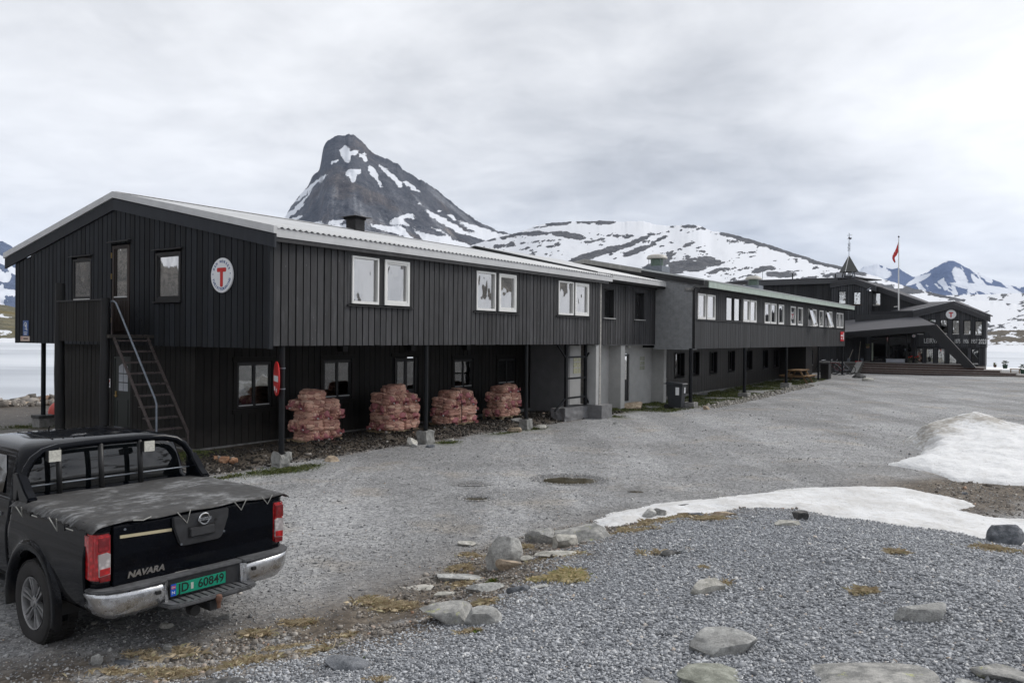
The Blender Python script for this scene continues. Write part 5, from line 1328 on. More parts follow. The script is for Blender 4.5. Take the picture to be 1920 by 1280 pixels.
# right-hand part with a long falling roof
uR = 58.5
rt = lambda v: 6.97 - .14 + (6.97 - 5.40) * (v + .82) / 3.9
backing(D, 'u', uR, -4.1, -.45, 4.6, rt, [(-1.15, -.56, 5.42, 6.38)], M_backing)
boards(D, 'u', uR, -4.1, -.45, 4.7, rt, [(-1.17, -.54, 5.4, 6.40)], M_bd_Dd, pitch=.13, w=.11, joined='right_cladding')
window(D, 'u', uR, -1.15, -.56, 5.42, 6.38, M_trimDd, fw=.035, out=0, deep=.04, sash=False)
MBo(do).box(uR - .05, uR, -1.12, -.6, 5.40, 5.44).build('sill', M_white, D)
for (d0, d1, th) in ((0, .14, .2), (.143, .27, .16), (.273, .40, .12)):
    MBo(do).hexa([(uR - th, -.75, 6.99 - d1), (uR + .05, -.75, 6.99 - d1), (uR + .05, -5.1, 5.26 - d1), (uR - th, -5.1, 5.26 - d1), (uR - th, -.75, 6.99 - d0), (uR + .05, -.75, 6.99 - d0), (uR + .05, -5.1, 5.26 - d0), (uR - th, -5.1, 5.26 - d0)]).build('barge_board', M_trimD, D)
slab(D, [(uR - .2, -.75, 7.01), (uR - .2, -5.1, 5.28), (68, -5.1, 5.3), (68, -.75, 7.2)], .06, M_felt, 'roof', do)
m = MBo(do).tube([(56.7, -.75, 6.72), (56.5, -.62, 6.60)], .03, 8); m.tube([(56.5, -.72, 6.60), (56.3, -.55, 6.52)], .06, 8); m.build('floodlight', M_galv, D)
for (u, v_, z) in ((58.2, 5.6, 7.65), (60.0, 2.6, 7.6)):
    MBo(do).tube([(u, v_, z - .2), (u, v_, z + .55)], .05, 8).build('vent_pipe', M_blackpaint, D)
MBo(do).tube([(58.8, 8.3, 7.4), (58.8, 8.3, 8.55)], .02, 6).build('aerial', M_galv, D)
# lettering
def lettering(parent, items, mat, name='lettering', o=None):
    """items: (text, h centre, z centre, size, xscale); on the plane u = const facing -u"""
    L = []
    for (tx, u, h, z, s, xs_) in items:
        me = text_mesh(tx, s * 1.14, .012, 'CENTER', xs_, s * .012)
        xs_ = xs_ * .9; M = Matrix(((0, 0, -1, u - o[0]), (-1, 0, 0, h - o[1]), (0, 1, 0, z), (0, 0, 0, 1)))
        L.append((me, M))
    return link(name, join_meshes(name, L, mat), parent)
M_letter = mat_plain('white_letters', (.55, .56, .56), .6, var=.1)
lettering(D, [('LEIRVASSBU', uD - .075, -5.55, 2.62, .42, .66)], M_letter, 'lettering', do)
lettering(D, [('1875', uD - .075, -6.87, 2.61, .36, .46), ('1906', uD - .075, -7.385, 2.61, .36, .46), ('1957', uD - .075, -7.905, 2.61, .36, .50)], M_letter, 'year_numbers', do)
lettering(D, [('2023', uD - .075, -8.425, 2.60, .40, .54)], mat_plain('bright_white_letters', (.75, .77, .77), .6), 'year_numbers', do)

# ---- round club emblem: white disc, red T, blue ring of letters
M_signw = mat_plain('sign_white', (.74, .75, .77), .35, var=.03)
M_red = mat_plain('sign_red', (.50, .022, .022), .4, var=.06)
M_blue = mat_plain('sign_blue', (.045, .10, .26), .4, var=.06)
def emblem(u, v, z, r, label, ring=True, depth=.035):
    q = empty('club_emblem', UV(u, v, z), LODGE_RZ, label, 'sign')
    MB().lathe([(r * .985, 0), (r, -.006), (r, -depth + .008), (r * .985, -depth)], (0, 0, 0), 48, 'x').build('disc', M_signw, q, smooth=True)
    b = MB(); y0 = -depth - .004
    def rr(hx, hz, w, h, rad):
        P = []
        for (cx, cz, a0) in ((hx + w / 2 - rad, hz + h / 2 - rad, 0), (hx - w / 2 + rad, hz + h / 2 - rad, 90), (hx - w / 2 + rad, hz - h / 2 + rad, 180), (hx + w / 2 - rad, hz - h / 2 + rad, 270)):
            for k in range(5): a = R(a0 + k * 22.5); P.append((cx + rad * math.cos(a), cz + rad * math.sin(a)))
        return P
    b.prism(rr(0, .315 * r, .84 * r, .24 * r, .07 * r), y0, -depth + .002, 0); b.prism(rr(.0, -.20 * r, .25 * r, .93 * r, .11 * r), y0 - .001, -depth + .002, 0)
    b.build('letter_t', M_red, q)
    if ring:
        L = []
        def arc(tx, a0, a1, flip):
            n = len(tx)
            for i, ch in enumerate(tx):
                if ch == ' ': continue
                a = R(a0 + (a1 - a0) * i / (n - 1)); me = text_mesh(ch, .21 * r, .0015, 'CENTER', .95, .002)
                cx = -.79 * r * math.sin(a); cz = .79 * r * math.cos(a)      # a clockwise as read
                rot = -a if not flip else math.pi - a
                # local letter plane: x -> -v (to the right as seen), y -> z
                M = Matrix.Translation(Vector((y0, -(-cx) * 1.0, cz))) if False else None
                hx, hz = .79 * r * math.sin(a), .79 * r * math.cos(a)
                c, s_ = math.cos(rot), math.sin(rot)
                M = Matrix(((0, 0, -1, y0), (-c, s_, 0, -hx), (s_, c, 0, hz), (0, 0, 0, 1)))
                L.append((me, M))
        arc('DEN NORSKE', -62, 62, False); arc('TURISTFORENING', 252, 108, True)
        link('ring_lettering', join_meshes('ring_lettering', L, M_blue), q)
        m = MB()
        for a in (R(84), R(-84)): m.lathe([(.035 * r, y0), (.035 * r, -depth)], (0, -.80 * r * math.sin(a), .80 * r * math.cos(a)), 10, 'x')
        m.build('dot', M_blue, q)
    return q
emblem(-.03, 1.47, 3.88, .365, 'large round white club sign with red T and blue ring lettering on the nearest gable')
emblem(uD - .06, -6.45, 4.55, .33, 'round white sign with red T under the peak of the far lodge front', ring=False)
emblem(54.58, -4.10, 2.98, .11, 'tiny round sign with red T on the pillar right of the entrance glass', ring=False, depth=.02)

# ------------------------------------------------------------------ steps and cheek wall
stp = empty('wooden_steps', UV(50.5, -6, 0), LODGE_RZ, 'wide reddish brown wooden steps across the front of the main lodge', 'steps')
sto = (50.5, -6.0)
M_step = mat_boards('red_brown_step', (.075, .042, .034), .45, .7)
M_nose = mat_boards('worn_step_edge', (.21, .19, .18), .3, .7)
ends = [-13.5, -10.6, -9.7, -8.75, -7.85, -7.4]; hs = [.44, .57, .72, .87, 1.02]
for k in range(5):
    u = 50.5 + .36 * k; z1 = hs[k]; z0 = (hs[k - 1] if k else .12)
    s_ = MBo(sto).box(u, u + .04, ends[k], -1.2, z0, z1 - .045).build('riser', M_step, stp)
    MBo(sto).box(u - .02, (53.4 - .05 * k if k < 4 else 54.7), ends[k], -1.2, z1 - .045, z1).build('tread', M_nose, stp)
MBo(sto).box(51.9, 55, -.95, 3.0, .9, 1.0).build('platform', M_conc, stp)
cw = empty('cheek_wall', UV(50.5, -1.0, 0), LODGE_RZ, 'sloping grey concrete cheek wall at the left end of the wooden steps', 'wall')
cwo = (50.5, -1.0)
MB(lambda x, y, z: (x - cwo[0], y - cwo[1], z)).prism([(49.3, -.1), (49.3, .34), (49.55, .42), (51.2, 1.06), (54.0, 1.10), (54.0, -.1)], -1.24, -.92, 1).v  # profile checked below
m = MBo(cwo)
pr_ = [(49.3, -.1), (49.3, .34), (49.55, .42), (51.2, 1.06), (54.0, 1.10), (54.0, -.1)]
n_ = len(pr_); P = [(a, -1.24, b) for a, b in pr_] + [(a, -.90, b) for a, b in pr_]
m.add(P, [tuple(range(n_)), tuple(range(n_, 2 * n_))[::-1]] + [(i, (i + 1) % n_, n_ + (i + 1) % n_, n_ + i) for i in range(n_)])
m.build('slab', mat_plain('weathered_concrete', (.105, .10, .09), .9, var=.35, scale=3, bump=.4), cw)
MBo(cwo).hexa([(49.28, -1.27, .35), (49.28, -.88, .35), (51.2, -.88, 1.07), (51.2, -1.27, 1.07), (49.28, -1.27, .385), (49.28, -.88, .385), (51.2, -.88, 1.105), (51.2, -1.27, 1.105)]).build('coping', M_conc, cw)
fw_ = MBo((51.0, 0.2)).box(50.6, 50.9, -.88, 1.6, -.1, 1.0).build('retaining_wall', mat_plain('dark_stone_wall', (.07, .065, .06), .95, var=.5, scale=4, bump=1.0))
fw_.location = UV(51.0, .2); fw_.rotation_euler = (0, 0, LODGE_RZ); tag(fw_, 'low dark stone retaining wall behind the bicycles under the porch', 'wall')

# ------------------------------------------------------------------ bell turret, flagpole
bt_ = empty('bell_turret', UV(60, 1.55, 7.7), LODGE_RZ, 'pointed grey pyramid turret on splayed legs with weather vane on the lodge roof', 'turret')
def pyr(r0, z0, r1, z1, name, mat):
    m = MB(); P = [(-r0, -r0, z0), (r0, -r0, z0), (r0, r0, z0), (-r0, r0, z0), (-r1, -r1, z1), (r1, -r1, z1), (r1, r1, z1), (-r1, r1, z1)]
    return m.hexa(P).build(name, mat, bt_)
M_shing = mat_plain('turret_slate', (.075, .078, .075), .7, var=.3, scale=12)
for g_ in range(1):
    p_ = pyr(.56, .54, .04, 1.86, 'pyramid_roof', M_shing); p_.rotation_euler = (0, 0, R(38))
    q_ = pyr(.19, 1.47, .02, 1.90, 'roof_tip', mat_plain('turret_tip', (.22, .22, .22), .6)); q_.rotation_euler = (0, 0, R(38))
    MB().tube([(-.79, 0, .545), (-.05, 0, 1.86)], .03, 6).build('hip_strip', M_zinc, bt_).rotation_euler = (0, 0, R(38 - 45 + 0))
for (a, b) in ((-1, -1), (1, -1), (1, 1), (-1, 1)):
    MB().tube([(a * .34, b * .34, .56), (a * .45, b * .45, -.05)], .05, 6).build('leg', M_galv if b < 0 else M_blackpaint, bt_)
MB().box(-.3, .3, -.3, .3, .05, .22).build('curb', M_blackpaint, bt_)
M_vane = mat_plain('vane_iron', (.10, .10, .11), .5, .4, var=.2)
m = MB(); m.tube([(0, 0, 1.85), (0, 0, 3.72)], .022, 8); m.build('pole', M_galv, bt_)
m = MB()
for z in (2.30, 2.42, 2.55, 2.68, 2.80, 2.9): m.tube([(0, .11 * (1 if int(z * 10) % 2 else .7), z), (0, -.11, z + .04)], .014, 5)
for s_ in (-1, 1): m.tube([(0, .10 * s_, 2.3), (0, .05 * s_, 2.45), (0, .10 * s_, 2.6), (0, .04 * s_, 2.75), (0, .09 * s_, 2.9)], .012, 5)
m.build('ornament', M_vane, bt_)
m = MB(); m.tube([(0, .16, 3.58), (0, -.20, 3.60)], .014, 6); m.tube([(0, -.2, 3.60), (0, -.22, 3.66)], .01, 5); m.tube([(0, 0, 3.72), (0, 0, 3.76)], [.05, .02], 8)
m.prism([(.05, 3.30), (-.10, 3.22), (-.20, 3.30), (-.18, 3.42), (-.12, 3.36), (-.04, 3.46), (.08, 3.42)], -.012, .012, 0)
m.tube([(0, .16, 3.32), (0, -.16, 3.28)], .012, 5); m.build('weather_vane', M_vane, bt_)
fp = empty('flagpole', UV(57, -2.70, 4.95), LODGE_RZ, 'tall white flagpole rising from the porch roof of the main lodge', 'flagpole')
MB().tube([(0, 0, 0), (0, .03, 2.5), (0, .05, 5.55)], [.055, .045, .03], 10).build('pole', M_white, fp, smooth=True)
MB().lathe([(.01, 5.55), (.06, 5.60), (.06, 5.66), (.01, 5.71)], (0, .05, 0), 10).build('knob', M_blackpaint, fp)
MB().tube([(0, 0, .30), (0, .33, .27)], .03, 6).build('bracket', M_white, fp)
# drooping red flag
t = NT('red_flag'); p = t.coord(); f = t.noise(t.map(p, (4, 5, 5)), 1.0, 3)
c = t.mix(t.step(t.noise(t.map(p, (1, 6, 6), (3, 1, 2)), 1.0, 2), .62, .65), (.62, .05, .05), (.70, .60, .60)); t.bsdf(c, .8)
rows_ = [(5.32, .0, .03), (5.15, .03, .08), (4.9, .04, .17), (4.65, .0, .27), (4.52, -.02, .34), (4.35, .08, .42), (4.2, .14, .45), (4.05, .27, .42), (3.9, .25, .36), (3.74, .20, .25)]
m = MB()
for (z, a, b) in rows_:
    for k in range(5): h = a + (b - a) * k / 4; m.v.append((.03 * math.sin(k * 1.9 + z * 3), .05 + h, z - .12 * (k / 4)))
m.f = [(i * 5 + k, i * 5 + k + 1, i * 5 + k + 6, i * 5 + k + 5) for i in range(len(rows_) - 1) for k in range(4)]
fg = m.build('flag', t.m, None, smooth='all'); fg.location = UV(57, -2.70, 4.95); fg.rotation_euler = (0, 0, LODGE_RZ)
sm = fg.modifiers.new('cloth', 'SOLIDIFY'); sm.thickness = .008
tag(fg, 'red flag with white figure drooping from the flagpole', 'flag')

# ------------------------------------------------------------------ signs on the near wing
def plate(name, u, v, z, w, h, label, mats, marks, cat='sign', axis='u', th=.008):
    """thin board on a wall facing -u; marks: list of (y0,y1,z0,z1,material) seen from the front, y to the right"""
    q = empty(name, UV(u, v, z), LODGE_RZ if axis == 'u' else LODGE_RZ + R(90), label, cat)
    MB().box(-th, 0, -w / 2, w / 2, -h / 2, h / 2).build('plate', mats, q)
    for (n_, a, b, c_, d_, mt) in marks:
        MB().box(-th - .003, -th + .001, -b, -a, c_, d_).build(n_, mt, q)
    return q
q = plate('blue_notice', -.03, 10.0, 2.775, .30, .41, 'blue notice with white curl symbol at the left corner of the near gable', M_blue, [])
m = MB(); m.tube([(-.014, .07 * math.cos(a), .06 + .09 * math.sin(a)) for a in [x * .35 for x in range(0, 15)]], .010, 5); m.tube([(-.014, -.06, .0), (-.014, -.09, -.06)], .012, 5)
m.box(-.014, -.008, -.02, -.005, .02, .10); m.box(-.014, -.008, .005, .02, .02, .10); m.box(-.014, -.008, -.03, .03, .055, .067); m.build('symbol', M_signw, q)
m = MB(); m.box(-.012, -.008, -.09, .09, -.125, -.108); m.box(-.012, -.008, -.07, .07, -.175, -.155); m.build('text_lines', M_signw, q)
q = plate('club_plate', -.03, 10.03, 2.49, .50, .13, 'pinkish white plate with small red T under the blue notice', mat_plain('plate_pale', (.56, .45, .38), .5, var=.05), [('letter_t', -.20, -.14, .02, .04, M_red), ('letter_t_stem', -.18, -.165, -.04, .02, M_red)])
m = MB(); 
for k in range(7): m.box(-.011, -.008, .09 - k * .036 - .024, .09 - k * .036, -.018, .022)
m.build('text_marks', mat_plain('brown_print', (.10, .05, .04), .6), q)
plate('white_notice', .22, 8.62, 1.55, .30, .62, 'tall narrow white notice at the left corner of the lower storey', M_signw, [('arrow', -.06, .06, .15, .2, M_blue)])
plate('small_notice', .22, 6.30, 1.43, .13, .22, 'small white notice with red corner left of the green ground floor door', M_signw, [('red_mark', .01, .05, .03, .08, M_red), ('text_lines', -.04, .04, -.06, -.03, M_blackpaint)])
# red notice on the long wing, facing the yard
q = empty('red_notice', UV(45.95, -.975, 2.88), LODGE_RZ, 'red notice with white figure and text at the far end of the long wing', 'sign')
MB().box(-.5, .5, -.02, 0, -.31, .31).build('plate', mat_plain('notice_red', (.52, .02, .03), .45), q)
m = MB(); m.box(.22, .42, -.026, -.02, -.22, .10); m.lathe([(.08, -.026), (.08, -.02)], (.32, 0, .17), 14, 'y'); m.build('symbol', M_signw, q)
m = MB(); 
for k in range(5): m.box(-.44 + k * .12, -.35 + k * .12, -.026, -.02, -.0, .10)
for k in range(3): m.box(-.40 + k * .12, -.31 + k * .12, -.026, -.02, -.17, -.10)
m.build('text_marks', M_signw, q)
# no-entry sign clamped to the first post
ne = empty('no_entry_sign', UV(.36, .06, 1.76), 0, 'round red no entry sign with white bar seen almost edge on at the first post', 'sign')
ne.rotation_euler = (0, 0, R(90 - 245 - 90))
r_ = .35
# local x = normal
MB().lathe([(r_ - .01, .09), (r_, .095), (r_, .112), (r_ - .01, .118)], (0, 0, 0), 40, 'x').build('disc', M_red, ne, smooth=True)
MB().lathe([(r_ - .03, .1185), (r_ - .03, .1195)], (0, 0, 0), 40, 'x').build('face', M_red, ne)
MB().box(.1185, .1215, -.27, .27, -.06, .06).build('white_bar', M_signw, ne)
m = MB(); m.box(.1185, .1215, -.22, -.08, -.25, -.16); m.box(.1185, .1215, .03, .12, -.27, -.2); m.build('sticker', M_signw, ne)
MB().box(.0, .09, -.02, .02, .20, .23).build('bracket', M_galv, ne); MB().box(.0, .09, -.02, .02, -.23, -.20).build('bracket', M_galv, ne)
ne.rotation_euler = (0, 0, math.atan2(math.cos(R(245)), math.sin(R(245))))
for (z) in (.21, -.21): MB().lathe([(.072, z - .01), (.072, z + .01)], (0, 0, 0), 14).build('clamp', M_galv, ne)

# ------------------------------------------------------------------ wheelie bin
wb = empty('wheelie_bin', UV(19.1, -.60, gz1(*UV(19.1, -.60)[:2])), LODGE_RZ + R(4), 'dark grey wheelie bin with white sticker standing by the rendered pier', 'bin')
M_bin = mat_plain('bin_plastic', (.022, .025, .030), .5, var=.2, spec=.5)
m = MB(); m.hexa([(-.22, -.24, .06), (.22, -.24, .06), (.24, .24, .06), (-.24, .24, .06), (-.28, -.33, .95), (.28, -.33, .95), (.28, .33, .95), (-.28, .33, .95)]); m.build('body', M_bin, wb, bevel=.02)
m = MB(); m.hexa([(-.31, -.38, .955), (.31, -.38, .955), (.31, .37, .955), (-.31, .37, .955), (-.29, -.34, 1.0), (.29, -.34, 1.0), (.27, .33, 1.06), (-.27, .33, 1.06)]); m.build('lid', M_bin, wb, bevel=.015)
MB().tube([(-.26, .42, .98), (.26, .42, .98)], .018, 8).build('handle', M_bin, wb)
for s_ in (-1, 1):
    w = MB().lathe([(.03, s_ * .25), (.10, s_ * .25), (.10, s_ * .30), (.03, s_ * .30)], (0, .30, .10), 20, 'x').build('wheel', M_blackpaint, wb)
MB().box(-.292, -.28, -.2, -.06, .55, .85).build('sticker', M_signw, wb)
MB().box(.0, .10, -.325, -.300, .62, .84).build('sticker', M_signw, wb)

# ------------------------------------------------------------------ picnic table
pt = empty('picnic_table', UV(37.2, -.45, gz1(*UV(37.2, -.45)[:2])), LODGE_RZ, 'light brown wooden picnic table with attached benches by the dark entrance', 'picnic table')
M_pine = mat_boards('oiled_pine', (.30, .185, .095), .25, .65)
for k in range(5): MB().box(-.95, .95, -.40 + k * .162, -.40 + k * .162 + .15, .73, .77).build('tabletop_board', M_pine, pt)
for s_ in (-1, 1):
    for k in range(2): 
        y = s_ * (.62 + k * .14); MB().box(-.95, .95, y - .06 + (.0), y + .065, .42, .46).build('bench_board', M_pine, pt)
for x in (-.62, .62):
    MB().box(x - .02, x + .02, -.80, .80, .345, .415).build('bench_bearer', M_pine, pt)
    MB().box(x - .02, x + .02, -.36, .36, .66, .728).build('top_bearer', M_pine, pt)
    for s_ in (-1, 1):
        MB().hexa([(x + .02, s_ * .62, 0), (x + .065, s_ * .62, 0), (x + .065, s_ * .72, 0), (x + .02, s_ * .72, 0), (x + .02, s_ * .22, .72), (x + .065, s_ * .22, .72), (x + .065, s_ * .32, .72), (x + .02, s_ * .32, .72)]).build('leg', M_pine, pt)
# black cabinet
c = MBo((41.5, -.9)).box(41.2, 41.9, -1.20, -.75, .1, 1.15).build('cabinet_body', M_bd_low, None, bevel=.01)
cb = empty('utility_cabinet', UV(41.5, -.9, 0), LODGE_RZ, 'black upright cabinet standing between the picnic table and the bicycles', 'cabinet')
c.parent = cb; MBo((41.5, -.9)).box(41.15, 41.95, -1.25, -.7, 1.15, 1.19).build('lid', M_blackpaint, cb)
MBo((41.5, -.9)).box(41.22, 41.88, -1.225, -1.2, .14, 1.12).build('door', M_blackpaint, cb)

# ------------------------------------------------------------------ bicycles under the overhang
def bicycle(u, v, rz, label, col):
    q = empty('bicycle', UV(u, v, gz1(*UV(u, v)[:2])), LODGE_RZ + rz, label, 'bicycle', 'bicycles under the overhang')
    mt = mat_plain('bicycle_paint', col, .35, .1); rub = M_blackpaint
    for x in (-.52, .52):
        m = MB(); P = []; n = 24
        for k in range(n + 1): a = 2 * math.pi * k / n; P.append((x + .33 * math.cos(a), 0, .35 + .33 * math.sin(a)))
        m.tube(P, .022, 6, cap=False); w = m.build('wheel', rub, q, smooth='all')
        m = MB()
        for k in range(12): a = math.pi * k / 6; m.tube([(x, 0, .35), (x + .32 * math.cos(a), 0, .35 + .32 * math.sin(a))], .003, 3)
        m.lathe([(.02, -.04), (.02, .04)], (x, 0, .35), 8, 'y'); m.build('spokes', M_galv, w)
    m = MB(); bb = (-.05, 0, .30); st = (-.18, 0, .78); hd = (.36, 0, .80)
    for a, b in ((bb, st), (st, hd), (bb, (.38, 0, .70)), (bb, (-.52, 0, .35)), ((-.16, 0, .72), (-.52, 0, .35)), ((.36, 0, .86), (.52, 0, .35))): m.tube([a, b], .018, 6)
    m.build('frame', mt, q)
    m = MB(); m.tube([(.36, 0, .86), (.34, 0, .98)], .014, 6); m.tube([(.30, -.30, 1.0), (.36, -.1, .98), (.36, .1, .98), (.30, .30, 1.0)], .014, 6); m.build('handlebar', M_galv, q)
    m = MB(); m.tube([(-.18, 0, .78), (-.20, 0, .92)], .013, 6); m.hexa([(-.34, -.07, .92), (-.02, -.02, .93), (-.02, .02, .93), (-.34, .07, .92), (-.33, -.07, .96), (-.03, -.02, .95), (-.03, .02, .95), (-.33, .07, .96)]); m.build('saddle', rub, q)
    m = MB(); m.lathe([(.09, -.05), (.09, -.04)], (-.05, 0, .30), 14, 'y'); m.tube([(-.05, -.06, .30), (.08, -.06, .20)], .01, 5); m.tube([(-.05, .06, .30), (-.18, .06, .40)], .01, 5); m.build('pedals', M_galv, q)
bicycle(47.0, .15, R(75), 'black bicycle leaning in the shade nearest the black cabinet', (.02, .02, .022))
bicycle(47.3, -.35, R(95), 'bicycle with red frame parts parked under the overhang beside the cheek wall', (.16, .015, .025))
bicycle(47.7, -.62, R(100), 'silver framed bicycle closest to the cheek wall', (.35, .36, .38))

# ------------------------------------------------------------------ things on the porch
def on_uv(u, v, z=None): return UV(u, v, gz1(*UV(u, v)[:2]) if z is None else z)
q = empty('bench', on_uv(53.9, -3.0, 1.02), LODGE_RZ, 'low white bench in front of the entrance glass', 'bench')
M_bench = mat_plain('bench_white', (.50, .52, .58), .5, var=.06)
MB().box(-.2, .2, -.62, .62, .22, .27).build('seat', M_bench, q); MB().box(-.19, -.17, -.60, .60, .02, .22).build('front_panel', M_bench, q)
for s_ in (-1, 1): MB().box(-.16, .18, s_ * .58 - .02, s_ * .58 + .02, 0, .22).build('leg', M_bench, q)
q = empty('broom', on_uv(53.2, -.45 - .15, 1.0), LODGE_RZ, 'long handled broom with red head leaning by the porch wall', 'broom')
MB().tube([(0, 0, .05), (.35, -.06, 1.55)], .016, 6).build('handle', mat_plain('broom_stick', (.42, .38, .32), .6), q); MB().box(-.06, .02, -.22, .22, 0, .09).build('head', M_red, q)
q = empty('shovel', on_uv(53.2, -.15, 1.0), LODGE_RZ, 'worn shovel with pale handle leaning left of the broom', 'shovel')
MB().tube([(0, .2, .25), (.3, .0, .95)], .022, 6).build('handle', mat_plain('shovel_stick', (.36, .32, .28), .7), q); MB().hexa([(-.05, .14, 0), (-.02, .14, 0), (-.02, .38, 0), (-.05, .38, 0), (0, .12, .3), (.03, .12, .3), (.03, .3, .3), (0, .3, .3)]).build('blade', M_galv, q)
q = empty('bucket', on_uv(53.3, -.72 - .12, 1.0), LODGE_RZ, 'grey metal bucket beside the broom on the porch', 'bucket')
MB().lathe([(.08, 0), (.11, .28), (.115, .28), (.10, .27)], (0, 0, 0), 16).build('pail', M_galv, q); MB().tube([(0, -.11, .27), (0, -.06, .36), (0, .06, .36), (0, .11, .27)], .006, 5).build('handle', M_galv, q)
def clump(parent, name, mat, n, rx, rz, z0, s, flat=False):
    m = MB()
    for k in range(n):
        a = random.uniform(0, 6.28); r = rx * random.uniform(.1, 1) ** .7; h = z0 + random.uniform(0, rz); b = random.uniform(0, 6.28); l = s * random.uniform(.6, 1.3)
        p = Vector((r * math.cos(a), r * math.sin(a), h)); d = Vector((math.cos(b), math.sin(b), random.uniform(-.2, .9))).normalized() * l; w = d.cross(Vector((0, 0, 1))).normalized() * l * .4
        m.v += [tuple(p), tuple(p + d * .5 + w), tuple(p + d), tuple(p + d * .5 - w)]; b0 = len(m.v) - 4; m.f.append((b0, b0 + 1, b0 + 2, b0 + 3))
    o = m.build(name, mat, parent); o['kind'] = 'stuff'; return o
M_leaf = mat_plain('plant_leaf', (.055, .085, .028), .6, var=.4)
M_leaf_y = mat_plain('yellow_leaf', (.20, .20, .05), .6, var=.4)
M_pot = mat_plain('green_pot', (.035, .075, .055), .4, var=.1)
def planter(name, u, v, z, label, r, h, mt, leaf, n=70, sq=False):
    q = empty(name, on_uv(u, v, z), LODGE_RZ, label, 'plant pot')
    if sq: MB().box(-r, r, -r, r, 0, h).build('pot', mt, q, bevel=.01)
    else: MB().lathe([(r * .75, 0), (r, h), (r * 1.06, h), (r * 1.06, h - .03)], (0, 0, 0), 18).build('pot', mt, q)
    clump(q, 'leaves', leaf, n, r * 1.1, r * 1.6, h - .02, .12); return q
planter('hanging_basket', 54.45, -1.0, 2.05, 'small hanging flower basket with yellow blooms left of the entrance', .13, .14, mat_plain('basket', (.30, .20, .13), .8), M_leaf_y, 40)
MBo((54.45, -1.0)).tube([(54.45, -1.0, .1), (54.45, -1.0, .95)], .010, 5).build('cord', M_galv, bpy.data.objects['hanging_basket'])
for i, (v_, lb) in enumerate(((-4.02, 'left one of two dark flower pots with little flags by the porch pillar'), (-4.42, 'right one of two dark flower pots with little flags under the lodge window'))):
    q = planter('flower_pot', 53.6, v_, 1.02, lb, .14, .20, mat_plain('stone_pot', (.10, .10, .085), .8), M_leaf, 60)
    m = MB()
    for k in range(5): a = k * 1.3; m.box(.06 * math.cos(a), .06 * math.cos(a) + .012, .10 * math.sin(a) - .05, .10 * math.sin(a) + .05, .34 + .03 * k, .40 + .03 * k)
    m.build('little_flag', M_red, q); m = MB()
    for k in range(3): a = k * 2.3; m.box(.05, .055, .09 * math.sin(a) - .02, .09 * math.sin(a) + .04, .36 + .04 * k, .39 + .04 * k)
    m.build('little_flag', M_signw, q)
planter('flower_pot', 51.9, -9.95, .84, 'green glazed pot with a small bush near the right edge of the steps', .16, .26, M_pot, M_leaf, 90)
planter('flower_pot', 51.3, -11.0, .55, 'squat green pot with leafy plant at the far right of the steps', .20, .28, M_pot, M_leaf, 110)
for (u, v_, lb) in ((52.3, -9.35, 'small round dark pot on the top right step'),): planter('flower_pot', u, v_, .9, lb, .1, .14, mat_plain('terracotta', (.16, .09, .06), .8), M_leaf_y, 30)
q = empty('wooden_bench', on_uv(52.2, -10.5, .55), LODGE_RZ, 'little orange brown wooden bench between the green pots', 'bench')
MB().box(-.15, .15, -.3, .3, .24, .29).build('seat', M_pine, q)
for s_ in (-1, 1): MB().box(-.13, .13, s_ * .24 - .025, s_ * .24 + .025, 0, .24).build('leg', M_pine, q)
# red buoy behind the log post
q = empty('red_buoy', UV(1.6, 11.62, .30), 0, 'pale red round buoy half hidden behind the black log post', 'buoy')
MB().lathe([(.02, -.30), (.14, -.25), (.22, -.14), (.25, 0), (.22, .14), (.14, .25), (.05, .31), (.05, .36)], (0, 0, 0), 24).build('ball', mat_plain('buoy_red', (.60, .10, .08), .45), q, smooth=True)

# ================================================================== PICKUP (x to its right, y forwards, z up; origin under the tailgate)
T = empty('pickup_truck', (-2.74, 7.03, -.075), R(52), 'black double cab pickup with grey tarpaulin over the bed and a green number plate', 'pickup truck')
t = NT('black_car_paint'); p = t.coord(); f = t.noise(p, 3.0, 5, .6); g = t.noise(p, 60, 3, .6)
dust = t.math('MULTIPLY', t.step(t.n('ShaderNodeSeparateXYZ').outputs[2], 0, 1), 0)
sx = t.n('ShaderNodeSeparateXYZ'); t.put(sx.inputs[0], p)
low_ = t.math('MULTIPLY', t.step(sx.outputs[2], .75, .45), t.step(f, .35, .7))
c = t.mix(t.math('MULTIPLY', low_, .35), (.0030, .0038, .0062), (.05, .047, .042))
c = t.mix(t.math('MULTIPLY', t.step(g, .62, .75), .06), c, (.2, .19, .17))
t.bsdf(c, t.math('MULTIPLY_ADD', f, .10, .04), 0, .12, t.bump(g, .01, .001), coat=.12, coat_rough=.03)
M_paint = t.m
t = NT('dusty_chrome'); p = t.coord(); f = t.noise(p, 9, 6, .65)
t.bsdf(t.ramp(f, [(.3, (.42, .43, .45)), (.5, (.62, .63, .65)), (.7, (.33, .33, .33))]), t.ramp(f, [(.35, (.16,) * 3), (.7, (.5,) * 3)]), .9, .5, t.bump(f, .15, .004))
M_chrome = t.m
M_trim = mat_plain('black_plastic_trim', (.030, .031, .034), .55, var=.3, scale=14, bump=.2)
M_trim_d = mat_plain('dusty_step_plastic', (.085, .087, .092), .6, var=.45, scale=12, bump=.3)
M_tyre = mat_plain('tyre_rubber', (.026, .025, .025), .8, var=.35, scale=12, bump=.2)
M_alloy = mat_plain('dusty_alloy', (.34, .34, .345), .35, .75, var=.25, scale=10)
M_carglass = mat_plain('tinted_car_glass', (.004, .005, .006), .03, 0, var=.1, spec=.9, bump=.0)
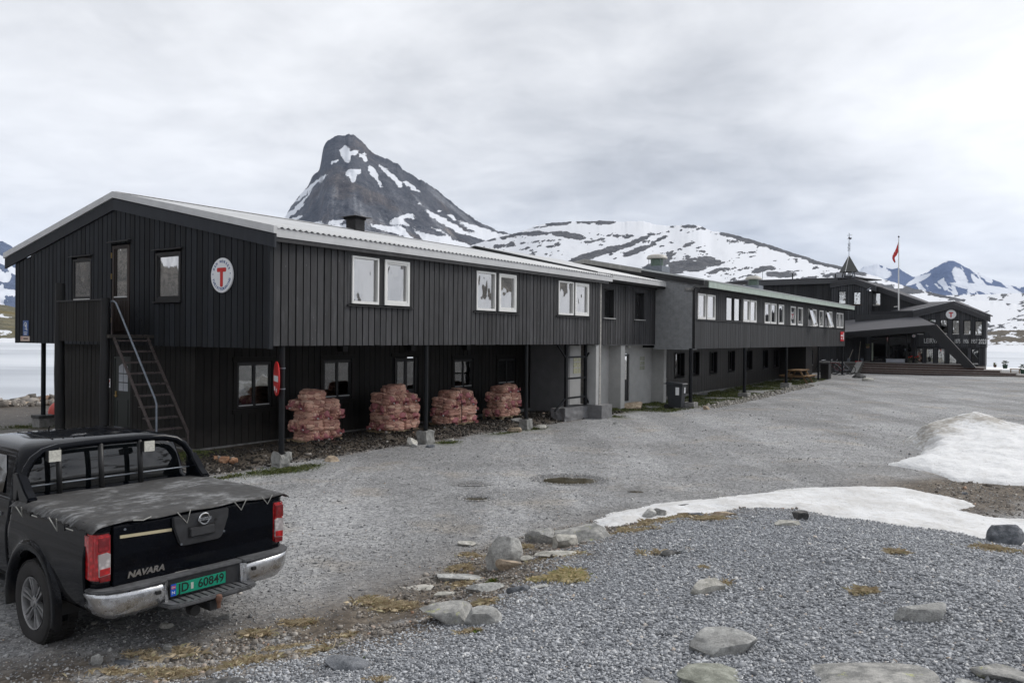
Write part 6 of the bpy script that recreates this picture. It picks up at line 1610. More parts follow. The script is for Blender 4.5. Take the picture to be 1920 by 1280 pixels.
def red_lens(name, c, rough=.12):
    t = NT(name); p = t.coord(); v = t.vor(t.map(p, (26, 26, 26)), 1.0, 'Distance')
    t.bsdf(t.ramp(v, [(.1, tuple(x * 1.3 for x in c)), (.6, tuple(x * .7 for x in c))]), rough, 0, .6, t.bump(v, .2, .004), coat=1.0)
    return t.m
M_lens_r = red_lens('red_lens', (.50, .016, .02)); M_lens_w = red_lens('clear_lens', (.50, .46, .46)); M_lens_d = red_lens('deep_red_lens', (.22, .01, .015))
def side_x(z, y=1.0):
    return .915 - .030 * ((z - .86) / .34) ** 2 - .05 * max(0, (.62 - z) / .3) ** 2
AY, AZ, AR = 1.08, .385, .445
def side_panel(name, s, y0, y1, z0, z1, arch=None, ny=56, nz=26):
    V = []; F = []; ys = [y0 + (y1 - y0) * i / ny for i in range(ny + 1)]; zs = [z0 + (z1 - z0) * j / nz for j in range(nz + 1)]
    P = [[(y, z) for z in zs] for y in ys]; keep = set()
    for i in range(ny):
        for j in range(nz):
            yc = (ys[i] + ys[i + 1]) / 2; zc = (zs[j] + zs[j + 1]) / 2
            if arch and math.hypot(yc - arch[0], zc - arch[1]) < arch[2]: continue
            keep.add((i, j))
    used = set()
    for (i, j) in keep: used |= {(i, j), (i + 1, j), (i, j + 1), (i + 1, j + 1)}
    idx = {}
    for (i, j) in sorted(used):
        y, z = P[i][j]
        if arch:
            d = math.hypot(y - arch[0], z - arch[1])
            if d < arch[2]: y = arch[0] + (y - arch[0]) * arch[2] / d; z = arch[1] + (z - arch[1]) * arch[2] / d
        x = side_x(z)
        if arch:
            d = math.hypot(y - arch[0], z - arch[1]); x += .022 * math.exp(-((d - arch[2]) / .07) ** 2)
        # body crease and rolled top edge
        x -= .012 * (1 / (1 + math.exp((z - .98) * -60))) - .0
        idx[(i, j)] = len(V); V.append((s * x, y, z))
    for (i, j) in keep: F.append((idx[(i, j)], idx[(i + 1, j)], idx[(i + 1, j + 1)], idx[(i, j + 1)]))
    m = MB(); m.v = V; m.f = F
    o = m.build(name, M_paint, T, smooth='all'); sm = o.modifiers.new('thickness', 'SOLIDIFY'); sm.thickness = .02; sm.offset = 0
    return o
for s in (-1, 1):
    side_panel('bed_side', s, .10, 1.60, .50, 1.195, (AY, AZ, AR))
    side_panel('cab_side', s, 1.622, 2.62, .50, 1.20, None, 20, 20)
    side_panel('front_door', s, 2.635, 3.62, .50, 1.20, None, 20, 20)
    side_panel('front_wing', s, 3.635, 5.0, .50, 1.10, (4.30, AZ, AR), 50, 24)
    # arch flare
    for (ya) in (AY, 4.30):
        m = MB(); prof = [(AR - .02, .80), (AR - .01, .93), (AR + .02, .955), (AR + .075, .948), (AR + .115, .905)]; n = 30; k = len(prof)
        for i in range(n + 1):
            a = R(-14 + 208 * i / n)
            for (r, x) in prof: m.v.append((s * x, ya + r * math.cos(a), AZ + r * math.sin(a)))
        m.f = [(i * k + j, (i + 1) * k + j, (i + 1) * k + j + 1, i * k + j + 1) for i in range(n) for j in range(k - 1)]
        m.build('wheel_arch_flare', M_paint, T, smooth='all')
        m = MB(); n = 16
        for i in range(n + 1):
            a = R(-5 + 190 * i / n)
            for x in (.50, .90): m.v.append((s * x, ya + (AR + .01) * math.cos(a), AZ + (AR + .01) * math.sin(a)))
        m.f = [(i * 2, i * 2 + 2, i * 2 + 3, i * 2 + 1) for i in range(n)]
        m.build('wheel_well', M_trim, T)
    # lamp corner
    cp_ = [(.765, -.018), (.84, -.016), (.878, .012), (.895, .06), (.895, .14), (.765, .14)]
    def corner(name, z0, z1, mat, off=0.0, smooth=False, parent=T, pts=None, bev=0):
        q = [(s * (x + (off if x > .8 else -0)), y - off * .6) for x, y in (pts or cp_)]
        return MB().prism(q, z0, z1, 2).build(name, mat, parent, bevel=bev)
    corner('corner_panel', .56, .722, M_paint, -.012); corner('corner_panel', 1.135, 1.19, M_paint, -.008)
    corner('corner_core', .72, 1.14, M_trim, -.03)
    lp = corner('tail_light', .755, 1.12, M_lens_r, .012, bev=.012)
    m = MB(); m.prism([(s * x, z) for x, z in [(.775, .80), (.862, .79), (.868, .965), (.80, .975), (.775, .96)]], -.036, -.02, 1); m.build('clear_section', M_lens_w, lp)
    m = MB(); m.prism([(s * x, z) for x, z in [(.778, .805), (.858, .795), (.86, .85), (.778, .855)]], -.039, -.03, 1); m.build('red_section', M_lens_r, lp)
    m = MB(); m.prism([(s * x, z) for x, z in [(.776, .748), (.855, .748), (.86, .785), (.776, .79)]], -.036, -.02, 1); m.build('lower_section', M_lens_d, lp)
    m = MB(); m.prism([(s * x, z) for x, z in [(.785, .985), (.865, .985), (.865, 1.095), (.785, 1.095)]], -.034, -.02, 1); m.build('upper_section', M_lens_d, lp)
# bed: floor, rails, front wall
MB().box(-.86, .86, .05, 1.60, .60, .64).build('bed_floor', M_trim, T)
MB().box(-.89, .89, 1.56, 1.60, .55, 1.19).build('bed_front', M_paint, T)
for s in (-1, 1): MB().box(s * .80, s * .895, .02, 1.60, 1.16, 1.198).build('bed_rail', M_paint, T, bevel=.008)
# tailgate with raised edge lines
m = MB(); m.prism([(-.022, .655), (-.034, .70), (-.028, .80), (-.034, .93), (-.030, 1.16), (-.012, 1.188), (.04, 1.188), (.04, .655)], -.752, .752, 0)
tg = m.build('tailgate', M_paint, T, bevel=.004)
MB().box(-.752, .752, -.005, .03, .60, .648).build('sill_panel', M_paint, T)
bz = [(-.265, 1.165), (.268, 1.165), (.262, 1.09), (.205, .93), (.175, .905), (-.175, .905), (-.205, .93), (-.262, 1.09)]
m = MB().prism(bz, -.062, -.03, 1); hb = m.build('handle_bezel', M_trim, tg, bevel=.010)
MB().box(-.125, .125, -.068, -.058, .968, 1.062).build('recess', mat_plain('black_recess', (.010, .010, .011), .6), hb)
MB().hexa([(-.115, -.085, .975), (.115, -.085, .975), (.115, -.06, .99), (-.115, -.06, .99), (-.115, -.08, 1.045), (.115, -.08, 1.045), (.115, -.06, 1.055), (-.115, -.06, 1.055)]).build('handle', M_trim, hb, bevel=.006)
for x, z in ((-.19, .925), (.215, .965)): MB().lathe([(.010, -.066), (.010, -.058)], (x, 0, z), 10, 'y').build('screw', M_galv, hb)
MB().lathe([(.012, -.066), (.012, -.058)], (.135, 0, 1.085), 12, 'y').build('lock', M_blackpaint, hb)
# maker's round emblem: ring with a bar across
m = MB(); n = 40
P = [(.018 + .047 * math.cos(2 * math.pi * k / n), -.073, 1.112 + .045 * math.sin(2 * math.pi * k / n)) for k in range(n + 1)]
m.tube(P, .008, 6, cap=False); m.hexa([(-.044, -.080, 1.099), (.080, -.080, 1.099), (.080, -.064, 1.099), (-.044, -.064, 1.099), (-.044, -.080, 1.125), (.080, -.080, 1.125), (.080, -.064, 1.125), (-.044, -.064, 1.125)])
M_badge = mat_plain('bright_chrome', (.72, .73, .75), .18, 1.0, var=.05)
bd = m.build('emblem', M_badge, tg, smooth=40)
def tletters(txt, x, z, y, size, mat, parent, name='lettering', xs=1.0, ext=.002, bold=.0, shear=0):
    me = text_mesh(txt, size, ext, 'CENTER', xs, bold)
    if shear:
        for v in me.vertices: v.co.x += shear * v.co.y
    me.transform(Matrix(((1, 0, 0, x), (0, 0, -1, y), (0, 1, 0, z), (0, 0, 0, 1)))); me.materials.append(mat)
    return link(name, me, parent)
tletters('NISSAN', .018, 1.112, -.081, .026, mat_plain('emblem_print', (.06, .06, .065), .4), bd, 'emblem_lettering', 1.15, .001)
tletters('NAVARA', -.480, .757, -.036, .070, M_badge, tg, 'model_lettering', 1.12, .004, .0030, .25)
MB().hexa([(-.70, -.037, 1.068), (-.262, -.037, 1.048), (-.262, -.03, 1.048), (-.70, -.03, 1.068), (-.70, -.037, 1.092), (-.262, -.037, 1.072), (-.262, -.03, 1.072), (-.70, -.03, 1.092)]).build('tape_strip', mat_plain('cream_tape', (.50, .44, .29), .6, var=.06), tg)
MB().lathe([(.010, -.036), (.010, -.028)], (-.66, 0, 1.135), 10, 'y').build('bolt', M_galv, tg)
t = NT('paint_scratch'); t.bsdf((.26, .25, .24), .8); m = MB()
m.prism([(-.30, .668), (-.22, .690), (-.12, .688), (.02, .672), (.05, .662), (-.28, .660)], -.0385, -.030, 1); m.build('scraped_patch', t.m, tg)
# bumper: two dusty chrome wings, dark pads, step
def bumper_wing(s):
    # plan curve of the outer face, section changes towards the end
    st = [(.36, -.150, .47, .655), (.42, -.165, .47, .662), (.60, -.162, .455, .668), (.75, -.145, .455, .670), (.85, -.105, .47, .668), (.905, -.045, .50, .662), (.925, .03, .53, .655), (.925, .09, .56, .65)]
    m = MB(); k = 6
    for (x, y, z0, z1) in st:
        for j in range(k):
            q = j / (k - 1); z = z0 - .012 + (z1 - z0 + .012) * q; yy = y + (.075, .022, .004, .0, .004, .012)[j]
            m.v.append((s * (x - (.03 * (1 - q) if x > .8 else 0)), yy, z))
    m.f = [(i * k + j, (i + 1) * k + j, (i + 1) * k + j + 1, i * k + j + 1) for i in range(len(st) - 1) for j in range(k - 1)]
    o = m.build('bumper_wing', M_chrome, T, smooth='all'); sm = o.modifiers.new('thickness', 'SOLIDIFY'); sm.thickness = .02; sm.offset = -1 if s > 0 else -1
    m = MB()
    P = [(s * x, y - .004) for (x, y, a, b) in st if x > .35] + [(s * .90, .09), (s * .60, .0), (s * .36, .0)]
    m.prism(P, .664, .690, 2); m.build('step_pad', M_trim_d, T, bevel=.008)
    MB().box(s * .45 - .022, s * .45 + .022, -.185, -.15, .585, .615).build('parking_sensor', M_blackpaint, T, bevel=.004)
for s in (-1, 1): bumper_wing(s)
MB().box(-.37, .37, -.13, .0, .662, .686).build('step_pad', M_trim_d, T, bevel=.008)
MB().box(-.37, .37, -.115, -.02, .50, .665).build('bumper_centre', M_trim, T)
for s in (-1, 1): MB().hexa([(s * .34, -.14, .47), (s * .385, -.16, .47), (s * .385, -.05, .47), (s * .34, -.05, .47), (s * .34, -.12, .66), (s * .385, -.155, .66), (s * .385, -.05, .66), (s * .34, -.05, .66)]).build('bumper_cheek', M_chrome, T)
m = MB().prism([(-.44, -.05), (-.40, -.255), (-.34, -.30), (.34, -.30), (.42, -.255), (.46, -.05)], .462, .50, 2); stp_ = m.build('lower_step', M_trim_d, T, bevel=.01)
m = MB()
for k in range(11): x = -.32 + k * .064; m.box(x - .004, x + .004, -.27, -.10, .5, .506)
m.build('step_ribs', M_trim, stp_)
# number plate
npl = MB().box(-.338, .188, -.146, -.134, .523, .637).build('number_plate', M_blackpaint, T)
MB().box(-.330, .180, -.1475, -.145, .530, .630).build('green_field', mat_plain('plate_green', (.010, .25, .155), .4, var=.05), npl)
MB().box(-.330, -.283, -.1485, -.147, .530, .630).build('blue_band', mat_plain('plate_blue', (.02, .09, .45), .4), npl)
fx, fz = -.307, .602
m = MB(); m.box(fx - .018, fx + .018, -.1495, -.148, fz - .013, fz + .013); m.build('plate_flag', mat_plain('flag_red', (.50, .03, .06), .4), npl)
m = MB(); m.box(fx - .010, fx - .004, -.1500, -.149, fz - .013, fz + .013); m.box(fx - .018, fx + .018, -.1500, -.149, fz - .003, fz + .003); m.build('flag_cross', M_signw, npl)
m = MB(); m.box(fx - .0085, fx - .0055, -.1504, -.1495, fz - .013, fz + .013); m.box(fx - .018, fx + .018, -.1504, -.1495, fz - .0012, fz + .0012); m.build('flag_cross_blue', M_blue, npl)
tletters('N', fx, .558, -.149, .034, M_signw, npl, 'country_letter', 1.2, .0008)
M_num = mat_plain('plate_black', (.012, .014, .013), .5)
tletters('JD', -.214, .580, -.1485, .105, M_num, npl, 'number_lettering', .95, .0008, .001)
tletters('60849', .040, .580, -.1485, .105, M_num, npl, 'number_lettering', .95, .0008, .001)
MB().box(-.150, -.126, -.1490, -.147, .553, .607).build('inspection_sticker', mat_plain('sticker_pale', (.45, .5, .45), .5, var=.2), npl)
# underside: tow bar, frame, exhaust, axle
MB().box(-.04, .06, -.26, .3, .36, .44).build('tow_bar', M_trim, T)
MB().lathe([(.001, .50), (.024, .49), (.03, .465), (.022, .435), (.016, .42), (.016, .38)], (.02, -.30, 0), 14).build('tow_ball', mat_plain('rusty_ball', (.20, .11, .08), .5, .4, var=.3), T, smooth=True)
MB().lathe([(.045, -.24), (.045, -.16)], (-.16, 0, .39), 14, 'y').build('trailer_socket', M_blackpaint, T)
MB().box(-.30, .35, -.13, -.06, .40, .46).build('tow_beam', M_trim, T)
for s in (-1, 1): MB().box(s * .42, s * .50, -.02, 5.0, .42, .55).build('chassis_rail', M_trim, T)
MB().tube([(-.75, AY, .37), (.75, AY, .37)], .06, 10).build('rear_axle', M_trim, T); MB().lathe([(.05, -.14), (.15, -.08), (.15, .08), (.05, .14)], (0, AY, .37), 14, 'y').build('differential', M_trim, T)
MB().tube([(.52, 3.0, .42), (.55, 1.7, .46), (.60, .4, .46), (.62, .05, .42)], .03, 8).build('exhaust_pipe', M_galv, T)
MB().box(-.5, .5, .3, .9, .38, .56).build('spare_wheel_carrier', M_trim, T)
# wheels
def wheel(x, y, s):
    w = MB(); Rr, W = .375, .125
    prof = [(.225, -.095), (.235, -.115), (.262, -.124), (.31, -.128), (.345, -.122), (.366, -.100), (.370, -.088), (.370, -.062), (.362, -.058), (.362, -.048), (.372, -.044), (.373, -.006), (.364, -.003), (.364, .003), (.373, .006), (.372, .044), (.362, .048), (.362, .058), (.370, .062), (.370, .088), (.366, .100), (.345, .122), (.31, .128), (.262, .124), (.235, .115), (.225, .095)]
    w.lathe(prof, (0, 0, 0), 56, 'x', caps=False)
    q = w.build('wheel', M_tyre, T, smooth=30, loc=(x, y, .368))
    m = MB(); n = 60
    for i in range(n):
        a = 2 * math.pi * i / n + .0
        for k, xx in enumerate((-.094, -.052, .0, .052, .094)):
            aa = a + .05 * (k % 2); dw = .018 if k in (0, 4) else .020
            c0, s0 = math.cos(aa), math.sin(aa); t0 = 2 * math.pi / n * .36
            P = []
            for rr in (.362, .3765 if k not in (0, 4) else .373):
                for (xa, ta) in ((xx - dw, aa - t0), (xx + dw, aa - t0 + .02), (xx + dw, aa + t0 + .02), (xx - dw, aa + t0)): P.append((xa, rr * math.cos(ta), rr * math.sin(ta)))
            m.hexa([P[i_] for i_ in (0, 1, 2, 3, 4, 5, 6, 7)])
    o = m.build('tread', M_tyre, q); o['kind'] = 'stuff'
    # rim barrel, dark inside
    MB().lathe([(.222, -.10), (.228, -.118 + .0), (.214, -.112), (.205, -.06), (.200, .06), (.215, .10)], (0, 0, 0), 48, 'x', caps=False).build('rim', M_alloy, q, smooth=40)
    MB().lathe([(.2, s * .01), (.02, s * .005)], (0, 0, 0), 32, 'x', caps=False).build('brake_disc', mat_plain('brake_disc_dark', (.035, .033, .032), .6, .5, var=.3), q)
    for i in range(6):
        a = 2 * math.pi * i / 6 + .28; m = MB()
        for dd in (-1, 1):
            P = []
            for (r, hw, x0, x1) in ((.045, .012, .060, .100), (.13, .017, .072, .104), (.218, .026, .085, .112)):
                off = dd * (.012 + .09 * (r - .04))
                for (o_, xx) in ((off - hw * .8, x0), (off + hw * .8, x0), (off + hw * .55, x1), (off - hw * .55, x1)):
                    P.append((s * xx, r * math.cos(a) - o_ * math.sin(a), r * math.sin(a) + o_ * math.cos(a)))
            b = len(m.v); m.v += P
            for k in (0, 4):
                for j in range(4): m.f.append((b + k + j, b + k + (j + 1) % 4, b + k + 4 + (j + 1) % 4, b + k + 4 + j))
            m.f += [(b, b + 1, b + 2, b + 3), (b + 8, b + 9, b + 10, b + 11)]
        m.build('spoke', M_alloy, q, bevel=.002)
    MB().lathe([(.060, s * .07), (.058, s * .100), (.034, s * .110), (.032, s * .118), (.001, s * .120)], (0, 0, 0), 24, 'x').build('hub_cap', M_alloy, q, smooth=40)
    m = MB()
    for i in range(6): a = 2 * math.pi * i / 6 + .28 + .5; m.lathe([(.009, s * .085), (.009, s * .104)], (0, .052 * math.cos(a), .052 * math.sin(a)), 6, 'x')
    m.build('wheel_nuts', M_galv, q)
for s in (-1, 1):
    wheel(s * .80, AY, s); wheel(s * .80, 4.30, s)
# cab
def rounded(xh, y0, y1, r, n=8):
    P = []
    for (cx, cy, a0) in ((xh - r, y1 - r, 0), (-xh + r, y1 - r, 90), (-xh + r, y0 + r, 180), (xh - r, y0 + r, 270)):
        for k in range(n + 1): a = R(a0 + 90 * k / n); P.append((cx + r * math.cos(a), cy + r * math.sin(a)))
    return P
def loft(name, secs, mat, parent, smooth=True):
    m = MB(); n = None
    for (z, xh, y0, y1, r) in secs:
        P = rounded(xh, y0, y1, r); n = len(P); m.v += [(a, b, z) for a, b in P]
    for i in range(len(secs) - 1):
        for k in range(n): m.f.append((i * n + k, i * n + (k + 1) % n, (i + 1) * n + (k + 1) % n, (i + 1) * n + k))
    m.f.append(tuple(range(n))[::-1]); m.f.append(tuple(range((len(secs) - 1) * n, len(secs) * n)))
    return m.build(name, mat, parent, smooth=smooth)
cab = loft('cab', [(.5, .86, 1.64, 3.7, .06), (1.10, .885, 1.64, 3.8, .08), (1.195, .875, 1.645, 3.85, .10), (1.22, .85, 1.66, 3.8, .10), (1.38, .825, 1.665, 3.62, .12), (1.545, .775, 1.69, 3.32, .14), (1.61, .74, 1.72, 3.16, .16), (1.65, .67, 1.79, 3.0, .18), (1.672, .53, 1.95, 2.8, .2), (1.682, .30, 2.15, 2.6, .2)], M_paint, T, 45)
m = MB()   # rear window follows the back of the cab, slightly proud
zs_ = [(1.215, .76, 1.652), (1.32, .76, 1.658), (1.40, .745, 1.664), (1.48, .725, 1.676), (1.55, .68, 1.686), (1.595, .60, 1.705)]
for (z, xh, y) in zs_:
    for k in range(9): m.v.append((-xh + 2 * xh * k / 8, y - .008 + (.012 if k in (0, 8) else 0), z))
m.f = [(i * 9 + k, i * 9 + k + 1, i * 9 + k + 10, i * 9 + k + 9) for i in range(len(zs_) - 1) for k in range(8)]
m.build('rear_window', M_carglass, cab, smooth='all')
for s in (-1, 1):
    m = MB(); m.add([(s * .868, 1.88, 1.225), (s * .868, 2.60, 1.225), (s * .782, 2.66, 1.55), (s * .784, 2.02, 1.55), (s * .825, 1.90, 1.40)], [(0, 1, 2, 3, 4)]); m.build('side_window', M_carglass, cab)
    m = MB(); m.add([(s * .868, 2.68, 1.225), (s * .868, 3.55, 1.225), (s * .784, 3.15, 1.55), (s * .782, 2.72, 1.55)], [(0, 1, 2, 3)]); m.build('side_window', M_carglass, cab)
    MB().box(s * .90, s * .925, 1.80, 1.98, 1.03, 1.06).build('door_handle', M_chrome, cab)
    MB().lathe([(.07, .0), (.07, .004)], (0, 0, 0), 24, 'x').build('fuel_flap', M_paint, T, loc=(s * .902, 1.50, .92)) if s < 0 else None
    MB().box(s * .78, s * .86, 1.7, 3.9, .36, .40).build('side_step', M_trim, T)
    q = MB().hexa([(s * .90, 3.35, 1.10), (s * 1.08, 3.30, 1.10), (s * 1.08, 3.42, 1.10), (s * .90, 3.45, 1.10), (s * .90, 3.35, 1.30), (s * 1.08, 3.30, 1.30), (s * 1.08, 3.42, 1.30), (s * .90, 3.45, 1.30)]).build('wing_mirror', M_paint, cab, bevel=.02)
m = MB(); m.add([(-.70, 3.86, 1.20), (.70, 3.86, 1.20), (.58, 3.32, 1.56), (-.58, 3.32, 1.56)], [(0, 1, 2, 3)]); m.build('windscreen', M_carglass, cab)
loft('bonnet', [(.5, .84, 3.6, 5.02, .10), (.98, .86, 3.6, 5.05, .14), (1.08, .80, 3.6, 4.95, .2), (1.12, .70, 3.6, 4.75, .2)], M_paint, T, 45)
MB().box(-.86, .86, 4.9, 5.14, .42, .68).build('front_bumper', M_trim, T, bevel=.03)
m = MB()
for k in range(9): m.tube([(-.40 + k * .1, 1.95, 1.674), (-.40 + k * .1, 2.8, 1.676)], .006, 5)
m.build('roof_ribs', M_paint, cab)
MB().tube([(-.1, 2.8, 1.67), (-.1, 2.75, 1.72)], .008, 6).build('aerial_base', M_blackpaint, cab)
# styling hoop behind the cab
P = [(-.865, 1.50, 1.20), (-.845, 1.51, 1.33), (-.80, 1.53, 1.46), (-.74, 1.54, 1.55), (-.65, 1.545, 1.61), (-.52, 1.55, 1.64), (-.30, 1.55, 1.65), (0, 1.55, 1.655), (.30, 1.55, 1.65), (.52, 1.55, 1.64), (.65, 1.545, 1.61), (.74, 1.54, 1.55), (.80, 1.53, 1.46), (.845, 1.51, 1.33), (.865, 1.50, 1.20)]
hp = MB().tube(P, .036, 14).build('sports_bar', M_paint, T, smooth='all')
for x in (-.52, -.13, .26): MB().tube([(x, 1.50, 1.19), (x, 1.54, 1.64)], .026, 8).build('upright', M_blackpaint, hp, smooth='all')
MB().tube([(-.84, 1.53, 1.305), (.84, 1.53, 1.305)], .007, 6).build('cross_rod', M_galv, hp)
for s in (-1, 1):
    MB().prism([(1.60, 1.19), (1.60, 1.44), (1.52, 1.45), (1.36, 1.30), (1.27, 1.24), (1.27, 1.19)], s * .80, s * .885, 0).build('bar_foot', M_paint, hp, bevel=.012)
for x in (-.60, .30):
    l = MB().hexa([(x - .055, 1.42, 1.525), (x + .055, 1.42, 1.525), (x + .045, 1.51, 1.54), (x - .045, 1.51, 1.54), (x - .055, 1.42, 1.635), (x + .055, 1.42, 1.635), (x + .045, 1.51, 1.62), (x - .045, 1.51, 1.62)]).build('work_lamp', M_blackpaint, hp)
    MB().box(x - .052, x + .052, 1.408, 1.419, 1.528, 1.632).build('lens', mat_plain('speckled_lamp_lens', (.58, .57, .51), .2, var=.22, scale=60), l)
# tarpaulin
t = NT('tarpaulin'); p = t.coord()
f = t.noise(p, 2.4, 6, .6, .4); g = t.noise(t.map(p, (2.2, 5, 3), rot=(0, 0, .9)), 2.2, 8, .78); w = t.noise(p, 420, 2)
k = t.math('MULTIPLY', t.step(f, .42, .60), t.step(g, .44, .62))
c = t.mix(t.math('MULTIPLY', k, .9), t.ramp(t.noise(p, 14, 4), [(.3, (.034, .034, .035)), (.7, (.060, .058, .056))]), (.24, .245, .25))
t.bsdf(c, .72, 0, .35, t.bump(t.math('ADD', t.math('MULTIPLY', t.noise(t.map(p, (3, 8, 1)), 2.2, 4, .6, 1.0), 1.0), t.math('MULTIPLY', w, .02)), .28, .02))
m = MB(); nx, ny = 44, 40
for j in range(ny + 1):
    for i in range(nx + 1):
        a = -1 + 2 * i / nx; b = j / ny; x = a * .935; y = -.045 + 1.56 * b
        edge = max(abs(a) ** 14, (1 - b) ** 30)
        z = 1.214 + .016 * (1 - a * a) * math.sin(math.pi * min(1, b * 1.1)) + .006 * math.sin(x * 7 + y * 3) * (1 - abs(a)) - .004 * math.sin(y * 9)
        if abs(a) > .93: 
            q = (abs(a) - .93) / .07; z -= .052 * q ** 1.2 + .009 * math.sin(y * 46) * q; x += (.008 * math.sin(y * 46 + 1)) * q * (1 if a > 0 else -1) - (.02 if a > 0 else -.02) * (1 - q) * 0
        if b < .04:
            q = (.04 - b) / .04; z -= .022 * q + .008 * math.sin(x * 12) * q
        m.v.append((x, y, z))
m.f = [(j * (nx + 1) + i, j * (nx + 1) + i + 1, (j + 1) * (nx + 1) + i + 1, (j + 1) * (nx + 1) + i) for j in range(ny) for i in range(nx)]
tp = m.build('tarpaulin', t.m, None, smooth='all'); sm = tp.modifiers.new('thickness', 'SOLIDIFY'); sm.thickness = .006
tp.location = T.location; tp.rotation_euler = T.rotation_euler
tag(tp, 'dusty dark grey tarpaulin stretched over the bed of the pickup', 'tarpaulin')
M_cord = mat_plain('pale_cord', (.30, .30, .28), .8)
for (P) in ([(-.60, -.05, 1.20), (-.52, -.06, 1.19), (-.45, -.05, 1.205)], [(-.22, -.05, 1.20), (-.14, -.066, 1.10), (-.10, -.05, 1.205)], [(.33, -.05, 1.20), (.40, -.045, 1.12), (.45, -.05, 1.21)], [(.62, -.05, 1.2), (.68, -.045, 1.13), (.73, -.05, 1.21)],
            [(-.955, .22, 1.14), (-.955, .34, 1.14)], [(-.955, .52, 1.19), (-.93, .56, 1.08), (-.955, .66, 1.18)], [(-.955, .9, 1.15), (-.955, 1.0, 1.15)], [(-.955, 1.22, 1.19), (-.93, 1.26, 1.10), (-.955, 1.34, 1.18)]):
    MB().tube(P, .005, 5).build('tie_cord', M_cord, tp)

# ================================================================== snow drifts
t = NT('old_snow'); p = t.geo()
f = t.noise(p, 1.3, 6, .6); g = t.noise(t.map(p, (1, 1, 3)), 6.5, 6, .7); d_ = t.attr('dirt')
k = t.math('MULTIPLY', d_, t.step(t.math('ADD', t.math('MULTIPLY', f, .5), t.math('MULTIPLY', g, .5)), .42, .60))
c = t.mix(k, t.ramp(g, [(.3, (.64, .65, .665)), (.7, (.78, .785, .79))]), (.34, .32, .29))
c = t.mix(t.math('MULTIPLY', t.step(t.noise(p, 38, 4, .7), .60, .70), .6), c, (.30, .28, .25))
c = t.mix(t.math('MULTIPLY', t.step(t.noise(t.map(p, (1, 1, 1), (5, 2, 0)), 2.6, 6, .7), .52, .66), .35), c, (.47, .46, .44))
c = t.mix(t.math('MULTIPLY', t.step(t.vor(p, 11, 'Distance'), .13, .05), .7), c, (.12, .105, .09))
b_ = t.n('ShaderNodeBsdfPrincipled'); t.put(b_.inputs['Base Color'], c); b_.inputs['Roughness'].default_value = .75; b_.inputs['Specular IOR Level'].default_value = .3
t.put(b_.inputs['Normal'], t.bump(t.math('ADD', t.math('MULTIPLY', f, .6), t.math('MULTIPLY', g, .4)), .9, .10))
t.t.links.new(b_.outputs[0], t.out.inputs['Surface'])
M_snow = t.m
def drift(name, poly, hfun, label, dirt, step=.07, seed=0):
    P = np.array(poly, float); x0, y0 = P.min(0) - .2; x1, y1 = P.max(0) + .2
    xs = np.arange(x0, x1, step); ys = np.arange(y0, y1, step); X, Y = np.meshgrid(xs, ys)
    d = poly_sdf(X, Y, P) + .34 * (fbm(X * 1.8, Y * 1.8, seed + 200, 6, .65) - .5)
    G = gz(X, Y)
    h = hfun(X, Y, d)
    Z = np.where(d > 0, G + h, G - .05)
    nr, nc = X.shape; i = np.arange(nr - 1)[:, None] * nc; j = np.arange(nc - 1)[None, :]
    F = np.stack([(i + j).ravel(), (i + j + 1).ravel(), (i + nc + j + 1).ravel(), (i + nc + j).ravel()], 1)
    dd = d.ravel(); keep = (dd[F] > -step * .6).any(1) & (dd[F] > -step * 3).all(1)
    F = F[keep]; used = np.unique(F); mp = -np.ones(X.size, int); mp[used] = np.arange(len(used))
    V = np.stack([X.ravel(), Y.ravel(), Z.ravel()], 1)[used]; F = mp[F]
    me = np_mesh(name, V, F, M_snow, True); set_attr(me, 'dirt', dirt(X, Y).ravel()[used])
    return tag(link(name, me), label, 'snow')
heap = [(8.1, 17.2), (9.0, 18.0), (9.9, 19.3), (10.2, 20.9), (11.2, 22.2), (13.0, 22.9), (16.5, 22.5), (18.5, 18.0), (15.0, 13.6), (11.2, 14.2), (9.6, 14.8), (8.4, 15.2), (8.5, 16.2)]
def hh(X, Y, d):
    g = .74 * np.exp(-(((X - 11.9) / 1.45) ** 2 + ((Y - 20.6) / 1.2) ** 2) ** .62)
    g = g + .34 * np.exp(-(((X - 12.4) / 2.6) ** 2 + ((Y - 18.2) / 1.7) ** 2))
    g = g * .94 + .16 * (fbm(X * 1.3, Y * 1.3, 301, 6, .6) - .5) + .07 * (fbm(X * 5, Y * 5, 302, 4) - .5)
    return (g + .10) * sstep(d, 0, .55) ** .8 + .05 * sstep(d, 0, .08)
drift('snow_heap', heap, hh, 'high heap of old dirty snow with a pale apron beside the driveway', lambda X, Y: sstep(Y - .15 * X, 17.0, 18.4))
up = [(1108, 975), (1150, 962), (1200, 953), (1240, 944), (1310, 936), (1400, 926), (1450, 921), (1520, 914), (1600, 912), (1680, 915), (1740, 924), (1770, 929), (1815, 938), (1832, 950), (1800, 958), (1850, 970), (1920, 974), (2000, 982)]
P = []
for (a, b) in up: q = at(a, b); P.append((q.x, q.y))
P += [(12.5, 10.8), (9.9, 8.8), (7.0, 9.0), (6.0, 9.35), (4.85, 10.4), (3.9, 11.4), (2.75, 11.6), (1.95, 11.35), (1.2, 10.85)]
def hs_(X, Y, d):
    return (.03 + .11 * sstep(d, 0, .9) + .07 * (fbm(X * 2, Y * 2, 311, 6, .6) - .5)) * sstep(d, 0, .25)
drift('snow_patch', P, hs_, 'long clean strip of snow lying along the far side of the gravel mound', lambda X, Y: .45 + 0 * X, .05, 7)

